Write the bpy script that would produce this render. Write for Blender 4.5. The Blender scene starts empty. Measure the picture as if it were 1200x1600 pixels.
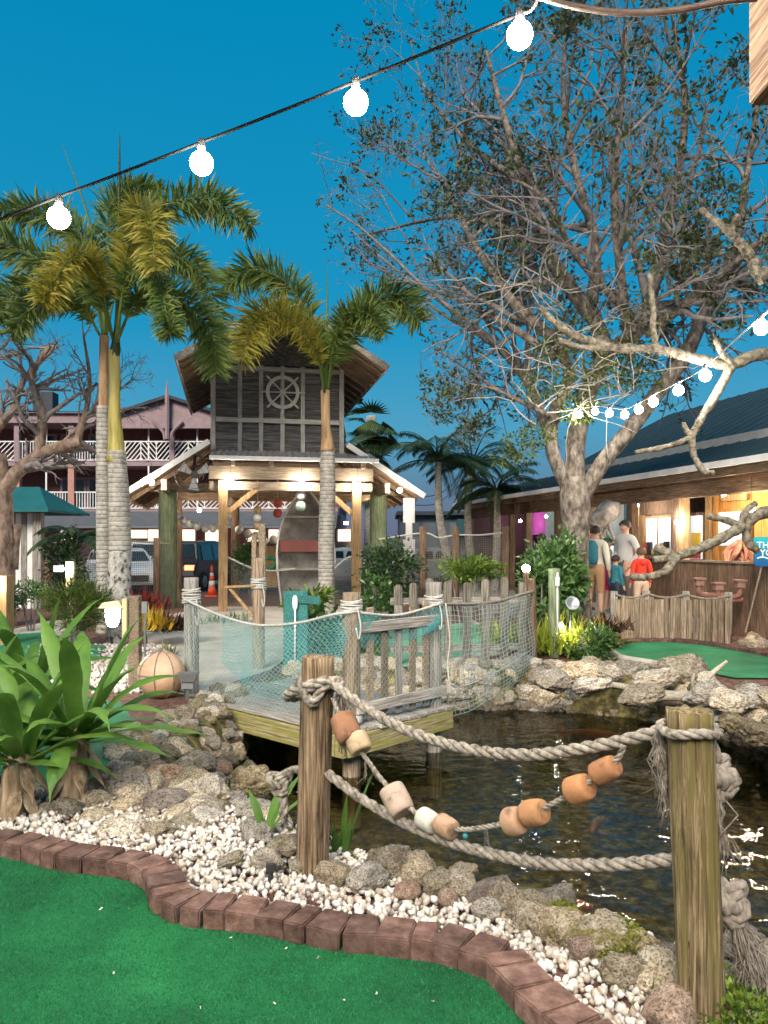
import bpy, bmesh, math, random
import numpy as np
from mathutils import Vector, Matrix, noise as mnoise
R = math.radians
random.seed(7); rng = np.random.default_rng(7)
sc = bpy.context.scene
C = sc.collection

# ------------------------------------------------------------------ camera
EYE = 1.6; F = 1200.0; HZ = 850.0           # eye height, focal length in photo pixels, horizon row
cam = bpy.data.cameras.new('camera'); camo = bpy.data.objects.new('camera', cam); C.objects.link(camo)
camo.location = (0, 0, EYE); camo.rotation_euler = (R(90), 0, 0)
cam.sensor_width = 36; cam.lens = 27.0; cam.shift_y = 50 / 1600; cam.clip_start = 0.05; cam.clip_end = 2000
sc.camera = camo
# ------------------------------------------------------------------ sky, sun, exposure
SUN_EL, SUN_ROT = 3.0, 196.0
w = bpy.data.worlds.new('World'); sc.world = w; w.use_nodes = True
wn, wl = w.node_tree.nodes, w.node_tree.links
bgn = wn['Background']
sky = wn.new('ShaderNodeTexSky'); sky.sky_type = 'NISHITA'; sky.sun_disc = False
sky.sun_elevation = R(SUN_EL); sky.sun_rotation = R(SUN_ROT); sky.air_density = 1.0; sky.dust_density = 0.6; sky.ozone_density = 4.0
hsv = wn.new('ShaderNodeHueSaturation'); hsv.inputs['Hue'].default_value = 0.475; hsv.inputs['Saturation'].default_value = 1.22; hsv.inputs['Value'].default_value = 1.0
wl.new(sky.outputs[0], hsv.inputs['Color'])
vm = wn.new('ShaderNodeVectorMath'); vm.operation = 'SCALE'; vm.inputs['Scale'].default_value = 0.12; wl.new(hsv.outputs[0], vm.inputs[0])
wtc = wn.new('ShaderNodeTexCoord'); wsx = wn.new('ShaderNodeSeparateXYZ'); wl.new(wtc.outputs['Generated'], wsx.inputs[0])
wr = wn.new('ShaderNodeValToRGB'); we = wr.color_ramp.elements                      # dusk haze near the horizon, even blue above
while len(we) < 5: we.new(.5)
for x_, (p_, c_) in zip(we, [(0.0, (.060, .072, .125)), (.05, (.056, .082, .142)), (.145, (.040, .160, .248)), (.27, (.006, .138, .252)), (.6, (.0, .118, .232))]): x_.position = p_; x_.color = (*c_, 1)
wl.new(wsx.outputs['Z'], wr.inputs[0])
wm = wn.new('ShaderNodeMix'); wm.data_type = 'RGBA'; wm.inputs[0].default_value = .88; wl.new(vm.outputs[0], wm.inputs[6]); wl.new(wr.outputs[0], wm.inputs[7]); wl.new(wm.outputs[2], bgn.inputs['Color'])
bgn.inputs['Strength'].default_value = 1.0
sun = bpy.data.lights.new('sun', 'SUN'); sun.energy = 2.3; sun.angle = R(24); sun.color = (1.0, 0.89, 0.74)
suno = bpy.data.objects.new('sun', sun); C.objects.link(suno)
suno.rotation_euler = (R(55), R(-12), R(-8))
sc.view_settings.view_transform = 'Standard'; sc.view_settings.look = 'None'
sc.view_settings.gamma = 1; sc.view_settings.use_curve_mapping = False; sc.view_settings.exposure = 1.15
sc.cycles.use_denoising = True
sc.cycles.use_adaptive_sampling = True; sc.cycles.adaptive_threshold = 0.03
sc.cycles.max_bounces = 5; sc.cycles.diffuse_bounces = 2; sc.cycles.glossy_bounces = 3; sc.cycles.transmission_bounces = 4; sc.cycles.transparent_max_bounces = 8
sc.cycles.sample_clamp_indirect = 3.0; sc.cycles.caustics_reflective = False; sc.cycles.caustics_refractive = False

# ------------------------------------------------------------------ helpers
def P(px, py, Y):                              # a photo pixel at depth Y metres
    return Vector(((px - 600) / F * Y, Y, EYE - (py - HZ) / F * Y))
def G(px, py, z=0.0):                          # a photo pixel on the level z
    Y = (EYE - z) * F / (py - HZ)
    return Vector(((px - 600) / F * Y, Y, z))
def cr(pts, n):                                # Catmull-Rom through pts
    pts = [Vector(p) for p in pts]
    q = [2 * pts[0] - pts[1]] + pts + [2 * pts[-1] - pts[-2]]
    out = []
    for i in range(len(pts) - 1):
        a, b, c, d = q[i:i + 4]
        for k in range(n):
            t = k / n
            out.append(0.5 * ((2 * b) + (c - a) * t + (2 * a - 5 * b + 4 * c - d) * t * t + (3 * b - a - 3 * c + d) * t ** 3))
    out.append(pts[-1]); return out
def lerp(a, b, t): return a + (b - a) * t
def frames(path):
    T = []
    n = len(path)
    for i in range(n):
        d = path[min(i + 1, n - 1)] - path[max(i - 1, 0)]
        T.append(d.normalized() if d.length > 1e-9 else Vector((0, 0, 1)))
    u = T[0].orthogonal().normalized(); out = []
    for t in T:
        u = u - t * u.dot(t)
        u = u.normalized() if u.length > 1e-6 else t.orthogonal().normalized()
        out.append((t, u, t.cross(u)))
    return out
class MB:
    def __init__(s): s.v = []; s.f = []; s.m = []
    def add(s, vs, fs, mi=0):
        o = len(s.v); s.v += [tuple(x) for x in vs]; s.f += [tuple(i + o for i in f) for f in fs]; s.m += [mi] * len(fs)
    def box(s, c, size, M=None, mi=0, taper=1.0):
        x, y, z = [a / 2 for a in size]; c = Vector(c)
        vs = [Vector((sx * x * (taper if sz > 0 else 1), sy * y * (taper if sz > 0 else 1), sz * z)) for sz in (-1, 1) for sx, sy in ((-1, -1), (1, -1), (1, 1), (-1, 1))]
        if M is not None: vs = [M @ v for v in vs]
        s.add([c + v for v in vs], [(3, 2, 1, 0), (4, 5, 6, 7), (0, 1, 5, 4), (1, 2, 6, 5), (2, 3, 7, 6), (3, 0, 4, 7)], mi)
    def bar(s, a, b, wd, th, up=(0, 0, 1), mi=0):     # a board from a to b, th along up
        a = Vector(a); b = Vector(b); x = (b - a); L = x.length; x = x / L
        z = Vector(up) - x * x.dot(Vector(up)); z = z.normalized() if z.length > 1e-6 else x.orthogonal().normalized(); y = z.cross(x)
        M = Matrix((x, y, z)).transposed()
        s.box((a + b) / 2, (L, wd, th), M, mi)
    def tube(s, path, rad, n=6, mi=0, caps=True):
        path = [Vector(p) for p in path]
        if not hasattr(rad, '__len__'): rad = [rad] * len(path)
        o = len(s.v)
        cs = [(math.cos(2 * math.pi * k / n), math.sin(2 * math.pi * k / n)) for k in range(n)]
        for p, r, (t, u, b) in zip(path, rad, frames(path)):
            for cx, cy in cs: s.v.append(tuple(p + u * (r * cx) + b * (r * cy)))
        for i in range(len(path) - 1):
            for k in range(n):
                a = o + i * n + k; b2 = o + i * n + (k + 1) % n
                s.f.append((a, b2, b2 + n, a + n)); s.m.append(mi)
        if caps:
            s.f.append(tuple(o + k for k in reversed(range(n)))); s.m.append(mi)
            e = o + (len(path) - 1) * n; s.f.append(tuple(e + k for k in range(n))); s.m.append(mi)
    def lathe(s, prof, c=(0, 0, 0), n=16, M=None, mi=0):   # prof: list of (r, z)
        c = Vector(c); o = len(s.v)
        for r, z in prof:
            for k in range(n):
                a = 2 * math.pi * k / n; v = Vector((r * math.cos(a), r * math.sin(a), z))
                s.v.append(tuple(c + (M @ v if M is not None else v)))
        for i in range(len(prof) - 1):
            for k in range(n):
                a = o + i * n + k; b = o + i * n + (k + 1) % n
                s.f.append((a, b, b + n, a + n)); s.m.append(mi)
        s.f.append(tuple(o + k for k in reversed(range(n)))); s.m.append(mi)
        e = o + (len(prof) - 1) * n; s.f.append(tuple(e + k for k in range(n))); s.m.append(mi)
    def ball(s, c, r, n=12, mi=0, sz=1.0):
        m = n // 2
        s.lathe([(max(1e-4, r * math.sin(math.pi * k / m)), -r * sz * math.cos(math.pi * k / m)) for k in range(m + 1)], c, n, None, mi)
    def strip(s, path, widths, normals=None, fold=0.0, mi=0, side=None):   # a V-folded leaf blade
        path = [Vector(p) for p in path]; o = len(s.v); n = len(path)
        for i, (p, (t, u, b)) in enumerate(zip(path, frames(path))):
            sd = side if side is not None else t.cross(Vector((0, 0, 1)))
            sd = sd - t * sd.dot(t); sd = sd.normalized() if sd.length > 1e-5 else u
            nn = sd.cross(t)
            wd = widths[i]
            s.v += [tuple(p - sd * wd + nn * (fold * wd)), tuple(p), tuple(p + sd * wd + nn * (fold * wd))]
        for i in range(n - 1):
            a = o + i * 3
            s.f += [(a, a + 1, a + 4, a + 3), (a + 1, a + 2, a + 5, a + 4)]; s.m += [mi, mi]
    def build(s, name, mats, parent=None, smooth=False, loc=None):
        me = bpy.data.meshes.new(name); me.from_pydata(s.v, [], s.f)
        if not isinstance(mats, (list, tuple)): mats = [mats]
        for m in mats: me.materials.append(m)
        if len(mats) > 1: me.polygons.foreach_set('material_index', s.m)
        if smooth: me.polygons.foreach_set('use_smooth', [True] * len(me.polygons))
        me.update()
        return link(name, me, parent, loc)
def link(name, me, parent=None, loc=None):
    o = bpy.data.objects.new(name, me); C.objects.link(o)
    if parent is not None:
        o.parent = parent
        o.matrix_parent_inverse = parent.matrix_basis.inverted()
    if loc is not None: o.location = loc
    return o
def np_mesh(name, V, Fq, mats, parent=None, k=4, smooth=False, matidx=None):   # V (n,3), Fq (m,k)
    me = bpy.data.meshes.new(name); V = np.asarray(V, np.float32); Fq = np.asarray(Fq, np.int32)
    me.vertices.add(len(V)); me.vertices.foreach_set('co', V.ravel())
    me.loops.add(Fq.size); me.loops.foreach_set('vertex_index', Fq.ravel())
    me.polygons.add(len(Fq)); me.polygons.foreach_set('loop_start', np.arange(0, Fq.size, k, dtype=np.int32))
    if not isinstance(mats, (list, tuple)): mats = [mats]
    for m in mats: me.materials.append(m)
    if matidx is not None: me.polygons.foreach_set('material_index', np.asarray(matidx, np.int32))
    if smooth: me.polygons.foreach_set('use_smooth', np.ones(len(Fq), bool))
    me.update(calc_edges=True); me.validate()
    return link(name, me, parent)
def tag(o, label=None, cat=None, group=None, kind=None):
    if label: o['label'] = label
    if cat: o['category'] = cat
    if group: o['group'] = group
    if kind: o['kind'] = kind
    return o
def thing(name, label, cat, loc=(0, 0, 0), group=None, rz=0.0):
    o = bpy.data.objects.new(name, None); o.empty_display_size = .2; C.objects.link(o)
    o.location = loc; o.rotation_euler = (0, 0, rz)
    bpy.context.view_layer.update if False else None
    return tag(o, label, cat, group)
def struct(o): o['kind'] = 'structure'; return o
def norm(a): return a / np.maximum(np.linalg.norm(a, axis=-1, keepdims=True), 1e-9)
def leaves(name, Pp, D, Nn, L, W, mat, parent, fold=.25):   # many folded leaf blades as one mass
    Pp = np.asarray(Pp, float); D = norm(np.asarray(D, float)); Nn = np.asarray(Nn, float)
    S = norm(np.cross(D, Nn)); Nn = np.cross(S, D)
    L = np.broadcast_to(np.asarray(L, float), (len(Pp),))[:, None]; W = np.broadcast_to(np.asarray(W, float), (len(Pp),))[:, None]
    mid = Pp + D * L * .45 + Nn * W * fold
    tip = Pp + D * L - Nn * W * fold * .6
    V = np.stack([Pp, mid + S * W * .5, tip, mid - S * W * .5], 1).reshape(-1, 3)
    b = np.arange(len(Pp))[:, None] * 4
    Fq = np.concatenate([b + np.array([[0, 1, 2]]), b + np.array([[0, 2, 3]])], 0)
    return np_mesh(name, V, Fq, mat, parent, 3)
def rods(A, B, r):                              # thin three-sided rods: returns V, F
    A = np.asarray(A, float); B = np.asarray(B, float); t = norm(B - A)
    u = np.cross(t, np.where(np.abs(t[:, 2:3]) < .9, [[0, 0, 1.]], [[1., 0, 0]])); u = norm(u); v = np.cross(t, u)
    V = []
    for e in (A, B):
        for k in range(3):
            a = 2 * math.pi * k / 3; V.append(e + (u * math.cos(a) + v * math.sin(a)) * r)
    V = np.stack(V, 1).reshape(-1, 3); b = np.arange(len(A))[:, None] * 6
    Fq = np.concatenate([b + np.array([[k, (k + 1) % 3, 3 + (k + 1) % 3, 3 + k]]) for k in range(3)], 0)
    return V, Fq
def net(name, fn, nu, nv, r, mat, parent=None, diamond=True):
    g = np.array([[fn(i / nu, j / nv) for j in range(nv + 1)] for i in range(nu + 1)], float)
    A, B = [], []
    for i in range(nu + 1):
        for j in range(nv + 1):
            if diamond:
                if (i + j) % 2: continue
                if i < nu and j < nv: A.append(g[i, j]); B.append(g[i + 1, j + 1])
                if i > 0 and j < nv: A.append(g[i, j]); B.append(g[i - 1, j + 1])
                if i < nu and j > 0 and False: pass
            else:
                if i < nu: A.append(g[i, j]); B.append(g[i + 1, j])
                if j < nv: A.append(g[i, j]); B.append(g[i, j + 1])
    if diamond:
        for i in range(nu + 1):
            for j in range(nv + 1):
                if (i + j) % 2 == 1: continue
    V, Fq = rods(A, B, r)
    return np_mesh(name, V, Fq, mat, parent, 4)
def rope_mesh(mb, path, r, pitch=None, n=6, strands=3, mi=0, r_end=None):   # a laid (twisted) rope along path
    pitch = pitch or r * 7
    L = [0.0]
    for a, b in zip(path, path[1:]): L.append(L[-1] + (b - a).length)
    N = max(8, int(L[-1] / pitch * 9)); res = []; k = 0
    for i in range(N + 1):
        s = L[-1] * i / N
        while k < len(L) - 2 and L[k + 1] < s: k += 1
        res.append(path[k].lerp(path[k + 1], (s - L[k]) / max(1e-9, L[k + 1] - L[k])))
    fr = frames(res)
    for q in range(strands):
        pp = []
        for i, (p, (t, u, b)) in enumerate(zip(res, fr)):
            a = 2 * math.pi * (q / strands + L[-1] * i / N / pitch)
            pp.append(p + (u * math.cos(a) + b * math.sin(a)) * r * .52)
        mb.tube(pp, r * .56, n, mi)
def fray(mb, p, d, n, L, r, spread, mi=0):
    for i in range(n):
        v = Vector(d) + Vector((random.gauss(0, spread), random.gauss(0, spread), random.gauss(0, spread * .6)))
        q = Vector(p) + Vector((random.gauss(0, r * 2.5), random.gauss(0, r * 2.5), 0)); l = L * random.uniform(.5, 1.05)
        k = Vector((random.gauss(0, .04), random.gauss(0, .04), random.gauss(0, .03))) * (L * 1.6)
        mb.tube([q, q + v * l * .35 + k, q + v * l * .7 - k * .6 + Vector((0, 0, -.02)), q + v * l + Vector((random.gauss(0, .02), random.gauss(0, .02), -.03))], [r, r, r * .8, r * .4], 3, mi)
def ellip_scatter(n, c, rx, ry, rz, inner=.45):
    d = norm(rng.normal(size=(n, 3))); rr = (inner + (1 - inner) * rng.random(n) ** .6)[:, None]
    return np.array(c) + d * rr * np.array([rx, ry, rz]), d

# ------------------------------------------------------------------ materials (procedural)
def mat_base(name):
    m = bpy.data.materials.new(name); m.use_nodes = True
    return m, m.node_tree.nodes, m.node_tree.links, m.node_tree.nodes['Principled BSDF']
def coords(n, l, sc3, jitter=True):
    tc = n.new('ShaderNodeTexCoord'); out = tc.outputs['Object']
    if jitter:
        oi = n.new('ShaderNodeObjectInfo'); ad = n.new('ShaderNodeVectorMath'); ad.operation = 'MULTIPLY_ADD'
        l.new(oi.outputs['Random'], ad.inputs[0]); ad.inputs[1].default_value = (41, 27, 33); l.new(out, ad.inputs[2]); out = ad.outputs[0]
    mp = n.new('ShaderNodeMapping'); mp.inputs['Scale'].default_value = sc3; l.new(out, mp.inputs['Vector'])
    return mp.outputs[0]
def ramp(n, l, fac, stops):
    r = n.new('ShaderNodeValToRGB'); e = r.color_ramp.elements
    while len(e) < len(stops): e.new(.5)
    for x, (p, c) in zip(e, stops): x.position = p; x.color = (*c, 1)
    l.new(fac, r.inputs[0]); return r.outputs[0]
def tex(n, l, vec, scale, detail=5, rough=.6, dist=0.0):
    t = n.new('ShaderNodeTexNoise'); t.inputs['Scale'].default_value = scale; t.inputs['Detail'].default_value = detail
    t.inputs['Roughness'].default_value = rough; t.inputs['Distortion'].default_value = dist
    l.new(vec, t.inputs['Vector']); return t.outputs['Fac']
def M(name, stops, sc3=(1, 1, 1), ns=4, detail=6, rough=.8, bump=.4, bs=25, bd=.01, rnd=.0, island=.0, metal=0, spec=.3, dist=0.0):
    m, n, l, b = mat_base(name)
    vec = coords(n, l, sc3)
    col = ramp(n, l, tex(n, l, vec, ns, detail, .62, dist), stops)
    if rnd or island:
        h = n.new('ShaderNodeHueSaturation'); l.new(col, h.inputs['Color'])
        src = n.new('ShaderNodeNewGeometry').outputs['Random Per Island'] if island else n.new('ShaderNodeObjectInfo').outputs['Random']
        mr = n.new('ShaderNodeMapRange'); a = island or rnd
        mr.inputs['To Min'].default_value = 1 - a; mr.inputs['To Max'].default_value = 1 + a
        l.new(src, mr.inputs['Value']); l.new(mr.outputs[0], h.inputs['Value']); col = h.outputs[0]
    l.new(col, b.inputs['Base Color']); b.inputs['Roughness'].default_value = rough; b.inputs['Metallic'].default_value = metal
    b.inputs['Specular IOR Level'].default_value = spec
    if bump:
        bp = n.new('ShaderNodeBump'); bp.inputs['Strength'].default_value = bump; bp.inputs['Distance'].default_value = bd
        l.new(tex(n, l, vec, bs, 5, .65), bp.inputs['Height']); l.new(bp.outputs[0], b.inputs['Normal'])
    return m
def plain(name, c, rough=.6, metal=0, spec=.4):
    v = tuple(min(1, x * 1.12) for x in c); d = tuple(x * .82 for x in c)
    return M(name, [(.3, d), (.7, v)], ns=3, rough=rough, bump=.1, metal=metal, spec=spec)
def emit(name, c, s):
    m, n, l, b = mat_base(name)
    b.inputs['Base Color'].default_value = (*c, 1); b.inputs['Emission Color'].default_value = (*c, 1); b.inputs['Emission Strength'].default_value = s
    return m
def leafmat(name, stops, rough=.45, trans=.35, spec=.35):
    m, n, l, b = mat_base(name)
    g = n.new('ShaderNodeNewGeometry'); vec = coords(n, l, (1, 1, 1))
    ad = n.new('ShaderNodeMath'); ad.operation = 'MULTIPLY_ADD'; l.new(g.outputs['Random Per Island'], ad.inputs[0]); ad.inputs[1].default_value = .65
    mu = n.new('ShaderNodeMath'); mu.operation = 'MULTIPLY'; l.new(tex(n, l, vec, 2.5, 3), mu.inputs[0]); mu.inputs[1].default_value = .4
    l.new(mu.outputs[0], ad.inputs[2])
    col = ramp(n, l, ad.outputs[0], stops); l.new(col, b.inputs['Base Color']); b.inputs['Roughness'].default_value = rough; b.inputs['Specular IOR Level'].default_value = spec
    tr = n.new('ShaderNodeBsdfTranslucent'); l.new(col, tr.inputs['Color']); mx = n.new('ShaderNodeMixShader'); mx.inputs[0].default_value = trans
    l.new(b.outputs[0], mx.inputs[1]); l.new(tr.outputs[0], mx.inputs[2]); l.new(mx.outputs[0], n['Material Output'].inputs['Surface'])
    return m
def woodmat(name, dark, mid, light, axis='Z', fine=9, rnd=.15, moss=None, rough=.85, bump=.5):
    m, n, l, b = mat_base(name)
    k = 16.0; s3 = {'Z': (k, k, .55), 'X': (.55, k, k), 'Y': (k, .55, k)}[axis]
    vec = coords(n, l, s3); vec0 = coords(n, l, (1, 1, 1))
    g = tex(n, l, vec, fine * .55, 8, .7, .6); big = tex(n, l, vec0, 3, 4)
    col = ramp(n, l, g, [(.38, dark), (.5, mid), (.62, light)])
    mx = n.new('ShaderNodeMix'); mx.data_type = 'RGBA'; mx.blend_type = 'MULTIPLY'; mx.inputs[0].default_value = .55
    l.new(col, mx.inputs[6]); l.new(ramp(n, l, big, [(.3, (.55, .53, .5)), (.65, (1, 1, 1))]), mx.inputs[7]); col = mx.outputs[2]
    if moss:
        mm = n.new('ShaderNodeMix'); mm.data_type = 'RGBA'; l.new(ramp(n, l, tex(n, l, vec, 1.7, 6, .7), [(.47, (0, 0, 0)), (.6, (1, 1, 1))]), mm.inputs[0])
        l.new(col, mm.inputs[6]); mm.inputs[7].default_value = (*moss, 1); col = mm.outputs[2]
    h = n.new('ShaderNodeHueSaturation'); l.new(col, h.inputs['Color']); mr = n.new('ShaderNodeMapRange')
    mr.inputs['To Min'].default_value = 1 - rnd; mr.inputs['To Max'].default_value = 1 + rnd
    l.new(n.new('ShaderNodeObjectInfo').outputs['Random'], mr.inputs['Value']); l.new(mr.outputs[0], h.inputs['Value'])
    l.new(h.outputs[0], b.inputs['Base Color']); b.inputs['Roughness'].default_value = rough; b.inputs['Specular IOR Level'].default_value = .25
    bp = n.new('ShaderNodeBump'); bp.inputs['Strength'].default_value = bump; bp.inputs['Distance'].default_value = .006
    l.new(g, bp.inputs['Height']); l.new(bp.outputs[0], b.inputs['Normal'])
    return m
def rockmat(name, stops, moss, lo=.52):
    m, n, l, b = mat_base(name)
    vec = coords(n, l, (1, 1, 1))
    n1 = tex(n, l, vec, 1.6, 7, .65); n2 = tex(n, l, vec, 9, 6, .75)
    col = ramp(n, l, n1, stops)
    sp = n.new('ShaderNodeMix'); sp.data_type = 'RGBA'; sp.blend_type = 'MULTIPLY'; sp.inputs[0].default_value = 1
    l.new(col, sp.inputs[6]); l.new(ramp(n, l, n2, [(.38, (.11, .095, .08)), (.47, (.72, .69, .64)), (.60, (1.2, 1.18, 1.14))]), sp.inputs[7]); col = sp.outputs[2]
    oi = n.new('ShaderNodeObjectInfo')
    h = n.new('ShaderNodeHueSaturation'); l.new(col, h.inputs['Color']); mr = n.new('ShaderNodeMapRange'); mr.inputs['To Min'].default_value = .55; mr.inputs['To Max'].default_value = 1.4
    l.new(oi.outputs['Random'], mr.inputs['Value']); l.new(mr.outputs[0], h.inputs['Value'])
    w2 = n.new('ShaderNodeTexWhiteNoise'); w2.noise_dimensions = '2D'; l.new(oi.outputs['Location'], w2.inputs['Vector']); ms = n.new('ShaderNodeMapRange'); ms.inputs['To Min'].default_value = .5; ms.inputs['To Max'].default_value = 1.15; l.new(w2.outputs['Value'], ms.inputs['Value']); l.new(ms.outputs[0], h.inputs['Saturation']); col = h.outputs[0]
    mm = n.new('ShaderNodeMix'); mm.data_type = 'RGBA'
    n3 = tex(n, l, vec, 1.1, 5, .7)
    wn_ = n.new('ShaderNodeTexWhiteNoise'); wn_.noise_dimensions = '1D'; l.new(oi.outputs['Random'], wn_.inputs['W'])
    am = n.new('ShaderNodeMath'); am.operation = 'MULTIPLY_ADD'; l.new(wn_.outputs['Value'], am.inputs[0]); am.inputs[1].default_value = .22; l.new(n3, am.inputs[2])
    l.new(ramp(n, l, am.outputs[0], [(lo + .1, (0, 0, 0)), (lo + .2, (.85, .85, .85))]), mm.inputs[0]); l.new(col, mm.inputs[6])
    l.new(ramp(n, l, n2, [(.35, tuple(x * .45 for x in moss)), (.65, moss)]), mm.inputs[7]); col = mm.outputs[2]
    l.new(col, b.inputs['Base Color']); b.inputs['Roughness'].default_value = .82; b.inputs['Specular IOR Level'].default_value = .3
    bp = n.new('ShaderNodeBump'); bp.inputs['Strength'].default_value = .85; bp.inputs['Distance'].default_value = .025
    l.new(n2, bp.inputs['Height']); l.new(bp.outputs[0], b.inputs['Normal'])
    return m
W_POST = woodmat('post_wood', (.05, .033, .018), (.19, .128, .075), (.37, .27, .17), 'Z', moss=None, rnd=.1, bump=.9)
W_MOSSY = woodmat('mossy_wood', (.04, .027, .013), (.165, .118, .062), (.34, .26, .15), 'Z', moss=(.13, .105, .036), rnd=.1, bump=.9)
W_GREY = woodmat('grey_wood', (.10, .09, .08), (.27, .25, .22), (.45, .42, .38), 'Z')
W_GREYX = woodmat('deck_wood', (.13, .115, .10), (.32, .29, .26), (.50, .47, .43), 'X')
W_MOSSX = woodmat('mossy_board', (.11, .085, .035), (.31, .25, .13), (.47, .41, .24), 'X', moss=(.24, .23, .05))
W_DARKX = woodmat('dark_siding', (.04, .04, .043), (.095, .095, .099), (.19, .19, .195), 'X', fine=5, bump=.8)
W_PALE = woodmat('pale_grey_wood', (.22, .22, .21), (.36, .355, .34), (.50, .49, .47), 'Z')
W_PALEX = woodmat('pale_grey_board', (.22, .22, .21), (.36, .355, .34), (.50, .49, .47), 'X')
WHEELM = woodmat('wheel_wood', (.34, .34, .33), (.48, .475, .46), (.60, .59, .57), 'Z')
W_BROWN = woodmat('brown_wood', (.06, .036, .022), (.16, .10, .065), (.28, .19, .125), 'Z')
W_BROWNX = woodmat('brown_beam', (.06, .038, .024), (.17, .11, .07), (.29, .20, .135), 'X')
W_TAN = woodmat('tan_wood', (.19, .11, .05), (.40, .25, .12), (.55, .38, .21), 'Z')
W_BEAM = woodmat('pale_beam', (.15, .11, .075), (.28, .22, .16), (.40, .33, .26), 'X')
W_FENCE = woodmat('fence_wood', (.10, .07, .045), (.27, .20, .14), (.42, .34, .25), 'Z', rnd=.25)
W_PICKET = woodmat('picket_wood', (.07, .06, .05), (.18, .158, .13), (.32, .285, .24), 'Z', rnd=.25)
W_ORANGE = woodmat('honey_wood', (.33, .15, .04), (.55, .28, .08), (.68, .38, .13), 'Z')
W_GREENCOL = woodmat('green_piling', (.07, .10, .055), (.16, .20, .115), (.28, .31, .19), 'Z')
W_TEAL = woodmat('teal_wood', (.02, .10, .10), (.04, .20, .19), (.10, .30, .28), 'Z')
ROPE = M('rope_fibre', [(.34, (.09, .075, .06)), (.5, (.23, .20, .165)), (.7, (.37, .33, .28))], ns=40, rough=.95, bump=.8, bs=160, bd=.004)
ROPE_DARK = M('old_rope_fibre', [(.3, (.13, .105, .085)), (.6, (.30, .26, .215)), (.8, (.44, .39, .33))], ns=40, rough=.95, bump=.8, bs=160, bd=.004)
CORD = M('white_cord', [(.3, (.34, .33, .30)), (.7, (.55, .54, .50))], ns=30, rough=.9, bump=.3, bs=120)
NETM = M('net_cord', [(.3, (.17, .30, .29)), (.7, (.34, .47, .45))], ns=5, rough=.8, bump=0)
NETTEAL = M('teal_net_cord', [(.3, (.05, .30, .32)), (.7, (.14, .46, .46))], ns=5, rough=.7, bump=0)
NETDARK = M('dark_net_cord', [(.3, (.10, .10, .09)), (.7, (.22, .22, .2))], ns=5, rough=.8, bump=0)
WHITE = plain('white_paint', (.74, .73, .72), .55)
BLACK = plain('black_plastic', (.025, .025, .027), .5)
STEEL = plain('grey_metal', (.32, .33, .34), .4, .7)
CREAM = plain('cream_plastic', (.62, .52, .30), .5)
TEALP = plain('teal_paint', (.02, .22, .24), .5)
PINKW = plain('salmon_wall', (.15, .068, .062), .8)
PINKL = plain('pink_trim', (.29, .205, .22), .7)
GLASSD = plain('dark_glass', (.012, .016, .02), .08, 0, .6)
CONC = M('pale_concrete', [(.3, (.34, .30, .25)), (.7, (.50, .46, .40))], ns=2.5, rough=.9, bump=.3, bs=60, bd=.004)
BRICK = M('kerb_brick', [(.34, (.06, .032, .025)), (.52, (.135, .074, .057)), (.72, (.23, .145, .118))], ns=13, rough=.9, bump=1.0, bs=60, bd=.008, rnd=.35)
BULB = emit('bulb_glow', (1.0, .90, .76), 440)
BULB_FAR = emit('far_bulb_glow', (1.0, .93, .82), 190)
# ------------------------------------------------------------------ ground and pond
WATER_Z = -0.45
POND = [(-1.55, 8.45), (-1.62, 7.2), (-1.72, 6.3), (-1.42, 5.4), (-1.0, 4.8), (-.55, 4.35), (-.2, 4.02), (.15, 3.76), (.5, 3.52), (.8, 3.32), (1.1, 3.08), (1.5, 2.98), (2.2, 2.85), (3.2, 2.9), (4.2, 3.6),
        (4.7, 5), (4.65, 6.5), (4.2, 7.75), (3.65, 8.5), (3.1, 9.2), (2.0, 9.78), (.8, 9.8), (-.3, 9.7), (-1.1, 9.35)]
PA = np.array(POND)
def poly_sd(X, Y, poly):                       # signed distance, negative inside
    d = np.full(X.shape, 1e9); ins = np.zeros(X.shape, bool); n = len(poly)
    for i in range(n):
        ax, ay = poly[i]; bx, by = poly[(i + 1) % n]; ex, ey = bx - ax, by - ay
        t = np.clip(((X - ax) * ex + (Y - ay) * ey) / (ex * ex + ey * ey), 0, 1)
        d = np.minimum(d, np.hypot(X - ax - t * ex, Y - ay - t * ey))
        c = ((ay > Y) != (by > Y)) & (X < (bx - ax) * (Y - ay) / (by - ay + 1e-12) + ax); ins ^= c
    return np.where(ins, -d, d)
MULCH = M('mulch_soil', [(.3, (.055, .028, .02)), (.5, (.15, .075, .055)), (.62, (.24, .13, .10)), (.8, (.33, .24, .19))], ns=16, rough=.95, bump=1.0, bs=60, bd=.02)
POND_M = M('pond_silt', [(.3, (.026, .022, .010)), (.46, (.078, .064, .024)), (.58, (.17, .135, .048)), (.70, (.30, .26, .09))], ns=11, detail=4, rough=.9, bump=.8, bs=14, bd=.03)
gx = np.arange(-7, 10.001, .1); gy = np.arange(1.5, 13.001, .1)
GX, GY = np.meshgrid(gx, gy, indexing='ij'); SD = poly_sd(GX, GY, POND)
t_ = np.clip(-SD / .5, 0, 1); GZ = -0.95 * (t_ * t_ * (3 - 2 * t_))
for i in range(GZ.shape[0]):
    for j in range(GZ.shape[1]):
        if SD[i, j] < .9 and GX[i, j] < 9.9: GZ[i, j] += .03 * mnoise.noise((GX[i, j] * 2, GY[i, j] * 2, 0)) * (1 if SD[i, j] < .15 else 0)
nj = len(gy); idx = np.arange(GX.size).reshape(GX.shape)
q = np.stack([idx[:-1, :-1], idx[1:, :-1], idx[1:, 1:], idx[:-1, 1:]], -1)
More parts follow.
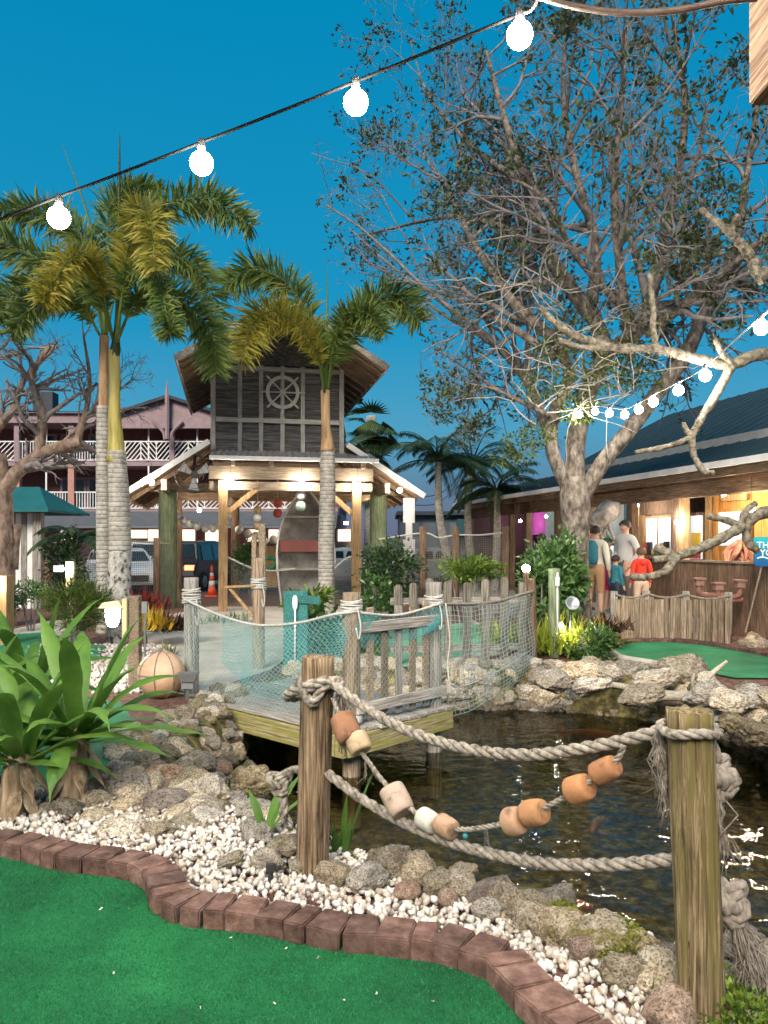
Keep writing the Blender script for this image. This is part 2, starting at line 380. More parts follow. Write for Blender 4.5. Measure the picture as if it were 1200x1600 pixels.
inside = np.minimum.reduce([SD[:-1, :-1], SD[1:, :-1], SD[1:, 1:], SD[:-1, 1:]]) < .05
V = np.stack([GX, GY, GZ], -1).reshape(-1, 3)
def sub(V, Fq):
    u, inv = np.unique(Fq, return_inverse=True); return V[u], inv.reshape(Fq.shape)
v_, f_ = sub(V, q[inside]); pond_bank = struct(np_mesh('pond_bank', v_, f_, POND_M, smooth=True))
v_, f_ = sub(V, q[~inside])
x0, x1, y0, y1, B = -7, 10, 1.5, 13, 600
ov = [(-B, -60, 0), (B, -60, 0), (B, y0, 0), (x1, y0, 0), (x0, y0, 0), (-B, y0, 0), (B, y1, 0), (x1, y1, 0), (x0, y1, 0), (-B, y1, 0), (-B, B, 0), (B, B, 0)]
of = [(0, 1, 2, 5), (5, 4, 8, 9), (3, 2, 6, 7), (9, 6, 11, 10)]
f_ = np.concatenate([f_, np.array(of) + len(v_)]); v_ = np.concatenate([v_, np.array(ov)])
ground = struct(np_mesh('ground', v_, f_, MULCH, smooth=False))

def sheet(name, pts, z, mat, thick=0.0):       # flat polygon at height z
    bm = bmesh.new(); vs = [bm.verts.new((p[0], p[1], z)) for p in pts]; f = bm.faces.new(vs)
    if f.normal.z < 0: f.normal_flip()
    bm.faces.ensure_lookup_table(); bm.normal_update()
    if bm.faces[0].normal.z < 0: bmesh.ops.reverse_faces(bm, faces=bm.faces[:])
    if thick:
        r = bmesh.ops.extrude_face_region(bm, geom=bm.faces[:])
        bmesh.ops.translate(bm, verts=[x for x in r['geom'] if isinstance(x, bmesh.types.BMVert)], vec=(0, 0, -thick))
        bmesh.ops.recalc_face_normals(bm, faces=bm.faces[:])
    bmesh.ops.triangulate(bm, faces=bm.faces[:])
    me = bpy.data.meshes.new(name); bm.to_mesh(me); bm.free(); me.materials.append(mat)
    return struct(link(name, me))
# water: clear brown water with a rippled mirror surface
m, n, l, b = mat_base('pond_water_surface'); n.remove(b)
fr = n.new('ShaderNodeFresnel'); fr.inputs['IOR'].default_value = 1.33
gl = n.new('ShaderNodeBsdfGlossy'); gl.inputs['Roughness'].default_value = .03
tr = n.new('ShaderNodeBsdfTransparent'); tr.inputs['Color'].default_value = (.74, .68, .44, 1)
bp = n.new('ShaderNodeBump'); bp.inputs['Strength'].default_value = .28; bp.inputs['Distance'].default_value = .05
vec = coords(n, l, (1, 1.5, 1)); a1 = tex(n, l, vec, 4, 3, .5, .5)
l.new(a1, bp.inputs['Height']); l.new(bp.outputs[0], gl.inputs['Normal']); l.new(bp.outputs[0], fr.inputs['Normal'])
mx = n.new('ShaderNodeMixShader'); l.new(fr.outputs[0], mx.inputs[0]); l.new(tr.outputs[0], mx.inputs[1]); l.new(gl.outputs[0], mx.inputs[2])
l.new(mx.outputs[0], n['Material Output'].inputs['Surface']); WATERM = m
cx_, cy_ = PA.mean(0)
sheet('pond_water', [(p[0] + (p[0] - cx_) * .0, p[1]) for p in POND], WATER_Z, WATERM)
fd = MB(); rd = random.Random(2)  # small pale flat shapes strewn just above the water
while len(fd.f) < 80:
    x, y = rd.uniform(-1.3, 4.2), rd.uniform(3.2, 9.2)
    if poly_sd(np.array([x]), np.array([y]), POND)[0] > -.35: continue
    r_ = rd.uniform(.003, .008); a_ = rd.uniform(0, 6); fd.add([(x + r_ * math.cos(a_ + k * 1.26) * (1.6 if k % 2 else 1), y + r_ * math.sin(a_ + k * 1.26), WATER_Z + .004) for k in range(5)], [(0, 1, 2, 3, 4)])
tag(fd.build('pond_specks', WHITE), 'small pale specks on the pond surface', 'flecks', kind='stuff')

# turf
def turfmat(name, a, b_, c_):
    m, n, l, b = mat_base(name); vec = coords(n, l, (1, 1, 1))
    big = tex(n, l, vec, 2.2, 8, .72); fine = tex(n, l, vec, 130, 4, .8)
    ad = n.new('ShaderNodeMath'); ad.operation = 'MULTIPLY_ADD'; l.new(fine, ad.inputs[0]); ad.inputs[1].default_value = .55
    mu = n.new('ShaderNodeMath'); mu.operation = 'MULTIPLY'; l.new(big, mu.inputs[0]); mu.inputs[1].default_value = .5; l.new(mu.outputs[0], ad.inputs[2])
    tcol = ramp(n, l, ad.outputs[0], [(.40, a), (.52, b_), (.64, c_)]); mottle = n.new('ShaderNodeMix'); mottle.data_type = 'RGBA'; mottle.blend_type = 'MULTIPLY'; mottle.inputs[0].default_value = 1.0  # broad random paler and darker patches multiplied over the turf colour
    l.new(tcol, mottle.inputs[6]); l.new(ramp(n, l, tex(n, l, vec, 1.1, 5, .6, .8), [(.34, (.55, .62, .6)), (.5, (.9, .92, .9)), (.68, (1.35, 1.15, 1.1))]), mottle.inputs[7]); l.new(mottle.outputs[2], b.inputs['Base Color'])
    b.inputs['Roughness'].default_value = .75; b.inputs['Specular IOR Level'].default_value = .2; b.inputs['Sheen Weight'].default_value = .05; b.inputs['Sheen Tint'].default_value = (.4, .9, .5, 1)
    bp = n.new('ShaderNodeBump'); bp.inputs['Strength'].default_value = 1.0; bp.inputs['Distance'].default_value = .012
    l.new(fine, bp.inputs['Height']); l.new(bp.outputs[0], b.inputs['Normal']); return m
TURF = turfmat('putting_turf', (.002, .045, .015), (.005, .125, .036), (.018, .22, .07))
KPX = [(-120, 1300), (-60, 1303), (10, 1307), (50, 1315), (95, 1326), (130, 1332), (165, 1336), (200, 1339), (225, 1345), (243, 1352), (254, 1362), (259, 1377), (267, 1392), (282, 1403), (310, 1409), (340, 1413), (375, 1415), (415, 1420), (465, 1430), (510, 1440), (555, 1446), (595, 1448), (625, 1451), (655, 1457), (685, 1459), (710, 1466), (735, 1473), (763, 1479), (790, 1493), (808, 1515), (833, 1540), (860, 1563), (883, 1582), (910, 1600), (945, 1640), (985, 1710)]
KERB = [G(x, y, .075) for x, y in KPX]; KERB = [Vector((p.x, p.y, 0)) for p in KERB]
kp = cr(KERB, 10)
turf_poly = [(p.x, p.y) for p in kp] + [(1.1, .6), (-4, .6), (-4, kp[0].y)]
sheet('putting_green', turf_poly, .006, TURF)
# short turf pile over the part of the green in view
nb_ = 190000; bx = rng.uniform(-2.6, 1.1, nb_); by = 1.75 + 2.5 * rng.random(nb_) ** 1.25; kk = poly_sd(bx, by, turf_poly) < -.075; bx, by = bx[kk], by[kk]; nb_ = len(bx)
ba = rng.uniform(0, 6.283, nb_); bh = rng.uniform(.005, .011, nb_); bw_ = rng.uniform(.0011, .0019, nb_); B0 = np.stack([bx, by, np.full(nb_, .006)], 1); sd_ = np.stack([np.cos(ba), np.sin(ba), np.zeros(nb_)], 1) * bw_[:, None]
tipv = B0 + np.stack([rng.normal(0, .004, nb_), rng.normal(0, .004, nb_) + .002, bh], 1)
PILE = leafmat('turf_pile_fibre', [(.2, (.004, .075, .028)), (.5, (.012, .16, .058)), (.8, (.022, .24, .08)), (.98, (.07, .30, .12))], .6, .25, .25)
tag(np_mesh('turf_pile', np.stack([B0 - sd_, B0 + sd_, tipv], 1).reshape(-1, 3), np.arange(nb_ * 3).reshape(-1, 3), PILE, None, 3), 'short artificial grass pile of the front putting green', 'turf', kind='stuff')
def copy_to(o, parent):
    c = o.copy(); C.objects.link(c); c.parent = parent; return c
def brick_mesh(L, D, H, seed, mat):
    rr = random.Random(seed); bm = bmesh.new(); bmesh.ops.create_cube(bm, size=1)
    for v in bm.verts:
        k = 1 + (.10 if v.co.y < 0 else -.06) * (1 if rr.random() < .7 else .4)
        v.co = Vector((v.co.x * L * k, v.co.y * D, v.co.z * H)) + Vector((rr.uniform(-.003, .003), rr.uniform(-.004, .004), rr.uniform(-.003, .003)))
    bmesh.ops.bevel(bm, geom=bm.edges[:], offset=.006, segments=2, affect='EDGES')
    me = bpy.data.meshes.new('brick'); bm.to_mesh(me); bm.free(); me.materials.append(mat)
    me.polygons.foreach_set('use_smooth', [False] * len(me.polygons)); return me
def lay_bricks(root, path, D, H, lens, gap, base=.0, mat=BRICK):
    var = {Lx: [brick_mesh(Lx, D, H, i * 7 + int(Lx * 100), mat) for i in range(3)] for Lx in lens}
    cum = [0.0]
    for a, b in zip(path, path[1:]): cum.append(cum[-1] + (b - a).length)
    def at(s):
        k = 0
        while k < len(cum) - 2 and cum[k + 1] < s: k += 1
        t = (s - cum[k]) / max(1e-9, cum[k + 1] - cum[k]); return path[k].lerp(path[k + 1], t)
    s = 0.0; i = 0
    while s < cum[-1] - .05:
        turn = (at(min(s + .14, cum[-1])) - at(s)).angle(at(s) - at(max(0, s - .14)), 0) if s > .15 else 0
        L = min(lens) if turn > .35 else random.choice(lens)
        a, b = at(s), at(min(s + L, cum[-1])); d = b - a
        o = link('brick', var[L][i % 3], root); o.matrix_parent_inverse = Matrix()
        o.location = (a + b) / 2 + Vector((0, 0, base + H / 2 + random.uniform(-.004, .003)))
        o.rotation_euler = (random.uniform(-.02, .02), random.uniform(-.02, .02), math.atan2(d.y, d.x) + random.uniform(-.03, .03))
        s += L + gap; i += 1
kerb = thing('brick_kerb', 'curving row of dark reddish-brown bricks edging the putting green in front', 'kerb')
# trim the path to what lies by the frame
lay_bricks(kerb, kp[8:], .17, .085, (.088, .125, .135), .007, .0)

# white pebbles as uncountable gravel
m, n, l, b = mat_base('white_pebble'); g = n.new('ShaderNodeNewGeometry'); vec = coords(n, l, (1, 1, 1))
pc_ = ramp(n, l, g.outputs['Random Per Island'], [(0, (.60, .57, .53)), (.45, (.53, .50, .46)), (.75, (.44, .39, .34)), (.86, (.40, .32, .25)), (.93, (.26, .22, .19)), (.97, (.66, .64, .62))]); px_ = n.new('ShaderNodeMix'); px_.data_type = 'RGBA'; px_.blend_type = 'MULTIPLY'; px_.inputs[0].default_value = 1
l.new(pc_, px_.inputs[6]); l.new(ramp(n, l, tex(n, l, vec, 16, 6, .7), [(.36, (.62, .55, .47)), (.52, (1, 1, 1))]), px_.inputs[7]); l.new(px_.outputs[2], b.inputs['Base Color']); b.inputs['Roughness'].default_value = .6
bp = n.new('ShaderNodeBump'); bp.inputs['Strength'].default_value = .35; bp.inputs['Distance'].default_value = .004; l.new(tex(n, l, vec, 60, 4), bp.inputs['Height']); l.new(bp.outputs[0], b.inputs['Normal']); PEB = m
bm = bmesh.new(); bmesh.ops.create_icosphere(bm, subdivisions=1, radius=1)
IV = np.array([v.co[:] for v in bm.verts]); IF = np.array([[v.index for v in f.verts] for f in bm.faces]); bm.free()
def pebbles(name, label, pts, smin, smax, mat, zs=None):
    n = len(pts); S = (smin + (smax - smin) * rng.random((n, 1, 1)) ** 1.6 * 1.25) * rng.uniform([[.8, .65, .45]], [[1.35, 1.0, .8]], (n, 3))[:, None, :]
    ang = rng.uniform(0, 2 * np.pi, (n, 3)); 
    V = IV[None] * S * rng.uniform(.74, 1.2, (n, len(IV), 1))
    for k, (a, b_) in enumerate(((0, 1), (1, 2), (0, 2))):
        sc_ = 1 if k == 0 else .35
        c, s = np.cos(ang[:, k] * sc_)[:, None], np.sin(ang[:, k] * sc_)[:, None]; A, Bv = V[..., a].copy(), V[..., b_].copy(); V[..., a], V[..., b_] = A * c - Bv * s, A * s + Bv * c
    V += np.asarray(pts)[:, None, :]
    Fq = (IF[None] + (np.arange(n) * len(IV))[:, None, None]).reshape(-1, 3)
    o = np_mesh(name, V.reshape(-1, 3), Fq, mat, None, 3, smooth=True)
    return tag(o, label, 'gravel', kind='stuff')
kxy = np.array([(p.x, p.y) for p in kp])
def near_kerb(X, Y):
    d = np.full(X.shape, 1e9)
    for a in kxy[::2]: d = np.minimum(d, np.hypot(X - a[0], Y - a[1]))
    return d
tp = np.array(turf_poly)
XX = rng.uniform(-3.4, 1.5, 60000); YY = rng.uniform(2.0, 5.6, 60000)
sd_t = poly_sd(XX, YY, turf_poly); sd_p = poly_sd(XX, YY, POND)
dens = np.where(YY > 4.9, .6, 1.0)
ok = (sd_t > .075) & (sd_t < .95) & (sd_p > .02) & (XX < 1.28) & (YY < 5.2)
XX, YY, ST, SP = XX[ok], YY[ok], sd_t[ok], sd_p[ok]
keep = rng.random(len(XX)) < np.clip(1.6 - ST * 1.3, .25, 1)
pp = np.stack([XX, YY, rng.uniform(.004, .045, len(XX))], 1)[keep][:6600]
pebbles('pebble_gravel', 'loose white pebbles spread between the brick kerb and the rocks', pp, .012, .024, PEB)
# paler shell gravel by the palms
a = rng.uniform(0, 1, (2600, 2)); gp = np.array([[*(G(40 + 230 * u, 1008 + 75 * v_)[:2]), .012] for u, v_ in a])
gp = gp[poly_sd(gp[:, 0], gp[:, 1], POND) > .2]
pebbles('shell_gravel', 'pale shell gravel under the two palm trunks', gp, .015, .035, PEB)
# paths and other greens
sheet('path', [G(*p)[:2] for p in ((272, 1075), (300, 1088), (420, 1048), (505, 992), (560, 968), (600, 962), (560, 948), (330, 948), (225, 968), (232, 1010))], .008, CONC)
TURF2 = turfmat('far_turf', (.006, .11, .045), (.012, .21, .085), (.05, .31, .14))
TURFP = turfmat('pale_turf', (.10, .30, .17), (.16, .42, .26), (.25, .52, .36))
gpx = [(1265, 1062), (1150, 1062), (1080, 1048), (1010, 1037), (972, 1030), (955, 1020), (962, 1010), (990, 1006), (1040, 1005), (1100, 1010), (1160, 1020), (1210, 1030), (1270, 1044)]
sheet('putting_green', [G(*p)[:2] for p in gpx], .02, TURF2)
root = thing('brick_kerb', 'low brick kerb around the small putting green below the plank fence', 'kerb')
lay_bricks(root, cr([G(*p) for p in [(957, 1014), (963, 1009), (990, 1005), (1040, 1004), (1100, 1009), (1160, 1019), (1215, 1030), (1275, 1044)]], 8), .18, .07, (.16, .2), .012, .0)
CB = thing('concrete_edging', 'pale concrete edging along the near side of the small putting green', 'edging')
mb = MB(); mb.tube([p + Vector((0, 0, .02)) for p in cr([G(*p) for p in [(955, 1021), (972, 1031), (1010, 1038), (1080, 1049)]], 6)], .055, 8); mb.build('edge', CONC, CB, True)
sheet('putting_green', [G(*p)[:2] for p in ((-60, 1035), (-60, 1000), (70, 990), (100, 1003), (165, 1012), (150, 1035), (60, 1045))], .03, TURF2)
sheet('path', [G(*p)[:2] for p in ((-90, 1000), (20, 986), (80, 972), (130, 972), (110, 1003), (70, 990.5), (-60, 1001))], .034, CONC)
sheet('putting_green', [G(*p)[:2] for p in ((-50, 1230), (-50, 1110), (80, 1085), (190, 1100), (210, 1130), (180, 1210), (90, 1235))], .012, TURF2)
sheet('putting_green', [G(*p)[:2] for p in ((560, 1035), (600, 985), (735, 975), (800, 1008), (720, 1035), (640, 1046))], .03, TURFP)
CB2 = thing('concrete_edging', 'pale concrete edging of the light green turf behind the picket fence', 'edging')
mb = MB(); mb.tube([p + Vector((0, 0, .03)) for p in cr([G(*p) for p in [(640, 1047), (720, 1036), (800, 1009), (735, 974)]], 6)], .06, 8); mb.build('edge', CONC, CB2, True)
ASPH = M('asphalt', [(.3, (.035, .035, .037)), (.7, (.065, .064, .064))], ns=6, rough=.85, bump=.4, bs=80)
sheet('road', [(-60, 24), (30, 26.5), (40, 39.5), (-60, 38.2)], .012, ASPH)

# ------------------------------------------------------------------ rocks along the pond
ROCKA = rockmat('coral_rock', [(.3, (.28, .21, .14)), (.5, (.50, .42, .32)), (.7, (.66, .60, .50))], (.22, .19, .05), .70)
ROCKB = rockmat('mossy_coral_rock', [(.3, (.16, .12, .075)), (.5, (.34, .28, .195)), (.7, (.49, .43, .34))], (.27, .225, .05), .60)
ROCKC = rockmat('smooth_brown_rock', [(.3, (.17, .10, .07)), (.5, (.33, .22, .16)), (.7, (.47, .38, .31))], (.22, .19, .05), .72)
def rock_mesh(seed, mat, rough=1.0, sub_=3):
    bm = bmesh.new(); bmesh.ops.create_icosphere(bm, subdivisions=sub_, radius=1); o = Vector((seed * 3.7, seed * 1.3, seed * 2.1))
    cuts = [(Vector((random.gauss(0, 1), random.gauss(0, 1), random.gauss(0, 1))).normalized(), random.uniform(.62, .85)) for _ in range(6)]
    for v in bm.verts:
        p = v.co.copy()
        for nrm, d in cuts:
            e = p.dot(nrm) - d
            if e > 0: p -= nrm * e * .8
        q_ = p * 1.4 + o
        k = .16 * mnoise.noise(q_) + rough * (.10 * mnoise.noise(q_ * 2.6) + .075 * abs(mnoise.noise(q_ * 5.5)) + .04 * mnoise.noise(q_ * 12))
        if rough > .6:
            f1 = mnoise.voronoi(q_ * 3.1)[0][0]; k -= .13 * rough * max(0, 1 - f1 / .33) ** 1.5; f2 = mnoise.voronoi(q_ * 7.5)[0][0]; k -= .045 * rough * max(0, 1 - f2 / .36)
        v.co = p * (1 + k)
    me = bpy.data.meshes.new('rock'); bm.to_mesh(me); bm.free(); me.materials.append(mat)
    me.polygons.foreach_set('use_smooth', [True] * len(me.polygons)); return me
RK = [rock_mesh(i, ROCKA, 1.3, 5) for i in range(5)] + [rock_mesh(10 + i, ROCKB, 1.5, 5) for i in range(4)] + [rock_mesh(20 + i, ROCKC, .35, 3) for i in range(2)]
def rock(p, s, kind=None, flat=.75):
    k = random.choice((0, 1, 2, 3, 4, 5, 6, 7, 8, 9)) if kind is None else kind
    o = link('rock', RK[k], pond_bank); o.matrix_parent_inverse = Matrix()
    o.location = p; o.scale = (s * random.uniform(.85, 1.25), s * random.uniform(.8, 1.1), s * flat * random.uniform(.85, 1.15))
    o.rotation_euler = (random.uniform(-.35, .35), random.uniform(-.35, .35), random.uniform(0, 6.3)); return o
def rock_px(px, py, wpx, z=0.05, kind=None, flat=.75):     # a rock centred on a photo pixel, wpx wide
    Y = (EYE - z) * F / (py - HZ); return rock(P(px, py, Y), wpx / 2 / F * Y, kind, flat)
# near left pile
for a in [(575, 800, 85), (520, 855, 100), (640, 830, 100), (720, 720, 70), (820, 830, 100), (890, 770, 90), (900, 860, 110), (600, 900, 120), (690, 960, 170), (700, 860, 80), (760, 940, 110), (920, 920, 90), (880, 985, 100), (800, 700, 60), (740, 770, 85), (520, 1010, 190), (690, 1060, 170), (410, 1065, 100), (520, 1090, 110), (400, 1130, 110), (290, 1105, 120), (510, 1190, 160), (650, 1190, 130), (630, 1130, 80), (790, 1160, 110), (895, 1165, 110), (990, 1190, 75), (1080, 1200, 100), (840, 1090, 120), (190, 1110, 90), (960, 1060, 120), (1060, 980, 150), (460, 950, 90), (560, 960, 90), (1160, 1270, 120), (980, 1250, 90), (1000, 820, 70), (960, 740, 60), (700, 680, 60), (650, 770, 60), (850, 910, 80), (960, 850, 90), (590, 1020, 100), (770, 1040, 110), (740, 1120, 90), (860, 1020, 90)]:
    x, y, wp = a[0] / 2.667, 850 + a[1] / 2.667, a[2] / 2.667 * 1.22
    wet = a[0] > 860 and a[1] > 820
    if x > 255 and y < 1170: y += 20; wp *= .7
    kd = {690: 9, 920: 10, 800: 9}.get(a[0]) if a[1] != 1190 else None
    rock_px(x, y + wp * .08, wp, .02 if not wet else -.22, kd if kd else (random.choice((5, 6, 7, 8, 0, 1)) if a[0] > 560 and a[1] < 1000 else random.choice((0, 1, 2, 3, 4, 5))))
# near bank behind the pebbles
for x, y, wp, kd in [(520, 1365, 50, 1), (575, 1375, 62, 0), (608, 1350, 70, 5), (650, 1358, 62, 3), (636, 1392, 40, 10), (690, 1380, 55, 5), (725, 1385, 50, 2), (765, 1400, 70, 9), (800, 1415, 70, 6), (830, 1420, 60, 0), (845, 1440, 70, 1), (760, 1420, 45, 4), (880, 1450, 75, 5), (930, 1470, 80, 6), (905, 1478, 55, 9), (975, 1515, 75, 7), (1030, 1520, 75, 3), (1000, 1485, 60, 6), (1050, 1500, 60, 9), (1045, 1580, 90, 9), (1150, 1490, 80, 6), (1190, 1500, 80, 5), (1130, 1530, 60, 7), (1240, 1520, 100, 6), (445, 1325, 55, 5), (400, 1300, 45, 5), (420, 1345, 50, 6), (360, 1345, 40, 5), (470, 1352, 40, 7), (700, 1402, 35, 10), (870, 1410, 60, 7), (960, 1450, 60, 7), (720, 1365, 40, 6)]:
    rock_px(x, y, wp * 1.12, .06, kd)
for k in range(420):
    x, y = random.uniform(-2.9, -.6), random.uniform(4.3, 7.1); d_ = float(poly_sd(np.array([x]), np.array([y]), POND)[0])
    if -.28 < d_ < .5 and random.random() < .42: rock((x, y, .02 if d_ > 0 else d_ * 1.3), random.uniform(.045, .12), random.choice((0, 1, 2, 3, 4, 5, 6)))
for k in range(520):
    x, y = random.uniform(-2.5, -.9), random.uniform(6.6, 8.6); d_ = float(poly_sd(np.array([x]), np.array([y]), POND)[0]); t = min(1, max(0, -d_ / .5))
    if -.42 < d_ < .3 and x < -1.2 + (7.6 - y) * .3 and random.random() < .4: rock((x, y, -.95 * (3 * t * t - 2 * t ** 3) + .01), random.uniform(.05, .105), random.choice((0, 1, 2, 3, 4, 5, 6)))
# far bank: three irregular courses from the water to the crest
far_line = [(3.95, 7.55), (3.7, 8.2), (3.3, 8.85), (2.95, 9.2), (2.4, 9.5), (1.8, 9.62), (1.2, 9.65), (.7, 9.62), (.2, 9.6), (-.4, 9.55), (-1.0, 9.25)]
fl = cr([Vector((x, y, 0)) for x, y in far_line], 8)
s = 0
for i in range(len(fl) - 1):
    for c, (dz, dy, smin, smax) in enumerate(((-.47, -.06, .10, .2), (-.30, .02, .12, .24), (-.12, .14, .12, .24), (.0, .32, .12, .24))):
        if random.random() < (.85 if c < 3 else .6):
            p = fl[i].lerp(fl[i + 1], random.random()); away = Vector((p.x - 1.2, p.y - 5.5, 0)).normalized()
            rock(p + away * (dy + random.uniform(-.05, .08)) + Vector((0, 0, dz + random.uniform(-.05, .05))), random.uniform(smin, smax) * .8, random.choice((0, 1, 2, 3, 4, 0, 1, 2, 5)) if c > 0 else random.choice((5, 6, 7, 8)))
# far right rocks and the pale slab
for x, y, wp, kd in [(1065, 1050, 90, 2), (1020, 1062, 70, 1), (1100, 1085, 60, 4), (1135, 1095, 60, 1), (1165, 1110, 65, 0), (1195, 1120, 70, 3), (1180, 1090, 60, 2), (1150, 1130, 55, 5), (1185, 1145, 60, 5), (1130, 1120, 45, 0), (1225, 1140, 80, 6), (950, 1052, 50, 2), (905, 1050, 55, 3), (1000, 1085, 60, 1), (1210, 1095, 50, 4), (865, 1065, 60, 0), (925, 1072, 60, 2)]:
    rock_px(x, y, wp, .08 if y < 1100 else -.1, kd, .6)
# left and right banks out of the main view
for x, y in ((4.7, 5.2), (4.6, 6.2), (4.5, 7.0), (4.3, 4.2), (3.6, 3.2), (2.8, 2.8), (2.1, 2.75), (1.75, 2.9)):
    rock((x, y, -.05), random.uniform(.16, .24))
# small rubble by the plank wall
for k in range(16):
    rock(G(random.uniform(1145, 1240), random.uniform(990, 1014)) + Vector((0, 0, .03)), random.uniform(.05, .14), random.choice((1, 2, 9, 9)))
# moss cushions between the near rocks
MOSS = leafmat('moss', [(.2, (.07, .09, .015)), (.6, (.19, .20, .03)), (.9, (.30, .30, .06))], .8, .2)
for x, y, wp in ((950, 1448, 120), (985, 1470, 90), (880, 1420, 60)):
    c = G(x, y, .1); r_ = wp / 2 / F * c.y; pt, d = ellip_scatter(1500, c - Vector((0, 0, .05)), r_, r_ * .7, .07, .8)
    k = pt[:, 2] > c.z - .06
    tag(leaves('moss', pt[k], d[k] + rng.normal(0, .5, d[k].shape), rng.normal(size=d[k].shape), .02, .012, MOSS, None), 'yellow-green moss cushion on the near pond rocks', 'moss', kind='stuff')
# ------------------------------------------------------------------ near posts, ropes and cork floats
def log_mesh(name, base, top, r0, r1, mat, parent=None, n=20, rag=.06, seed=0, crack=1.0):
    mb = MB(); base = Vector(base); top = Vector(top); K = 26; L = []
    for i in range(K + 1):
        t = i / K; p = base.lerp(top, t); r = lerp(r0, r1, t); row = []
        for k in range(n):
            a = 2 * math.pi * k / n; d = Vector((math.cos(a), math.sin(a), 0))
            g = 1 + rag * mnoise.noise(Vector((d.x * 2.2 + seed, d.y * 2.2, t * 1.3))) + rag * .7 * abs(mnoise.noise(Vector((d.x * 6 + seed, d.y * 6, t * .8)))) - rag * .3
            cn = mnoise.noise(Vector((math.cos(a) * 5 + seed * 3, math.sin(a) * 5, t * .55 + .25 * mnoise.noise(Vector((d.x, d.y, t * 6)))))); g -= rag * 1.1 * max(0, 1 - abs(cn) / .07) * crack
            z = .012 * mnoise.noise(Vector((d.x * 3, d.y * 3, seed))) if i == K else 0
            row.append(p + d * (r * g) + Vector((0, 0, z)))
        L.append(row)
    vs = [v for row in L for v in row]; fs = []
    for i in range(K):
        for k in range(n): fs.append((i * n + k, i * n + (k + 1) % n, (i + 1) * n + (k + 1) % n, (i + 1) * n + k))
    vs.append(top + Vector((0, 0, .006))); c = len(vs) - 1
    for k in range(n): fs.append((K * n + k, K * n + (k + 1) % n, c))
    mb.add(vs, fs); o = mb.build(name, mat, parent, True)
    for e in (): pass
    return o
PLA = P(486, 1372, 3.69); PLA.z = 0; PLT = P(497, 1026, 3.69)
PRA = P(1100, 1612, 2.56); PRA.z = 0; PRT = P(1077, 1110, 2.56)
o = log_mesh('mooring_post', PLA - Vector((0, 0, .15)), PLT, .078, .078, W_POST, None, 72, .07, 1, 1.2)
tag(o, 'brown wooden post standing in white pebbles with rope looped round its top', 'post', 'near rope posts')
o = log_mesh('mooring_post', PRA - Vector((0, 0, .15)), PRT, .079, .074, W_MOSSY, None, 84, .10, 5, 1.5)
tag(o, 'large split mossy wooden post with two frayed rope knots at its side', 'post', 'near rope posts')
def on_line(px, py, off=0.0):                  # pixel on the vertical plane through both near posts
    A, B_ = Vector((PLA.x, PLA.y)), Vector((PRA.x, PRA.y)); d = B_ - A; k = (px - 600) / F
    s = (k * A.y - A.x) / (d.x - k * d.y); Y = A.y + s * d.y + off
    return P(px, py, Y)
RR = .0235
# upper rope
up_px = [(512, 1062), (530, 1076), (560, 1098), (620, 1134), (690, 1160), (760, 1175), (830, 1179), (900, 1171), (970, 1158), (1020, 1145), (1052, 1139)]
mb = MB(); rope_mesh(mb, cr([on_line(*p) for p in up_px], 10), RR)
# loop round the left post
c = PLT; loop = []
for k in range(30):
    a = R(-60) - 2 * math.pi * 1.12 * k / 29; loop.append(Vector((c.x - .01 + .115 * math.cos(a) * (1.2 if math.cos(a) < 0 else 1), c.y + .112 * math.sin(a), c.z - .15 + .055 * math.sin(a * 1.0 + 2.4) - .012 * k / 29)))
rope_mesh(mb, loop, RR * 1.05)
rope_mesh(mb, cr([Vector((c.x - .09, c.y - .1, c.z - .09)), Vector((c.x - .02, c.y - .115, c.z - .2)), Vector((c.x + .03, c.y - .11, c.z - .13)), Vector((c.x + .1, c.y - .07, c.z - .10)), on_line(530, 1076)], 8), RR)
fray(mb, Vector((c.x + .115, c.y - .02, c.z - .14)), (.0, 0, -1), 40, .3, .0035, .045)
o = mb.build('rope', ROPE, None, True); tag(o, 'thick upper grey rope sagging between the two near posts', 'rope')
# the wrap and the tassel on the right post
mb = MB(); c = PRT; ring = []
for k in range(27):
    a = R(-175) + 2 * math.pi * k / 24; ring.append(Vector((c.x + .09 * math.cos(a), c.y + .09 * math.sin(a), c.z - .062 + .006 * math.sin(3 * a))))
rope_mesh(mb, ring, .017)
fray(mb, on_line(1030, 1142, -.03), (-.12, 0, -1), 34, .13, .0026, .12)
fray(mb, on_line(1032, 1160, -.03), (.06, 0, -1), 40, .27, .003, .03)
o = mb.build('rope', ROPE, None, True); tag(o, 'thinner rope lashed round the top of the mossy right post', 'rope')
# float line
fl_px = [(520, 1090), (528, 1112), (545, 1148), (572, 1185), (600, 1222), (640, 1262), (680, 1287), (720, 1296), (760, 1292), (800, 1283), (850, 1262), (900, 1236), (940, 1206), (965, 1185), (975, 1165)]
mb = MB(); FLINE = [on_line(x, y, -.02) for x, y in fl_px]; flc = cr(FLINE, 8); rope_mesh(mb, flc, .011)
fray(mb, on_line(572, 1185, -.02), (.1, 0, -1), 8, .07, .0015, .3); fray(mb, on_line(757, 1290, -.02), (.0, 0, -1), 4, .09, .0012, .15)
o = mb.build('float_line', ROPE, None, True); tag(o, 'thin cord carrying the cork floats between the near posts', 'cord')
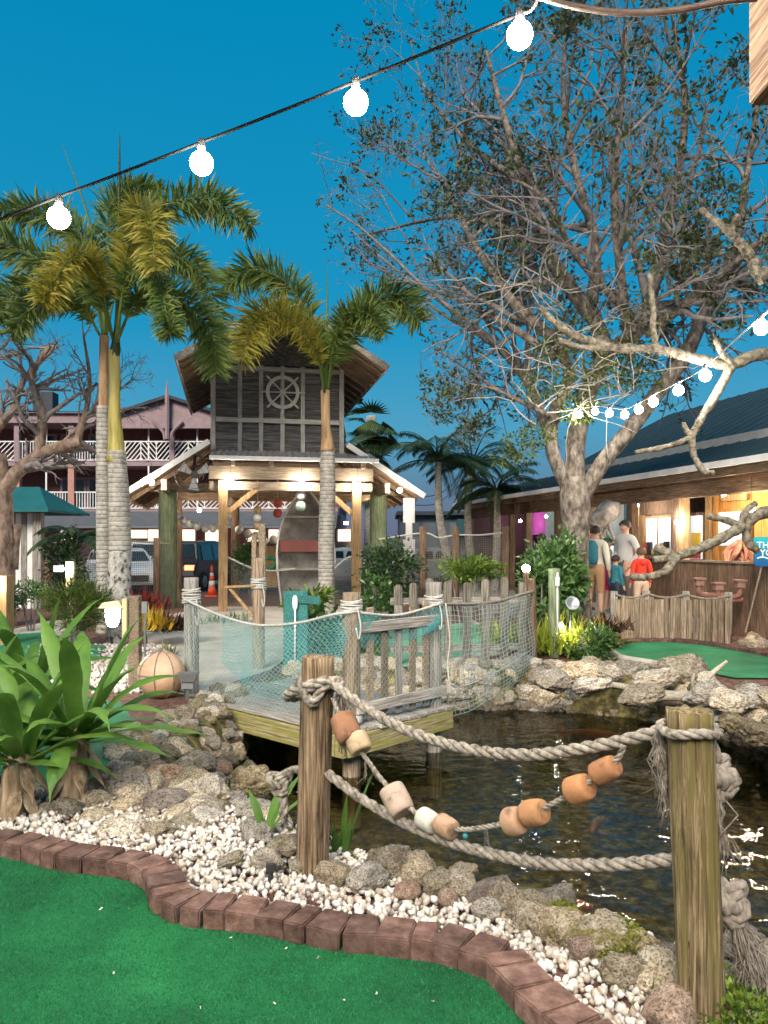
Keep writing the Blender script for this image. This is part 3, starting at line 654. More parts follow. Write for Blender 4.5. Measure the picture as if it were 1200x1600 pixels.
# lower rope
lo_px = [(512, 1208), (535, 1226), (565, 1248), (620, 1280), (690, 1311), (760, 1332), (850, 1349), (950, 1351), (1010, 1347), (1062, 1341)]
mb = MB(); rope_mesh(mb, cr([on_line(*p) for p in lo_px], 10), RR)
def knot(mb, c, s, r, axis=0.0, mi=0):           # overhand (trefoil) knot
    pts = []
    for k in range(49):
        t = 2 * math.pi * k / 48
        x, y, z = math.sin(t) + 2 * math.sin(2 * t), math.cos(t) - 2 * math.cos(2 * t), -math.sin(3 * t)
        v = Matrix.Rotation(axis, 3, 'Z') @ Matrix.Rotation(R(75), 3, 'X') @ Vector((x, y, z)) * (s / 3)
        pts.append(Vector(c) + v)
    rope_mesh(mb, pts, r, mi=mi)
lk = P(437, 1222, 3.72)
rope_mesh(mb, cr([P(480, 1205, 3.78), P(462, 1203, 3.8), lk + Vector((.02, 0, .03)), lk], 6), RR); knot(mb, lk, .055, RR * .85, .4)
rope_mesh(mb, [lk + Vector((.005, 0, -.02)), lk + Vector((.018, 0, -.08)), lk + Vector((.022, 0, -.16))], RR)
fray(mb, lk + Vector((.022, 0, -.15)), (0, 0, -1), 14, .05, .005, .15)
o = mb.build('rope', ROPE, None, True); tag(o, 'thick lower rope passing through the near posts with a knotted end', 'rope')
# right post knots
k1 = P(1122, 1212, 2.60); mb = MB()
rope_mesh(mb, cr([P(1098, 1130, 2.57), P(1108, 1160, 2.6), k1 + Vector((.0, 0, .05))], 8), .024); knot(mb, k1, .062, .03, .9); knot(mb, k1 + Vector((.008, .005, -.012)), .045, .03, 2.2)
fray(mb, k1 + Vector((-.015, 0, -.04)), (.02, 0, -1), 90, .24, .0034, .07); fray(mb, k1 + Vector((.012, 0, -.2)), (.35, 0, -.7), 14, .1, .002, .25)
o = mb.build('rope_knot', ROPE_DARK, None, True); tag(o, 'upper frayed rope knot hanging beside the mossy right post', 'rope knot', 'frayed knots')
k2 = P(1142, 1408, 2.6); mb = MB()
rope_mesh(mb, cr([P(1100, 1352, 2.57), P(1118, 1375, 2.6), k2 + Vector((-.01, 0, .03))], 8), .027); knot(mb, k2, .06, .031, .5)
fray(mb, k2 + Vector((.015, 0, -.04)), (.33, -.05, -1), 120, .36, .0026, .13); fray(mb, k2 + Vector((.06, 0, -.15)), (.3, -.05, -1), 50, .24, .0022, .2)
o = mb.build('rope_knot', ROPE_DARK, None, True); tag(o, 'lower rope knot with a long frayed tail beside the right post', 'rope knot', 'frayed knots')
# floats
def corkmat(name, c):
    c = tuple(x * .58 + .02 for x in c); return M(name, [(.32, tuple(x * .5 for x in c)), (.45, c), (.68, tuple(min(1, x * 1.18) for x in c))], ns=16, rough=.85, bump=.7, bs=60, bd=.004)
def floatcork(px, py, ang, dia, Lx, col, label):
    c = on_line(px, py, -.02); r = dia / 2 / F * c.y; L = Lx / F * c.y
    nrm = Vector((PRA.x - PLA.x, PRA.y - PLA.y, 0)).normalized()
    d = (nrm * math.cos(R(ang)) + Vector((0, 0, math.sin(R(ang)))) + Vector((0, -.25, 0))).normalized()
    Mx = d.to_track_quat('Z', 'Y').to_matrix(); mb = MB()
    prof = [(r * .25, -L / 2 - .001), (r * .82, -L / 2), (r * .95, -L / 2 + .006), (r, -L * .3), (r * 1.0, 0), (r * .97, L * .3), (r * .9, L / 2 - .006), (r * .78, L / 2), (r * .22, L / 2 - .004)]
    mb.lathe(prof, c, 22, Mx); o = mb.build('cork_float', corkmat('cork_' + str(px), col), None, True)
    for v in o.data.vertices:
        k = 1 + .03 * mnoise.noise(v.co * 18); v.co = c + (v.co - c) * k
    return tag(o, label, 'float', 'cork floats on the cord')
floatcork(541, 1138, -58, 42, 44, (.34, .15, .07), 'cracked dark rust float at the top, next to the left post')
floatcork(560, 1161, -58, 37, 30, (.60, .42, .25), 'beige float directly below the cracked rust float')
floatcork(620, 1250, -52, 42, 46, (.56, .40, .31), 'single pinkish beige float between the beige and white floats')
floatcork(669, 1282, -12, 34, 34, (.66, .62, .54), 'off-white float touching a tan float at the bottom of the cord')
floatcork(697, 1292, -10, 34, 34, (.50, .30, .18), 'tan float touching the off-white float at the bottom of the cord')
floatcork(804, 1283, 24, 44, 30, (.52, .30, .17), 'light terracotta float, left of the touching orange pair')
floatcork(835, 1270, 24, 42, 38, (.50, .235, .09), 'orange float touching the light terracotta float')
floatcork(905, 1233, 32, 44, 40, (.52, .225, .08), 'orange float, second from the upper right end of the cord')
floatcork(946, 1203, 38, 38, 44, (.46, .19, .07), 'deep orange float at the upper right end of the cord')
o = MB(); o.ball(on_line(727, 1306, -.02), .012, 10); tag(o.build('bead', TEALP, None, True), 'small teal bead hanging beside the tan float', 'bead')

# ------------------------------------------------------------------ plank footbridge
CN = Vector((-.36, 6.55, 0)); U = Vector((-.743, .67, 0)).normalized(); Vd = Vector((.67, .743, 0)).normalized(); BL, BW = 2.5, 1.5
root = thing('plank_footbridge', 'weathered plank footbridge over the pond with a slatted side rail', 'bridge', CN)
npl = 11; pw = BW / npl
def board(name, a, b, wd, th, mat, parent, up=(0, 0, 1)):      # a plank whose own X runs along the grain
    a = Vector(a); b = Vector(b); x = b - a; L = x.length; x /= L; z = Vector(up); z = (z - x * x.dot(z)).normalized(); y = z.cross(x)
    bm = bmesh.new(); bmesh.ops.create_cube(bm, size=1); bmesh.ops.scale(bm, vec=(L, wd, th), verts=bm.verts[:])
    for v in bm.verts: v.co += Vector((random.uniform(-.006, .006), 0, 0))
    bmesh.ops.bevel(bm, geom=bm.edges[:], offset=min(.006, th * .2, wd * .2), segments=1, affect='EDGES')
    me = bpy.data.meshes.new(name); bm.to_mesh(me); bm.free(); me.materials.append(mat)
    o = link(name, me, parent); Mx = Matrix((x, y, z)).transposed().to_4x4(); Mx.translation = (a + b) / 2
    o.matrix_basis = Mx; return o
for i in range(npl):
    o_ = CN + Vd * (pw * (i + .5)); e = random.uniform(-.02, .03)
    board('plank', o_ - U * (.05 + e), o_ + U * (BL + e), pw - .012, .04, W_GREYX, root).location.z = -.02 + random.uniform(-.004, .004)
z_ = Vector((0, 0, -.135))
board('fascia', CN + z_ - U * .04, CN + z_ + U * BL, .04, .185, W_MOSSX, root)
board('fascia', CN + z_ - U * .04 + Vd * .03, CN + z_ - U * .04 + Vd * BW, .04, .185, W_MOSSX, root)
board('fascia', CN + z_ + U * BL + Vd * .03, CN + z_ + U * BL + Vd * BW, .04, .185, W_MOSSX, root)
board('fascia', CN + z_ + Vd * BW, CN + z_ + Vd * BW + U * BL, .04, .185, W_MOSSX, root)
POSTS = {'a': (CN + U * 2.38 + Vd * .10, 1.24), 'b': (CN + U * .12 + Vd * .24, 1.17), 'c': (CN + U * .08 + Vd * 1.36, 1.22)}
for k, (p, h) in POSTS.items():
    log_mesh('post', Vector((p.x, p.y, -.9 if k != 'a' else -.3)), Vector((p.x, p.y, h)), .082, .078, W_GREY if k != 'b' else W_FENCE, root, 16, .03, ord(k))
pb, pc = POSTS['b'][0], POSTS['c'][0]; dr = (pc - pb).normalized(); off = -U * .09
board('rail', pb + off + dr * .02 + Vector((0, 0, .86)), pc + off + dr * .06 + Vector((0, 0, .86)), .035, .10, W_GREYX, root)
board('rail', pb + off - dr * .02 + Vector((0, 0, .15)), pc + off + dr * .08 + Vector((0, 0, .15)), .035, .10, W_GREYX, root)
for t in (.16, .33, .5, .67, .84):
    q_ = pb.lerp(pc, t) + off * .55; board('picket', q_ + Vector((0, 0, .03)), q_ + Vector((0, 0, 1.02 + random.uniform(-.05, .05))), .085, .022, W_FENCE if t != .5 else W_GREYX, root, up=tuple(U))
# wrapped cord on posts
def wrap(label, p, r, z0, z1, turns, cr_=.011, mat=CORD):
    mb = MB(); pts = []
    for k in range(int(turns * 14) + 1):
        a = 2 * math.pi * k / 14; pts.append(Vector((p.x + (r + cr_) * math.cos(a), p.y + (r + cr_) * math.sin(a), lerp(z0, z1, k / (turns * 14)) + .006 * math.sin(a * 1.7))))
    mb.tube(pts, cr_, 5); d = (Vector((0, 0, 0)) - p); d.z = 0; d.normalize(); e = p + d * (r + .02) + Vector((.05, 0, z0))
    mb.tube(cr([e + Vector((0, 0, .06)), e + Vector((.03, -.02, -.1)), e + Vector((.015, -.02, -.22)), e + Vector((-.01, -.01, -.12))], 5), .008, 5)
    return tag(mb.build('lashing', mat, None, True), label, 'rope', 'rope lashings on posts')
pa = POSTS['a'][0]
wrap('white cord wound round the post at the path end of the footbridge', pa, .082, .96, 1.12, 6)
wrap('white cord wound round the front corner post of the footbridge', pb, .082, .99, 1.1, 6, .01)
wrap('white cord wound round the rear rail post of the footbridge', pc, .08, .98, 1.09, 6, .01)
mb = MB(); mb.lathe([(.095, .02), (.1, .03), (.1, .085), (.095, .09)], (pb.x, pb.y, 0), 18); tag(mb.build('post_collar', CORD, None, True), 'white cord band at the foot of the front corner post', 'rope')
P2 = G(404, 1045); P5 = G(832, 1040)
o = log_mesh('mooring_post', P2 - Vector((0, 0, .1)), P2 + Vector((0, 0, 1.42)), .08, .078, W_FENCE, None, 16, .04, 9); tag(o, 'brown post behind the footbridge with a pale bracket board at its side', 'post')
o2 = board('stake', P2 + Vector((-.06, .02, .9)), P2 + Vector((-.06, .02, 1.72)), .06, .05, W_FENCE, o, up=(0, 1, 0)); o3 = board('stake', P2 + Vector((.05, .0, .9)), P2 + Vector((.05, .0, 1.86)), .08, .06, W_FENCE, o, up=(0, 1, 0))
board('bracket', P2 + Vector((-.42, -.05, 1.05)), P2 + Vector((-.02, -.05, 1.07)), .12, .03, W_TAN, o); board('bracket', P2 + Vector((-.36, -.05, 1.04)), P2 + Vector((-.06, -.05, .68)), .06, .04, W_TAN, o)
wrap('white cord wound round the brown post behind the footbridge', P2, .08, 1.02, 1.16, 6, .012)
o = log_mesh('mooring_post', P5 - Vector((0, 0, .1)), P5 + Vector((-.02, 0, 1.14)), .068, .06, W_BROWN, None, 14, .06, 12); tag(o, 'dark brown post at the far end of the pale net', 'post')
# ropes and nets
def zoff(p, z): return Vector((p.x, p.y, z))
A_ = zoff(pa - U * 0 - Vd * .1, 1.02); B_ = zoff(pb - Vd * .1 - U * .03, 1.0); C_ = zoff(pc - U * .11, 1.02)
ra = cr([A_, A_.lerp(B_, .25) + Vector((0, 0, -.13)), A_.lerp(B_, .5) + Vector((0, -.02, -.19)), A_.lerp(B_, .75) + Vector((0, 0, -.13)), B_, B_.lerp(C_, .5) + Vector((0, 0, -.07)), C_], 10)
mb = MB(); mb.tube(ra, .013, 6); tag(mb.build('rope', CORD, None, True), 'thin white rope holding the fine net along the footbridge', 'rope')
mb = MB(); rc = cr([zoff(pc + Vector((.05, 0, 0)), 1.0), pc.lerp(P5, .5) + Vector((0, -.08, .93)), zoff(P5, .98) + Vector((0, -.05, 0))], 14); rope_mesh(mb, rc, .02)
tag(mb.build('rope', ROPE, None, True), 'twisted rope along the top of the pale square net', 'rope')
def fnA(u, v):
    k = u * 40; i = min(39, int(k)); p = ra[i].lerp(ra[i + 1], k - i); q_ = A_.lerp(B_, u); z = lerp(p.z, .03 + .04 * math.sin(9 * u), v)
    return (p.x + .025 * math.sin(14 * u + 5 * v), p.y - .05 * math.sin(math.pi * v) + .02 * math.sin(11 * u), z)
nets = tag(net('fishing_net', fnA, 84, 30, .0019, NETM), 'fine pale diamond-mesh net draped along the front of the footbridge', 'net')
def fnB(u, v):
    k = 40 + u * 20; i = min(59, int(k)); p = ra[i].lerp(ra[i + 1], k - i); return (p.x, p.y - .03 * math.sin(3 * v), lerp(p.z, .05, v))
tag(net('fishing_net', fnB, 46, 30, .0015, NETM), 'fine pale net stretched over the slatted rail of the footbridge', 'net')
def fnT(u, v):
    k = 10 + u * 50; i = min(59, int(k)); p = ra[i].lerp(ra[i + 1], k - i); d = .85 * (1 - u * .6) * (.55 + .45 * math.sin(math.pi * min(1, u * 1.6)))
    return (p.x + .04 * math.sin(22 * u) + .02, p.y + .06 + .04 * math.sin(15 * u + 4 * v), p.z - .02 - d * v)
tag(net('fishing_net', fnT, 100, 34, .0024, NETTEAL), 'crumpled teal net bunched under the white rope of the footbridge', 'net')
def fnC(u, v):
    k = u * (len(rc) - 1); i = min(len(rc) - 2, int(k)); p = rc[i].lerp(rc[i + 1], k - i)
    sag = .14 * math.sin(math.pi * u) * v; x = lerp(p.x, lerp(pc.x + .05, P5.x - .02, u), v)
    return (x + .03 * math.sin(7 * v + 3 * u), p.y - .18 * math.sin(math.pi * v * .8) * math.sin(math.pi * u) - .05 * v, lerp(p.z - .02, -.16 + .10 * u, v) + .012 * math.sin(19 * u))
tag(net('fishing_net', fnC, 26, 22, .0034, NETM, None, False), 'pale square-mesh net hanging between footbridge and dark brown post', 'net')
mb = MB(); mb.tube(cr([C_ + Vector((.03, -.02, 0)), C_ + Vector((.07, -.03, -.35)), C_ + Vector((.05, -.03, -.62)), C_ + Vector((.13, 0, -.82)), P5.lerp(pc, .5) + Vector((0, -.15, .12)), P5 + Vector((-.05, -.05, .2))], 8), .008, 5)
tag(mb.build('cord', CORD, None, True), 'white cord hanging down the side edge of the square net', 'cord')
# teal board with a paddle, behind the deck
pt = G(462, 1052); o = thing('teal_board', 'upright teal board behind the fine net', 'board', pt); board('plank', pt, pt + Vector((0, 0, 1.02)), .3, .04, W_TEAL, o, up=(0, 1, 0))
board('plank', pt + Vector((.0, -.03, .92)), pt + Vector((0.3, -.03, .9)), .1, .03, W_TEAL, o, up=(0, 1, 0))
mb = MB(); q_ = pt + Vector((0, -.07, 0)); mb.tube([q_ + Vector((0, 0, .1)), q_ + Vector((0, 0, .8))], .012, 6); mb.lathe([(.01, 0), (.03, .04), (.035, .1), (.03, .16), (.012, .19)], q_ + Vector((0, 0, .78)), 10, Matrix.Diagonal((1, .4, 1))); tag(mb.build('paddle', WHITE, None, True), 'small white paddle leaning on the teal board', 'paddle')
# picket fence behind the square net
pf = thing('picket_fence', 'grey round-topped picket fence behind the square net', 'fence', G(700, 1036))
def picket(p, wd, h, mat, parent, up=(0, 1, 0)):
    pts = [(-wd / 2, 0), (wd / 2, 0), (wd / 2, h - wd * .45)] + [(wd / 2 * math.cos(R(a)), h - wd * .45 + wd * .45 * math.sin(R(a))) for a in (35, 70, 110, 145)] + [(-wd / 2, h - wd * .45)]
    vs = [Vector((x, y, z)) + p for y in (-.011, .011) for x, z in pts]; n_ = len(pts)
    mb = MB(); mb.add(vs, [tuple(range(n_)), tuple(reversed(range(n_, 2 * n_)))] + [(k, n_ + k, n_ + (k + 1) % n_, (k + 1) % n_) for k in range(n_)])
    o = mb.build('picket', mat, parent); return o
F0, F1 = G(622, 1042), G(822, 1036)
for px in (622, 645, 670, 698, 728, 757, 787, 816):
    t = (px - 622) / 200; p = F0.lerp(F1, t); picket(p + Vector((0, 0, .02)), .108, 1.10 + random.uniform(-.05, .05) - (.0 if px > 650 else .02), W_PICKET, pf)
board('rail', F0 + Vector((-.1, .035, .85)), F1 + Vector((.05, .035, .85)), .035, .09, W_GREYX, pf); board('rail', F0 + Vector((-.1, .035, .22)), F1 + Vector((.05, .035, .22)), .035, .09, W_GREYX, pf)
# driftwood on the far rocks
WDRY = woodmat('driftwood', (.28, .23, .17), (.45, .40, .32), (.60, .55, .46), 'X')
d0 = thing('driftwood_branch', 'bleached forked driftwood branch lying on the far rocks', 'driftwood', P(1040, 1086, 8.4))
def dbr(pp, r): mb = MB(); mb.tube(cr([P(*p) for p in pp], 6), [lerp(r[0], r[1], k / (6 * (len(pp) - 1))) for k in range(6 * (len(pp) - 1) + 1)], 8); mb.build('branch', WDRY, d0, True)
dbr([(910, 1060, 8.9), (980, 1074, 8.6), (1040, 1084, 8.4), (1085, 1087, 8.4), (1115, 1090, 8.3)], (.03, .055)); dbr([(985, 1088, 8.3), (1030, 1087, 8.35), (1075, 1088, 8.4)], (.05, .06)); dbr([(1085, 1085, 8.4), (1110, 1055, 8.3), (1136, 1033, 8.2)], (.05, .015)); dbr([(1083, 1085, 8.4), (1082, 1065, 8.3), (1085, 1052, 8.3)], (.03, .012)); dbr([(945, 1071, 8.8), (990, 1078, 8.7), (1020, 1082, 8.5)], (.02, .03))
# fish
KOI = M('koi_skin', [(.42, (.42, .12, .05)), (.5, (.34, .14, .07)), (.55, (.28, .22, .16)), (.7, (.40, .36, .30))], ns=2.5, detail=2, rough=.35, bump=.1)
def koi(p, L, rz, label):
    mb = MB(); path = []; rad = []
    for k in range(13):
        t = k / 12; path.append(Vector((L * (t - .5), .05 * L * math.sin(3 * t), 0))); rad.append(max(.003, L * .1 * math.sin(math.pi * min(1, .08 + t * .86)) ** .8))
    mb.tube(path, rad, 10); mb.strip([Vector((L * .42, .01, 0)), Vector((L * .5, .02, 0)), Vector((L * .62, .03, 0))], [.01, .04, .08 * L * 2], side=Vector((0, 0, 1))); mb.strip([Vector((-.15 * L, .0, .07 * L)), Vector((.0, .0, .11 * L)), Vector((.2 * L, 0, .06 * L))], [.004, .02, .004], side=Vector((0, 1, 0)))
    mb.strip([Vector((-.22 * L, .08 * L, -.03)), Vector((-.15 * L, .2 * L, -.04))], [.03 * L, .06 * L], side=Vector((1, 0, 0))); mb.strip([Vector((-.22 * L, -.08 * L, -.03)), Vector((-.15 * L, -.2 * L, -.04))], [.03 * L, .06 * L], side=Vector((1, 0, 0)))
    o = mb.build('koi_fish', KOI, None, True, p); o.rotation_euler = (0, 0, rz); return tag(o, label, 'fish', 'koi in the pond')
koi(G(925, 1146, -.56), .6, R(165), 'pale orange koi swimming near the far rocks'); koi(G(860, 1403, -.50), .5, R(150), 'red and white koi under the lower rope')
koi(G(1150, 1205, -.52), .5, R(20), 'reddish koi beside the upper rope knot'); koi(G(935, 1288, -.6), .4, R(60), 'dim brownish koi deep in the middle of the pond')
# under-bridge things: cord bands on pilings are part of posts
# ground spike lamp, dark
p = G(423, 1393); o = thing('spike_lamp', 'small unlit black garden spike lamp in the white pebbles', 'garden lamp', p); mb = MB(); mb.bar(p, p + Vector((0, 0, .09)), .018, .018); mb.build('spike', BLACK, o); mb = MB(); mb.box(p + Vector((.0, 0, .11)), (.04, .03, .035)); mb.bar(p + Vector((.02, 0, .115)), p + Vector((.045, -.01, .12)), .02, .006); mb.build('head', BLACK, o)
mb = MB(); mb.tube(cr([G(*q_, .03) for q_ in ((415, 1392), (375, 1375), (330, 1388), (300, 1380))], 6), .004, 5); tag(mb.build('cable', BLACK, None), 'thin black cable from the spike lamp lying on the pebbles', 'cable')
mb = MB(); mb.tube(cr([G(*q_, .04) for q_ in ((110, 1283), (135, 1285), (165, 1292), (200, 1290), (215, 1300), (190, 1305), (165, 1314))], 6), .005, 5); tag(mb.build('cable', BLACK, None), 'thin black cable looping at the foot of the large lily', 'cable')
# ------------------------------------------------------------------ buildings: pavilion (rotated frame)
PC = Vector((-2.6, 18.9, 0)); EX = Vector((.98, .2, 0)).normalized(); EY = Vector((-.2, .98, 0)).normalized()
def pv(x, y, z): return PC + EX * x + EY * y + Vector((0, 0, z))
MP = Matrix((EX, EY, Vector((0, 0, 1)))).transposed()
pav = thing('shelter_pavilion', 'grey timber pavilion with a tall plank tower and gable roof', 'pavilion', PC)
def pbox(name, c, size, mat, parent=pav):
    mb = MB(); mb.box((0, 0, 0), size); o = mb.build(name, mat, None); o.parent = parent; o.matrix_parent_inverse = parent.matrix_basis.inverted()
    Mx = MP.to_4x4(); Mx.translation = pv(*c); o.matrix_basis = Mx; return o
def ppoly(name, pts, mat, th=.03, parent=pav):   # extruded polygon given in the local frame (front face at y)
    mb = MB(); n_ = len(pts); vs = [pv(*p) for p in pts] + [pv(p[0], p[1] + th, p[2]) for p in pts]
    mb.add(vs, [tuple(range(n_)), tuple(reversed(range(n_, 2 * n_)))] + [(k, n_ + k, n_ + (k + 1) % n_, (k + 1) % n_) for k in range(n_)]); return mb.build(name, mat, parent)
# tower siding as horizontal boards
zz = 3.72; k = 0
while zz < 5.98:
    h = .205; top = min(zz + h, 6.0)
    if top - zz > .06: pbox('siding_board', (0, .02 + .012 * (k % 2), (zz + top) / 2), (3.2, .03, top - zz - .008), W_DARKX)
    zz += h; k += 1
pbox('backing', (0, .09, 4.85), (3.14, .03, 2.28), W_DARKX)
ppoly('gable_board', [(-1.6, .03, 6.0), (1.6, .03, 6.0), (0, .03, 6.92)], W_DARKX)
for sx in (-1, 1): pbox('side_wall', (sx * 1.58, 2.2, 4.85), (.05, 4.3, 2.3), W_DARKX)
pbox('back_wall', (0, 4.35, 4.85), (3.1, .05, 2.3), W_DARKX)
for x in (-1.57, -.93, -.42, .1, .6, 1.12, 1.57):
    pbox('batten', (x, -.02, 4.87 if abs(x) > 1.5 else 4.92), (.115 if abs(x) > 1.5 else .1, .035, 2.3 if abs(x) > 1.5 else 2.12), W_PALE)
pbox('batten', (0, -.045, 4.62), (3.0, .02, .11), W_PALEX); pbox('batten', (0, -.045, 5.88), (3.0, .02, .11), W_PALEX)
# upper gable roof: corrugated metal, rafters under it
TIN = plain('tin_roof', (.30, .30, .31), .5, .3); TIND = M('dark_roof', [(.3, (.05, .052, .055)), (.7, (.11, .11, .115))], ns=3, rough=.7, bump=.3, bs=20)
def slope(name, a, b, y0, y1, th, mat, wave=.0, parent=pav):    # sheet from line a=(x,z) to b=(x,z), y0..y1, optionally corrugated along y
    n_ = max(1, int(abs(y1 - y0) / (.075 if wave else 9))) if wave else 1; mb = MB(); vs = []
    dx, dz = b[0] - a[0], b[1] - a[1]; L = math.hypot(dx, dz); nx, nz = -dz / L, dx / L
    if nz < 0: nx, nz = -nx, -nz
    for i in range(n_ + 1):
        y = lerp(y0, y1, i / n_); w_ = wave * (1 if i % 2 else -1)
        for (x, z) in (a, b):
            for t in (0, th): vs.append(pv(x + nx * (w_ + t), y, z + nz * (w_ + t)))
    fs = []
    for i in range(n_):
        o_ = i * 4; fs += [(o_, o_ + 2, o_ + 6, o_ + 4), (o_ + 1, o_ + 5, o_ + 7, o_ + 3)]
        fs += [(o_, o_ + 4, o_ + 5, o_ + 1), (o_ + 2, o_ + 3, o_ + 7, o_ + 6)]
    fs += [(0, 1, 3, 2), (n_ * 4, n_ * 4 + 2, n_ * 4 + 3, n_ * 4 + 1)]
    mb.add(vs, fs); return mb.build(name, mat, parent)
RZ = 6.98
for sx in (-1, 1):
    rf = slope('roof', (0, RZ), (sx * 2.28, 5.6), -2.1, 5.0, .03, TIND, .018)
    slope('fascia', (0, RZ - .1), (sx * 2.29, 5.5), -2.15, -2.11, .14, W_GREYX)
    slope('fascia', (sx * 2.26, 5.52), (sx * 2.30, 5.5), -2.1, 5.0, .12, W_GREYX)
    y = -1.85
    while y < 4.9:
        slope('rafter', (sx * .1, RZ - .17), (sx * 2.24, 5.49), y, y + .06, .1, W_BROWNX); y += .62
    slope('soffit', (sx * .05, RZ - .06), (sx * 2.24, 5.545), -2.08, 4.95, .012, W_BROWNX)
# lower side lean-to roofs and the front awning
for sx in (-1, 1):
    xo, zo = sx * 3.55, 2.82 if sx > 0 else 2.76
    slope('roof', (sx * 1.62, 4.06), (xo, zo), -.35, 5.0, .03, TIN, .015)
    slope('barge_board', (sx * 1.62, 3.98), (xo + sx * .03, zo - .075), -.42, -.38, .13, WHITE)
    slope('soffit', (sx * 1.62, 3.98), (xo, zo - .05), -.37, 4.9, .012, W_BROWNX)
    y = .4
    while y < 4.9: slope('rafter', (sx * 1.62, 3.86), (xo, zo - .17), y, y + .05, .12, W_BROWNX); y += .8
    pbox('beam', (sx * 2.7, 2.3, 3.0), (.12, 5.0, .26), W_BEAM)
mb = MB(); vs = []
for i in range(53):
    x = lerp(-1.62, 2.32, i / 52); w_ = .014 * (1 if i % 2 else -1); vs += [pv(x, .0, 3.88 + w_), pv(x, -.86, 3.66 + w_)]
mb.add(vs, [(i * 2, i * 2 + 1, i * 2 + 3, i * 2 + 2) for i in range(52)]); mb.build('awning_roof', TIN, pav)
pbox('gutter', (.35, -.89, 3.6), (3.98, .09, .09), WHITE); pbox('beam', (.3, -.62, 3.28), (3.9, .1, .3), W_BEAM); pbox('beam', (.3, -.5, 2.98), (3.9, .09, .2), W_BEAM)
pbox('beam', (0, 1.0, 3.02), (6.9, .12, .24), W_BEAM); pbox('beam', (0, 4.2, 3.0), (6.6, .12, .24), W_BROWNX); pbox('ceiling', (0, 2.3, 3.62), (3.1, 4.1, .03), W_BROWNX)
for x in (-1.1, -.2, 1.0, 2.0): pbox('joist', (x, -.35, 3.5), (.09, .9, .14), W_BEAM)
def pcol(name, x, y, r, h, mat, sq=False):
    if sq: return pbox(name, (x, y, h / 2), (r * 2, r * 2, h), mat)
    return log_mesh(name, pv(x, y, -.05), pv(x, y, h), r, r * .97, mat, pav, 18, .025, x)
pcol('post', -1.33, -.5, .105, 3.1, W_TAN, True); pcol('post', 1.86, -.5, .105, 3.1, W_TAN, True)
for x in (-2.7, 2.7): pcol('piling', x, 1.0, .235, 2.95, W_GREENCOL)
for x, y in ((-2.65, 4.2), (2.65, 4.2), (-1.0, 4.2), (1.2, 4.2)): pcol('post', x, y, .13, 2.95, W_BROWN)
def pbrace(a, b): mb = MB(); mb.bar(pv(*a), pv(*b), .09, .12); mb.build('brace', W_TAN, pav)
pbrace((-1.22, -.5, 2.35), (-.42, -.5, 3.02)); pbrace((1.75, -.5, 2.35), (.98, -.5, 3.02))
# ship's wheel on the tower
WH = thing('ship_wheel', 'pale grey ship wheel mounted on the dark tower wall', 'wheel', pv(.1, -.06, 5.32)); c = Vector((.1, -.09, 5.32))
def ring(r0, r1, n=36, w_=.04):
    mb = MB(); vs = []
    for i in range(n):
        a = 2 * math.pi * i / n
        for r_, y in ((r0, -w_ / 2), (r1, -w_ / 2), (r1, w_ / 2), (r0, w_ / 2)): vs.append(pv(c.x + r_ * math.cos(a), c.y + y, c.z + r_ * math.sin(a)))
    mb.add(vs, [(i * 4 + k, i * 4 + (k + 1) % 4, ((i + 1) % n) * 4 + (k + 1) % 4, ((i + 1) % n) * 4 + k) for i in range(n) for k in range(4)]); return mb
ring(.325, .41).build('rim', WHEELM, WH); mb = MB(); mb.tube([pv(c.x, c.y + .02, c.z), pv(c.x, c.y - .05, c.z)], .075, 14); mb.build('hub', WHEELM, WH)
for k in range(8):
    a = 2 * math.pi * k / 8 + math.pi / 8 * 0; mb = MB(); mb.tube([pv(c.x + r_ * math.cos(a), c.y, c.z + r_ * math.sin(a)) for r_ in (.05, .33, .42, .5, .55)], [.02, .02, .022, .028, .016], 7); mb.build('spoke', WHEELM, WH)
# fan under the left roof
FN = thing('wall_fan', 'round black caged fan under the pavilion roof on the left', 'fan', pv(-2.05, -.3, 3.2)); fc = (-2.0, -.15, 3.26)
for r_ in (.45, .34, .22): mb = MB(); mb.tube([pv(fc[0] + r_ * math.cos(2 * math.pi * k / 24), fc[1] - .05, fc[2] + r_ * math.sin(2 * math.pi * k / 24)) for k in range(25)], .012 if r_ > .4 else .005, 5); mb.build('cage_ring', BLACK, FN)
mb = MB(); mb.tube([pv(fc[0], fc[1] - .04, fc[2]), pv(fc[0], fc[1] + .2, fc[2])], .09, 12); mb.bar(pv(fc[0], fc[1] + .1, fc[2]), pv(fc[0], fc[1] + .1, fc[2] + .75), .05, .05); mb.build('motor', BLACK, FN)
for k in range(3):
    a = 2 * math.pi * k / 3 + .5; mb = MB(); mb.add([pv(fc[0] + r_ * math.cos(a + d), fc[1] + .02 * s_, fc[2] + r_ * math.sin(a + d)) for r_, d, s_ in ((.08, -.3, -1), (.38, -.35, -1), (.4, .3, 1), (.08, .5, 1))], [(0, 1, 2, 3)]); mb.build('blade', STEEL, FN)
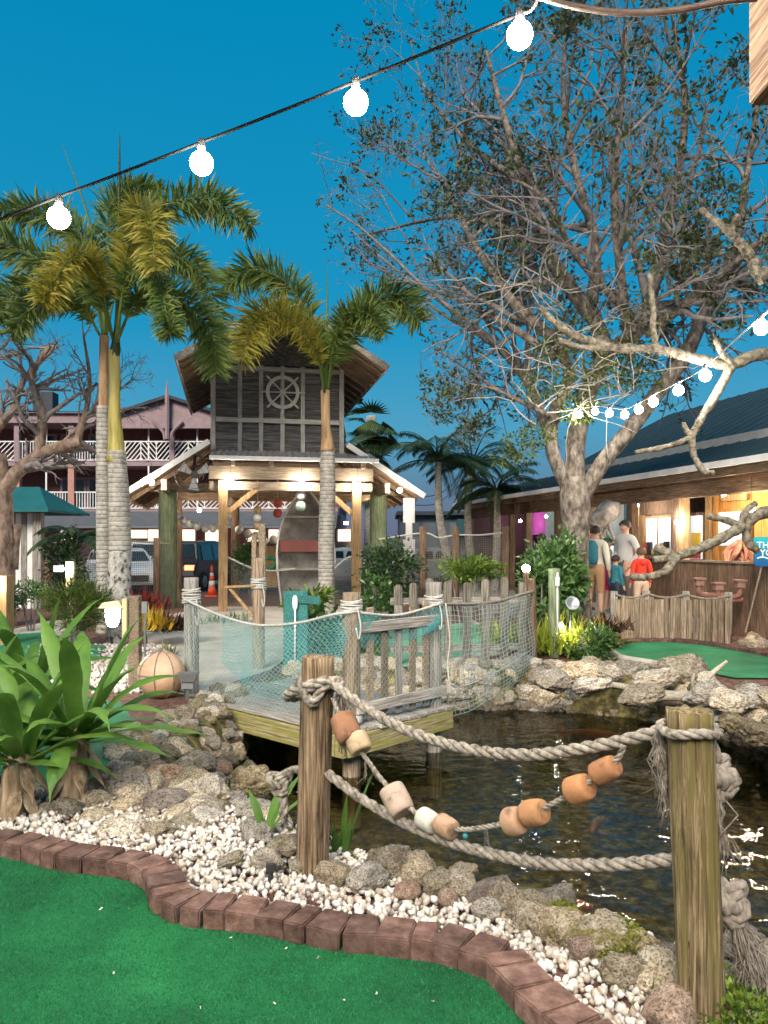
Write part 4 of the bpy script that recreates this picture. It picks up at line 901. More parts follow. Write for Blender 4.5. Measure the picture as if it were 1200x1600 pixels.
# hanging buoys
def buoys(x, y, z, cols, r, label):
    o = thing('buoy_string', label, 'buoys', pv(x, y, z), 'buoy strings under the pavilion'); mb = MB(); mb.tube([pv(x, y, z + .02), pv(x, y, z - len(cols) * r * 2)], .01, 5); mb.build('cord', CORD, o)
    for i, c_ in enumerate(cols): mb = MB(); mb.ball(pv(x, y, z - r - i * r * 2.05), r, 12); mb.build('buoy', c_, o, True)
    mb = MB(); mb.tube([pv(x, y, z), pv(x, y, 3.5)], .008, 4); mb.build('cord', CORD, o)
BW_ = plain('buoy_white', (.66, .64, .58)); BR = plain('buoy_red', (.40, .07, .05)); BY = plain('buoy_yellow', (.50, .36, .16)); BG = plain('buoy_green', (.28, .42, .33)); BT = plain('buoy_tan', (.36, .22, .16))
buoys(.52, -.3, 2.92, [BW_, BG], .13, 'pale and green buoys hanging under the middle pavilion bulb'); buoys(-.5, .3, 2.55, [BY, BW_, BT], .1, 'yellow, white and tan buoys hanging beside the left brace'); buoys(.02, .6, 2.75, [BR, BR], .12, 'two reddish buoys hanging left of the upended boat')
# rope of round white floats on the left of the pavilion
FG = thing('float_garland', 'swag of round white floats behind the left pavilion post', 'floats', pv(-1.7, 1.6, 2.1)); gl_ = cr([pv(-2.5, 1.4, 2.3), pv(-2.1, 1.5, 2.08), pv(-1.6, 1.6, 2.0), pv(-1.25, 1.6, 2.25), pv(-1.2, 1.6, 2.75)], 5)
for p_ in gl_[::2]: mb = MB(); mb.ball(p_, .105, 10); mb.build('float', BW_, FG, True)
FG = thing('float_garland', 'swag of round white floats hanging across the middle of the pavilion', 'floats', pv(0, 3, 1.7)); gl_ = cr([pv(-.9, 3, 2.0), pv(-.2, 3, 1.72), pv(.6, 3, 1.75), pv(1.5, 3, 1.95)], 6)
for p_ in gl_[::2]: mb = MB(); mb.ball(p_ + Vector((0, 0, random.uniform(-.06, .06))), .13, 10); mb.build('float', BW_, FG, True)
# upended rowing boat
BOAT = thing('rowing_boat', 'old pale rowing boat standing upright inside the pavilion', 'boat', pv(.72, .5, 0)); BM = M('boat_paint', [(.3, (.20, .18, .16)), (.6, (.40, .38, .35)), (.8, (.50, .48, .46))], ns=3, rough=.75, bump=.4, bs=25)
N_, K_ = 22, 12; vs = []
for i in range(N_ + 1):
    t = i / N_; h = .05 + 3.0 * t; hw = .74 * (1 - max(0, (t - .42) / .58) ** 2.2 * .93) * (.86 + .14 * min(1, t * 3)); dp = .62 * (1 - .75 * max(0, (t - .5) / .5) ** 2)
    lean = .35 * t
    for j in range(K_ + 1):
        a = math.pi * j / K_; vs.append(pv(.75 - hw * math.cos(a) * (1 if abs(math.cos(a)) > .999 else .98), .55 + lean + dp * math.sin(a) ** .7, h))
fs = [(i * (K_ + 1) + j, i * (K_ + 1) + j + 1, (i + 1) * (K_ + 1) + j + 1, (i + 1) * (K_ + 1) + j) for i in range(N_) for j in range(K_)]
mb = MB(); mb.add(vs, fs + [tuple(range(K_ + 1))]); ho = mb.build('hull', BM, BOAT, True); md = ho.modifiers.new('s', 'SOLIDIFY'); md.thickness = .03
for e in (0, K_): mb = MB(); mb.tube([vs[i * (K_ + 1) + e] for i in range(N_ + 1)], .028, 6); mb.build('gunwale', plain('gunwale_paint', (.55, .53, .5)), BOAT, True)
def thwart(h, d, mat, tk=.25): i = int((h - .05) / 3.0 * N_); hw = (vs[i * (K_ + 1) + K_] - vs[i * (K_ + 1)]).length / 2 * .93; pbox('thwart', (.75, .55 + .35 * h / 3.05 + d, h), (hw * 2, .42, tk), mat, BOAT)
thwart(1.55, .3, plain('boat_seat_red', (.22, .07, .06)), .3); thwart(.95, .35, BM, .06); thwart(2.3, .25, BM, .05)
# low pavilion nets and ropes
mb = MB(); rope_mesh(mb, cr([pv(-1.25, -.5, 1.3), pv(-.6, -.3, 1.0), pv(0, -.2, .95), pv(.4, -.2, 1.0)], 8), .022, n=5); rope_mesh(mb, cr([pv(1.15, -.3, .8), pv(1.5, -.4, 1.15), pv(1.75, -.45, 1.28), pv(2.1, -.45, 1.1)], 8), .022, n=5)
tag(mb.build('rope', CORD, None, True), 'pale rope swags strung between the pavilion posts', 'rope')
tag(net('fishing_net', lambda u, v: tuple(pv(lerp(-1.2, .4, u), -.4, lerp(lerp(1.3, 1.0, u) - .12 * math.sin(math.pi * u), .1, v))), 40, 26, .004, NETDARK), 'dark net across the left opening of the pavilion', 'net')
tag(net('fishing_net', lambda u, v: tuple(pv(lerp(1.15, 1.8, u), -.4, lerp(lerp(.85, 1.28, u), .1, v))), 18, 26, .004, NETDARK), 'dark net beside the right pavilion post', 'net')
# life ring sign board inside, trash bin look
o = thing('sign_board', 'wooden board with a green curl painted on it, left of the boat', 'board', pv(-.2, 1.5, .6)); pbox('panel', (-.15, 1.5, 1.0), (.62, .05, 1.1), W_TAN, o)
mb = MB(); mb.tube([pv(-.12 + .14 * math.cos(a), 1.46, 1.1 + .14 * math.sin(a)) for a in np.linspace(-2.2, 2.4, 14)], .045, 6); mb.build('emblem', plain('emblem_green', (.03, .30, .12)), o, True)
# white oar-shaped hanging sign
o = thing('oar_board', 'white oar-shaped board hanging from the right pavilion eave', 'oar', pv(3.35, .2, 2.7)); mb = MB(); zs = pv(3.35, .2, 0)
for (w_, z0, z1) in ((.30, 2.15, 2.78), (.17, 1.72, 2.15), (.30, 1.35, 1.72), (.15, .9, 1.35)): mb.box(zs + Vector((0, 0, (z0 + z1) / 2)), (w_, .035, z1 - z0), MP)
mb.build('blade', plain('oar_paint', (.42, .42, .43), .6), o)

# ------------------------------------------------------------------ motel across the street
MY = 40.0
def mz(py): return EYE + (HZ - py) / F * MY
def mx_(px): return (px - 600) / F * MY
mot = thing('motel_building', 'pink three-storey motel with white balcony railings behind the palms', 'building', (mx_(150), MY, 0))
def mb_box(name, x0, x1, z0, z1, y0, y1, mat, parent=mot): mb = MB(); mb.box(((x0 + x1) / 2, (y0 + y1) / 2, (z0 + z1) / 2), (x1 - x0, y1 - y0, z1 - z0)); return mb.build(name, mat, parent)
XL, XR = mx_(-120), mx_(528)
ROOFD = M('motel_roof', [(.3, (.028, .035, .042)), (.7, (.06, .07, .08))], ns=2, rough=.8, bump=.3)
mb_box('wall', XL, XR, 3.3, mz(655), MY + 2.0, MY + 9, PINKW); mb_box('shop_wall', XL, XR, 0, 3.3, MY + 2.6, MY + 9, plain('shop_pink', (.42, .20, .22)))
for py in (722, 797): mb_box('balcony_floor', XL, XR, mz(py + 6), mz(py - 4), MY, MY + 2.0, PINKL)
mb_box('cornice', XL, XR, mz(662), mz(646), MY - .3, MY + 2, PINKL)
mb = MB(); mb.add([(XL, MY - .5, mz(648)), (XR, MY - .5, mz(648)), (XR, MY + 4, mz(622)), (XL, MY + 4, mz(622)), (XL, MY + 9, mz(648)), (XR, MY + 9, mz(648))], [(0, 1, 2, 3), (3, 2, 5, 4)]); mb.build('roof', ROOFD, mot)
# gable over the right bay
gxl, gxr, gap_ = mx_(196), mx_(345), mx_(269)
mb = MB(); g_ = [(gxl, mz(655)), (gxr, mz(655)), (gxr, mz(650)), (gap_, mz(624)), (gxl, mz(650))]; mb.add([(x, MY - .6, z) for x, z in g_] + [(x, MY - .2, z) for x, z in g_], [(0, 1, 2, 3, 4), (9, 8, 7, 6, 5)] + [(k, 5 + k, 5 + (k + 1) % 5, (k + 1) % 5) for k in range(5)]); mb.build('gable', PINKL, mot)
for xe in (gxl - .4, gxr + .4): mb = MB(); mb.add([(gap_, MY - .9, mz(622)), (xe, MY - .9, mz(650)), (xe, MY + 4, mz(650)), (gap_, MY + 4, mz(622))], [(0, 1, 2, 3)]); mb.bar((gap_, MY - .9, mz(624)), (xe, MY - .9, mz(652)), .08, .16) ; mb.build('roof', ROOFD, mot)
mb = MB(); mb.tube([(gap_, MY - .95, mz(690)), (gap_, MY - .95, mz(625)), (gap_, MY - .95, mz(600))], [.12, .12, .02], 6); mb.build('finial', PINKL, mot)
mb_box('cornice', gxl, gxr, mz(672), mz(655), MY - .65, MY - .5, PINKL)
for s_ in (-1, 1): mb = MB(); mb.tube(cr([Vector((gap_ + s_ * .15, MY - .8, mz(690))), Vector((gap_ + s_ * .25, MY - .8, mz(678))), Vector((gap_ + s_ * .75, MY - .8, mz(662)))], 5), .09, 6); mb.build('corbel', PINKL, mot)
for px, w_ in ((27, 7), (112, 7), (269, 7), (-60, 7), (360, 7)):
    x = mx_(px); mb_box('column', x - .13, x + .13, mz(722), mz(655), MY - .1, MY + .15, PINKL); mb_box('column', x - .16, x + .16, mz(797), mz(728), MY - .1, MY + .2, plain('coral_post', (.45, .22, .18)))
for px in (72, 155, 232, 308): mb_box('screen_post', mx_(px) - .04, mx_(px) + .04, mz(722), mz(655), MY, MY + .08, WHITE); mb_box('screen_post', mx_(px) - .04, mx_(px) + .04, mz(797), mz(728), MY, MY + .08, WHITE)
def railing(x0, x1, z0, z1, chip, y=MY - .02):
    mb = MB(); mb.box(((x0 + x1) / 2, y, z1), (x1 - x0, .06, .06)); mb.box(((x0 + x1) / 2, y, z0), (x1 - x0, .06, .05))
    if not chip:
        x = x0
        while x < x1: mb.box((x, y, (z0 + z1) / 2), (.035, .03, z1 - z0)); x += .14
    else:
        w_ = z1 - z0; nx_ = max(1, round((x1 - x0) / w_)); w_ = (x1 - x0) / nx_
        for i in range(nx_):
            a = x0 + i * w_; fl = i % 2
            for k in range(-3, 4):
                o_ = k * w_ / 3.5
                p0, p1 = [0, o_], [1, o_ / w_ + 1]
                xa, za, xb, zb = 0.0, o_, w_, o_ + w_
                if za < 0: xa, za = -o_, 0.0
                if zb > w_: xb, zb = w_ - o_, w_
                if xb - xa < .1: continue
                if fl: xa, xb = w_ - xa, w_ - xb
                mb.bar((a + xa, y, z0 + za * (z1 - z0) / w_), (a + xb, y, z0 + zb * (z1 - z0) / w_), .03, .045, (0, 0, 1))
            mb.box((a, y, (z0 + z1) / 2), (.05, .04, z1 - z0))
    mb.build('railing', WHITE, mot)
for zb, zt in ((mz(719), mz(690)), (mz(794), mz(769))):
    railing(mx_(27), mx_(112), zb, zt, False); railing(mx_(112), mx_(196), zb, zt, False); railing(mx_(196), mx_(269), zb, zt, True); railing(mx_(269), mx_(345), zb, zt, True); railing(mx_(-60), mx_(27), zb, zt, True); railing(mx_(345), mx_(520), zb, zt, True)
for px0, px1, py0, py1 in ((75, 103, 674, 712), (120, 150, 674, 712), (245, 262, 682, 715), (276, 302, 682, 715), (74, 108, 745, 792), (118, 152, 745, 792), (30, 60, 674, 712), (206, 226, 745, 792)):
    fr_ = mb_box('window', mx_(px0) - .15, mx_(px1) + .15, mz(py1), mz(py0) + .15, MY + 1.93, MY + 1.985, PINKL); mb_box('pane', mx_(px0), mx_(px1), mz(py1) + .1, mz(py0), MY + 1.90, MY + 1.925, plain('teal_dark_glass', (.01, .035, .04), .1), fr_)
# ground floor: metal awning and lit shop fronts
mb = MB(); mb.add([(XL, MY - 1.5, mz(823)), (XR, MY - 1.5, mz(823)), (XR, MY, mz(799)), (XL, MY, mz(799)), (XL, MY - 1.5, mz(826)), (XR, MY - 1.5, mz(826))], [(0, 1, 2, 3), (4, 5, 1, 0)]); mb.build('awning', plain('awning_metal', (.13, .14, .16), .5, .3), mot)
SHOPL = emit('shop_light', (1.0, .80, .58), .75); SHOPW = emit('shop_light_white', (1.0, .92, .85), 3)
for i, (px0, px1) in enumerate(((205, 240), (262, 290), (300, 330), (368, 395), (405, 440), (470, 500), (520, 548), (60, 90), (125, 150))):
    fr_ = mb_box('shop_window', mx_(px0), mx_(px1), .5, 2.5, MY + 2.5, MY + 2.59, PINKL); mb_box('pane', mx_(px0) + .12, mx_(px1) - .12, 1.75, 2.4, MY + 2.46, MY + 2.49, SHOPL, fr_)
    for k in range(5): x = mx_(px0) + .2 + k * (mx_(px1) - mx_(px0) - .3) / 5; mb_box('goods', x, x + .16, .9, 1.5 + .2 * random.random(), MY + 2.3, MY + 2.44, random.choice((BR, BY, BW_, BG, TEALP)), fr_)
for px in (215, 297, 420, 540): mb_box('lamp', mx_(px) - .12, mx_(px) + .12, 2.62, 2.78, MY + .4, MY + .6, SHOPW)
mb_box('shop_sign', mx_(208), mx_(242), mz(841), mz(829), MY - 1.4, MY - 1.3, emit('yellow_sign', (1, .75, .35), 1.2))
for px in (24, 40): mb = MB(); mb.box((mx_(px), MY + 3, mz(613)), (.55, .8, 1.1)); tag(mb.build('rooftop_unit', plain('dark_metal', (.03, .035, .045)), None), 'dark rooftop unit on the motel, ' + ('left of the pair' if px == 24 else 'right of the pair'), 'rooftop unit', 'rooftop units')
# kiosk with teal canopy
KY = 19.0
ko = thing('kiosk', 'small kiosk with a teal canopy beside the bare tree', 'kiosk', P(30, 920, KY))
mb = MB(); z0, z1 = 2.42, 3.05; x0, x1 = P(-60, 0, KY).x, P(92, 0, KY).x; cxx = (x0 + x1) / 2
mb.add([(x0, KY - .6, z0), (x1, KY - .6, z0), (x1, KY + 2, z0), (x0, KY + 2, z0), (cxx - .7, KY + .5, z1), (cxx + .5, KY + .5, z1), (x0, KY - .6, z0 - .05), (x1, KY - .6, z0 - .05), (x1, KY + 2, z0 - .05), (x0, KY + 2, z0 - .05)], [(0, 1, 5, 4), (1, 2, 5), (2, 3, 4, 5), (3, 0, 4), (9, 8, 7, 6), (6, 7, 1, 0), (7, 8, 2, 1)]); mb.build('canopy', plain('teal_canvas', (.012, .12, .125), .7), ko)
for i, px in enumerate((20, 29, 38, 47, 56)): mb = MB(); mb.box((P(px, 0, KY).x, KY, 1.2), (.13, .03, 2.4)); mb.build('board', WHITE if i % 2 else W_GREY, ko)
mb = MB(); mb.box((P(63, 0, KY).x, KY - .1, 1.2), (.2, .2, 2.4)); mb.build('post', W_GREY, ko)
# dark shed far right of pavilion
sh = thing('warehouse', 'low dark blue warehouse behind the slender palms', 'building', P(705, 850, 36)); SHM = plain('blue_cladding', (.06, .085, .11), .6)
def shb(name, x0, x1, z0, z1, y0, y1, mat): mb = MB(); mb.box(((x0 + x1) / 2, (y0 + y1) / 2, (z0 + z1) / 2), (x1 - x0, y1 - y0, z1 - z0)); return mb.build(name, mat, sh)
shb('wall', P(625, 0, 36).x, P(790, 0, 36).x, 0, 2.95, 36, 42, SHM); shb('roof', P(620, 0, 36).x, P(792, 0, 36).x, 2.95, 3.12, 35.6, 42, ROOFD)
for px in (630, 658, 700): shb('panel', P(px + 3, 0, 36).x, P(px + 24, 0, 36).x, .6, 2.6, 35.96, 35.99, plain('warehouse_panel', (.10, .125, .15), .5))
shb('awning', P(712, 0, 36).x, P(770, 0, 36).x, 2.0, 2.75, 35.3, 35.6, plain('teal_awning', (.01, .06, .07), .6)); shb('door', P(716, 0, 36).x, P(765, 0, 36).x, 0.1, 2.0, 35.9, 35.98, BLACK)
# utility pole with wires
up = thing('utility_pole', 'distant dark utility pole between the slender palms', 'utility pole', P(728, 850, 70)); mb = MB(); mb.tube([P(728, 860, 70), P(728, 752, 70)], [.2, .14], 8); mb.build('pole', BLACK, up); mb = MB(); mb.bar(P(718, 760, 70), P(737, 760, 70), .15, .15); mb.build('crossarm', BLACK, up)
for a in ((733, 762), (733, 775)):
    mb = MB(); mb.tube(cr([P(728, a[0], 70), P(690, a[1] + 8, 68), P(640, a[1] + 14, 66), P(560, a[1] + 10, 64)], 5), .035, 4); mb.build('wire', BLACK, up)
# ------------------------------------------------------------------ clubhouse on the right
HA = Vector((6.3, 13.7, 0)); HD = Vector((-.2355, .972, 0)).normalized(); HN = Vector((.972, .2355, 0)).normalized()
def hv(s, t, z): return HA + HD * s + HN * t + Vector((0, 0, z))
MH = Matrix((HD, HN, Vector((0, 0, 1)))).transposed()
club = thing('clubhouse', 'long clubhouse with dark teal metal roof and lit timber porch', 'building', HA)
def hbox(name, s0, s1, t0, t1, z0, z1, mat, parent=club, origin=True):
    mb = MB(); mb.box((0, 0, 0), (s1 - s0, t1 - t0, z1 - z0)); o = mb.build(name, mat, None); o.parent = parent; o.matrix_parent_inverse = parent.matrix_basis.inverted()
    Mx = MH.to_4x4(); Mx.translation = hv((s0 + s1) / 2, (t0 + t1) / 2, (z0 + z1) / 2); o.matrix_basis = Mx; return o
TROOF = M('teal_metal_roof', [(.3, (.016, .030, .036)), (.7, (.030, .046, .052))], ns=2, rough=.6, bump=.2, spec=.3)
def hroof(name, s0, s1, a, b, mat, seams=.45):
    mb = MB(); th = .04; vs = []
    for s_ in (s0, s1):
        for (t, z) in (a, b): vs += [hv(s_, t, z), hv(s_, t, z + th)]
    mb.add(vs, [(0, 2, 6, 4), (1, 5, 7, 3), (0, 4, 5, 1), (2, 3, 7, 6), (0, 1, 3, 2), (4, 6, 7, 5)]); o = mb.build(name, mat, club)
    mb = MB(); s_ = s0 + .1
    while s_ < s1: mb.bar(hv(s_, a[0], a[1] + th + .012), hv(s_, b[0], b[1] + th + .012), .03, .016); s_ += seams
    mb.build('roof_seam', mat, o); return o
SE = 14.0
hroof('roof', -7, SE, (-.5, 2.98), (2.3, 3.84), TROOF); hroof('roof', -7, SE - 3, (2.2, 3.98), (6.0, 5.9), TROOF); hroof('roof', -7, SE - 3, (9.8, 3.98), (6.0, 5.9), TROOF)
hbox('flashing', -7, SE - 3, 2.1, 2.2, 3.80, 4.0, plain('pale_flashing', (.30, .31, .31))); hbox('gable_wall', SE - 3.1, SE - 3, 2.3, 9.6, 2.9, 3.98, W_BROWN)
mb = MB(); mb.add([hv(SE - 3.05, 2.3, 3.98), hv(SE - 3.05, 9.7, 3.98), hv(SE - 3.05, 6, 5.86)], [(0, 1, 2)]); mb.build('gable', W_BROWN, club)
hbox('gutter', -7, SE, -.6, -.5, 2.93, 3.04, plain('gutter_white', (.55, .54, .54))); hbox('eave_beam', -7, SE, -.12, .06, 2.5, 2.82, W_BROWNX); hbox('fascia', -7, SE, -.48, -.44, 2.78, 2.95, W_BROWNX)
hbox('porch_ceiling', -7, SE, -.4, 2.2, 2.84, 2.87, W_BROWNX); hbox('porch_floor', -7, SE, -.1, 2.4, .0, .06, W_GREYX)
hbox('end_wall', SE - .1, SE, .1, 2.3, 0, 2.9, plain('dark_end_wall', (.05, .03, .025)))
for s_ in (-4.5, -2.2, 1.72, 3.35, 5.2, 7.0, 8.9, 10.1, 11.6, 13.7): hbox('post', s_ - .07, s_ + .07, -.09, .07, .06, 2.5, W_BROWN)
hbox('post', 1.5, 1.64, -.05, .1, .06, 2.5, W_TAN)
PALEW = plain('pale_blue_wall', (.34, .41, .44), .8); PINKG = plain('magenta_lit_wall', (.46, .18, .40), .7); GREENG = plain('green_lit_wall', (.14, .42, .16), .7)  # magenta and green tones hold the coloured porch light in their base colour
hbox('wall', -7, 5.2, 2.2, 2.3, .06, 2.85, W_BROWN); hbox('wall', 5.2, 12.4, 2.2, 2.3, .06, 2.85, PALEW); hbox('wall', 12.4, SE - .1, 2.2, 2.3, .06, 2.85, PINKG)
hbox('panel', 10.95, 11.5, 2.12, 2.19, 1.75, 2.75, GREENG)  # green light on the wall, painted in as a panel
def hwin(s0, s1, z0, z1, mat, frame, t=2.2, bars=0):
    f_ = hbox('window', s0, s1, t - .07, t - .01, z0, z1, frame); hbox('pane', s0 + .07, s1 - .07, t - .085, t - .072, z0 + .07, z1 - .07, mat, f_)
    for k in range(bars): x = lerp(s0, s1, (k + 1) / (bars + 1)); hbox('glazing_bar', x - .02, x + .02, t - .1, t - .087, z0 + .05, z1 - .05, frame, f_)
    return f_
LITW = emit('lit_window', (.80, .90, 1.0), .22); LITO = emit('lit_warm_window', (1.0, .62, .32), .42); LITP = emit('lit_pink_panel', (1.0, .35, .85), .3)
BLUEF = plain('blue_frame', (.03, .10, .14))
hwin(6.3, 7.0, 2.0, 2.75, LITO, BLUEF); hwin(6.5, 7.05, .95, 1.7, LITW, BLACK); hwin(7.6, 8.6, 1.1, 1.62, LITW, BLACK); hwin(9.4, 10.3, .9, 2.1, GLASSD, WHITE, bars=1); hwin(12.6, 13.3, .9, 2.0, GLASSD, PINKG); hwin(13.45, 13.7, .4, 2.7, LITP, PINKG)
hbox('door_frame', 6.05, 6.2, 2.1, 2.19, .06, 2.8, BLUEF); hbox('door_frame', 7.1, 7.25, 2.1, 2.19, .06, 2.8, BLUEF); hbox('door_panel', 6.2, 7.1, 2.14, 2.19, .06, .9, BLUEF)
# brown timber bay with a wide window
hbox('timber_bay', 3.45, 5.05, 1.2, 1.26, .06, 1.35, W_BROWN); hbox('timber_bay', 3.45, 5.05, 1.2, 1.26, 2.3, 2.84, W_BROWN); hbox('timber_bay', 4.85, 5.05, 1.18, 1.28, 1.35, 2.3, W_TAN); hbox('timber_bay', 3.45, 3.72, 1.18, 1.28, 1.35, 2.3, W_BROWN); hwin(3.72, 4.85, 1.38, 2.28, LITW, W_TAN, 1.3, 1)
for k in range(6): s_ = 3.8 + k * .17; hbox('goods', s_, s_ + .11, 1.12, 1.2, 1.36, 1.45 + .25 * random.random(), random.choice((BR, BY, BT, BLACK, W_TAN, TEALP)))
hbox('counter', 3.3, 5.2, .95, 1.2, 1.26, 1.33, W_BROWN)
# honey-coloured timber front at the right end: upright boards round a window
s_ = -3.2
while s_ < 2.8:
    e_ = min(s_ + .2, 2.8)
    if 1.45 < (s_ + e_) / 2 < 2.5: hbox('board', s_, e_ - .008, 1.5, 1.54, 2.34, 2.8, W_ORANGE); hbox('board', s_, e_ - .008, 1.5, 1.54, .06, 1.5, W_ORANGE)
    else: hbox('board', s_, e_ - .008, 1.5, 1.54, .06, 2.8, W_ORANGE)
    s_ += .2
hwin(1.45, 2.5, 1.5, 2.34, LITW, W_ORANGE, 1.54); hbox('lintel', 1.5, 2.3, 1.4, 1.48, 2.5, 2.62, W_TAN); hbox('door_post', 2.66, 2.8, 1.40, 1.49, .06, 2.8, W_TAN); hbox('door_post', 2.45, 2.55, 1.42, 1.49, .06, 2.8, W_ORANGE)
hwin(2.85, 3.4, 1.2, 2.3, LITW, W_BROWN, 1.5); hbox('goods', 2.95, 3.2, 1.33, 1.40, 1.55, 1.85, plain('yellow_goods', (.6, .42, .05))); hbox('goods', 2.95, 3.3, 1.32, 1.4, 1.28, 1.5, BR)
# board half-wall: every board its own
hw_ = thing('plank_wall', 'brown half-height plank wall along the clubhouse porch', 'wall', hv(-2, -.2, 0))
s_ = -6.0; k = 0
while s_ < 1.5: w_ = random.uniform(.12, .17); hbox('plank', s_, s_ + w_ - .006, -.2 - .008 * (k % 2), -.17, 0.0, 1.26, W_BROWN, hw_); s_ += w_; k += 1
hbox('cap', -6.0, 1.62, -.24, -.12, 1.26, 1.30, W_BEAM, hw_)
wk = hbox('boardwalk', .3, 10, -2.6, -.26, 0.0, .22, W_GREYX, club); wk.parent = None; wk.matrix_parent_inverse = Matrix(); wk['kind'] = 'structure'
# porch bulbs
def bulb(parent, p, r=.045, mat=BULB_FAR, cap=True):
    mb = MB(); mb.ball(p, r, 24 if mat is BULB else 12); b_ = mb.build('bulb', mat, parent, True)
    if cap: mb = MB(); mb.lathe([(r * .34, 0), (r * .38, .015), (r * .34, .05), (r * .2, .06)], Vector(p) + Vector((0, 0, r * .85)), 8); mb.build('socket', BLACK, b_, True)
    return b_
def lamp(label, p, r, mat, hang=.25, name='bulb_lamp', group=None):
    o = thing(name, label, 'lamp', p, group); bulb(o, p, r, mat); mb = MB(); mb.tube([Vector(p) + Vector((0, 0, r + .08)), Vector(p) + Vector((0, 0, r + .1 + hang))], .006, 4); mb.build('cord', BLACK, o)
PORCH = emit('porch_bulb', (1.0, .80, .55), 520); PORCHW = emit('porch_bulb_white', (1, .90, .78), 330)
lamp('lit bulb on the porch post beside the honey-coloured timber front', hv(1.45, -.2, 2.02), .05, PORCHW, .4); lamp('lit bulb behind the thick bare branch at the right porch', hv(-.55, -.15, 2.2), .06, PORCH, .4)
lamp('porch bulb above the waiting people', hv(4.2, .6, 2.5), .05, PORCHW, .25); lamp('porch bulb under the eave beside the tree trunk', hv(8.2, .9, 2.5), .05, PORCHW, .25)
lamp('pinkish bulb at the far end of the porch', hv(12.9, 1.5, 2.4), .05, emit('pink_bulb', (1, .35, .85), 140), .25); lamp('greenish bulb above the middle of the porch', hv(11.3, 1.7, 2.5), .04, emit('green_bulb', (.3, 1, .35), 160), .2)
lamp('warm bulb inside the honey-coloured timber front', hv(1.4, .8, 2.6), .05, PORCH, .2)
PAVB = emit('pavilion_bulb', (1.0, .88, .72), 290)
for x, y, z, t in ((-2.95, -.5, 3.03, 'leftmost lit pavilion bulb under the left slope'), (-1.15, -.72, 3.06, 'lit pavilion bulb at the top of the left tan post'), (.5, -.75, 3.06, 'lit pavilion bulb in the middle of the front beam'), (1.85, -.75, 3.02, 'lit pavilion bulb at the top of the right tan post'), (2.95, -.5, 2.93, 'rightmost lit pavilion bulb under the right slope')):
    lamp(t, pv(x, y, z), .06, PAVB, .3, group='pavilion bulbs')
lamp('upper of two lit bulbs behind the right green piling', pv(2.35, 2.5, 2.55), .06, emit('amber_bulb', (1, .7, .38), 160), .3); lamp('lower of two lit bulbs behind the right green piling', pv(2.3, 2.3, 2.1), .06, PAVB, .7)
# overhead string light close to the camera
SPX = [(-330, 470, 3.6), (-131, 424, 3.5), (92, 340, 3.3), (315, 255, 3.12), (556, 160, 2.95), (812, 55, 2.78)]
SL = thing('string_light', 'black cable with four glowing round bulbs crossing the sky overhead', 'string light', P(556, 130, 2.95))
mb = MB(); mb.tube(cr([P(x, y - 33, Y) for x, y, Y in SPX], 8), .0062, 8); mb.build('cable', plain('matt_black', (.004, .004, .004), .95, 0, .0), SL, True)
for x, y, Y in SPX: bulb(SL, P(x, y, Y), .047, BULB)
SB = [Vector(v) for v in ((.62, 2.6, 3.62), (.95, 1.6, 3.60), (1.05, .9, 3.58), (.95, .2, 3.56), (.6, -.5, 3.56), (.1, -1.1, 3.58))]
mb = MB(); mb.tube(cr([P(812, 22, 2.78), P(838, 4, 2.76)] + [p + Vector((0, 0, .09)) for p in SB], 6), .0062, 8); mb.build('cable', BLACK, SL, True)
for p in SB[1:]: bulb(SL, p, .047, BULB)
# string from the tree towards the right
S2 = [(905, 648, 12.0), (930, 643, 11.2), (952, 646, 10.4), (976, 648, 9.7), (998, 640, 9.0), (1021, 628, 8.3), (1060, 610, 7.4), (1102, 587, 6.6), (1190, 512, 5.2), (1290, 440, 4.4), (1420, 350, 3.7), (1600, 230, 3.1)]
SL2 = thing('string_light', 'row of glowing bulbs strung from the big tree to the right', 'string light', P(1000, 640, 9))
mb = MB(); mb.tube(cr([P(x, y - 90 / Y, Y) for x, y, Y in S2], 6), .006, 5); mb.build('cable', CORD, SL2, True)
for x, y, Y in S2: bulb(SL2, P(x, y, Y), .05 if Y > 4 else .041, BULB_FAR if Y > 4.8 else BULB)
# beige garden lantern on a post by the palm
lp = P(176, 960, 8.6); ln = thing('garden_lantern', 'glowing cream garden lantern on a short post before the palm', 'lantern', (lp.x, lp.y, 0))
mb = MB(); mb.lathe([(.005, -.145), (.045, -.13), (.065, -.09), (.075, -.03), (.075, .06), (.07, .075)], lp, 16); mb.build('globe', emit('lantern_glow', (1, .93, .8), 75), ln, True)
mb = MB(); mb.add([lp + Vector(v) for v in ((-.13, -.09, .075), (.14, -.09, .075), (.14, .1, .075), (-.13, .1, .075), (-.09, -.07, .135), (.09, -.07, .16), (.09, .08, .16), (-.09, .08, .135))], [(3, 2, 1, 0), (4, 5, 6, 7), (0, 1, 5, 4), (1, 2, 6, 5), (2, 3, 7, 6), (3, 0, 4, 7)]); mb.build('cap', CREAM, ln); mb = MB(); mb.box((lp.x + .15, lp.y + .02, lp.z - .05), (.05, .16, .46)); mb.build('back_plate', CREAM, ln)
board('post', Vector((lp.x + .235, lp.y + .05, 0)), Vector((lp.x + .235, lp.y + .05, lp.z + .21)), .12, .12, W_FENCE, ln, up=(0, 1, 0))
mb = MB(); mb.tube([(lp.x + .36, lp.y, 0), (lp.x + .36, lp.y, lp.z + .03)], .012, 6); mb.box((lp.x + .36, lp.y, lp.z + .08), (.06, .04, .13)); mb.build('socket_box', STEEL, ln)
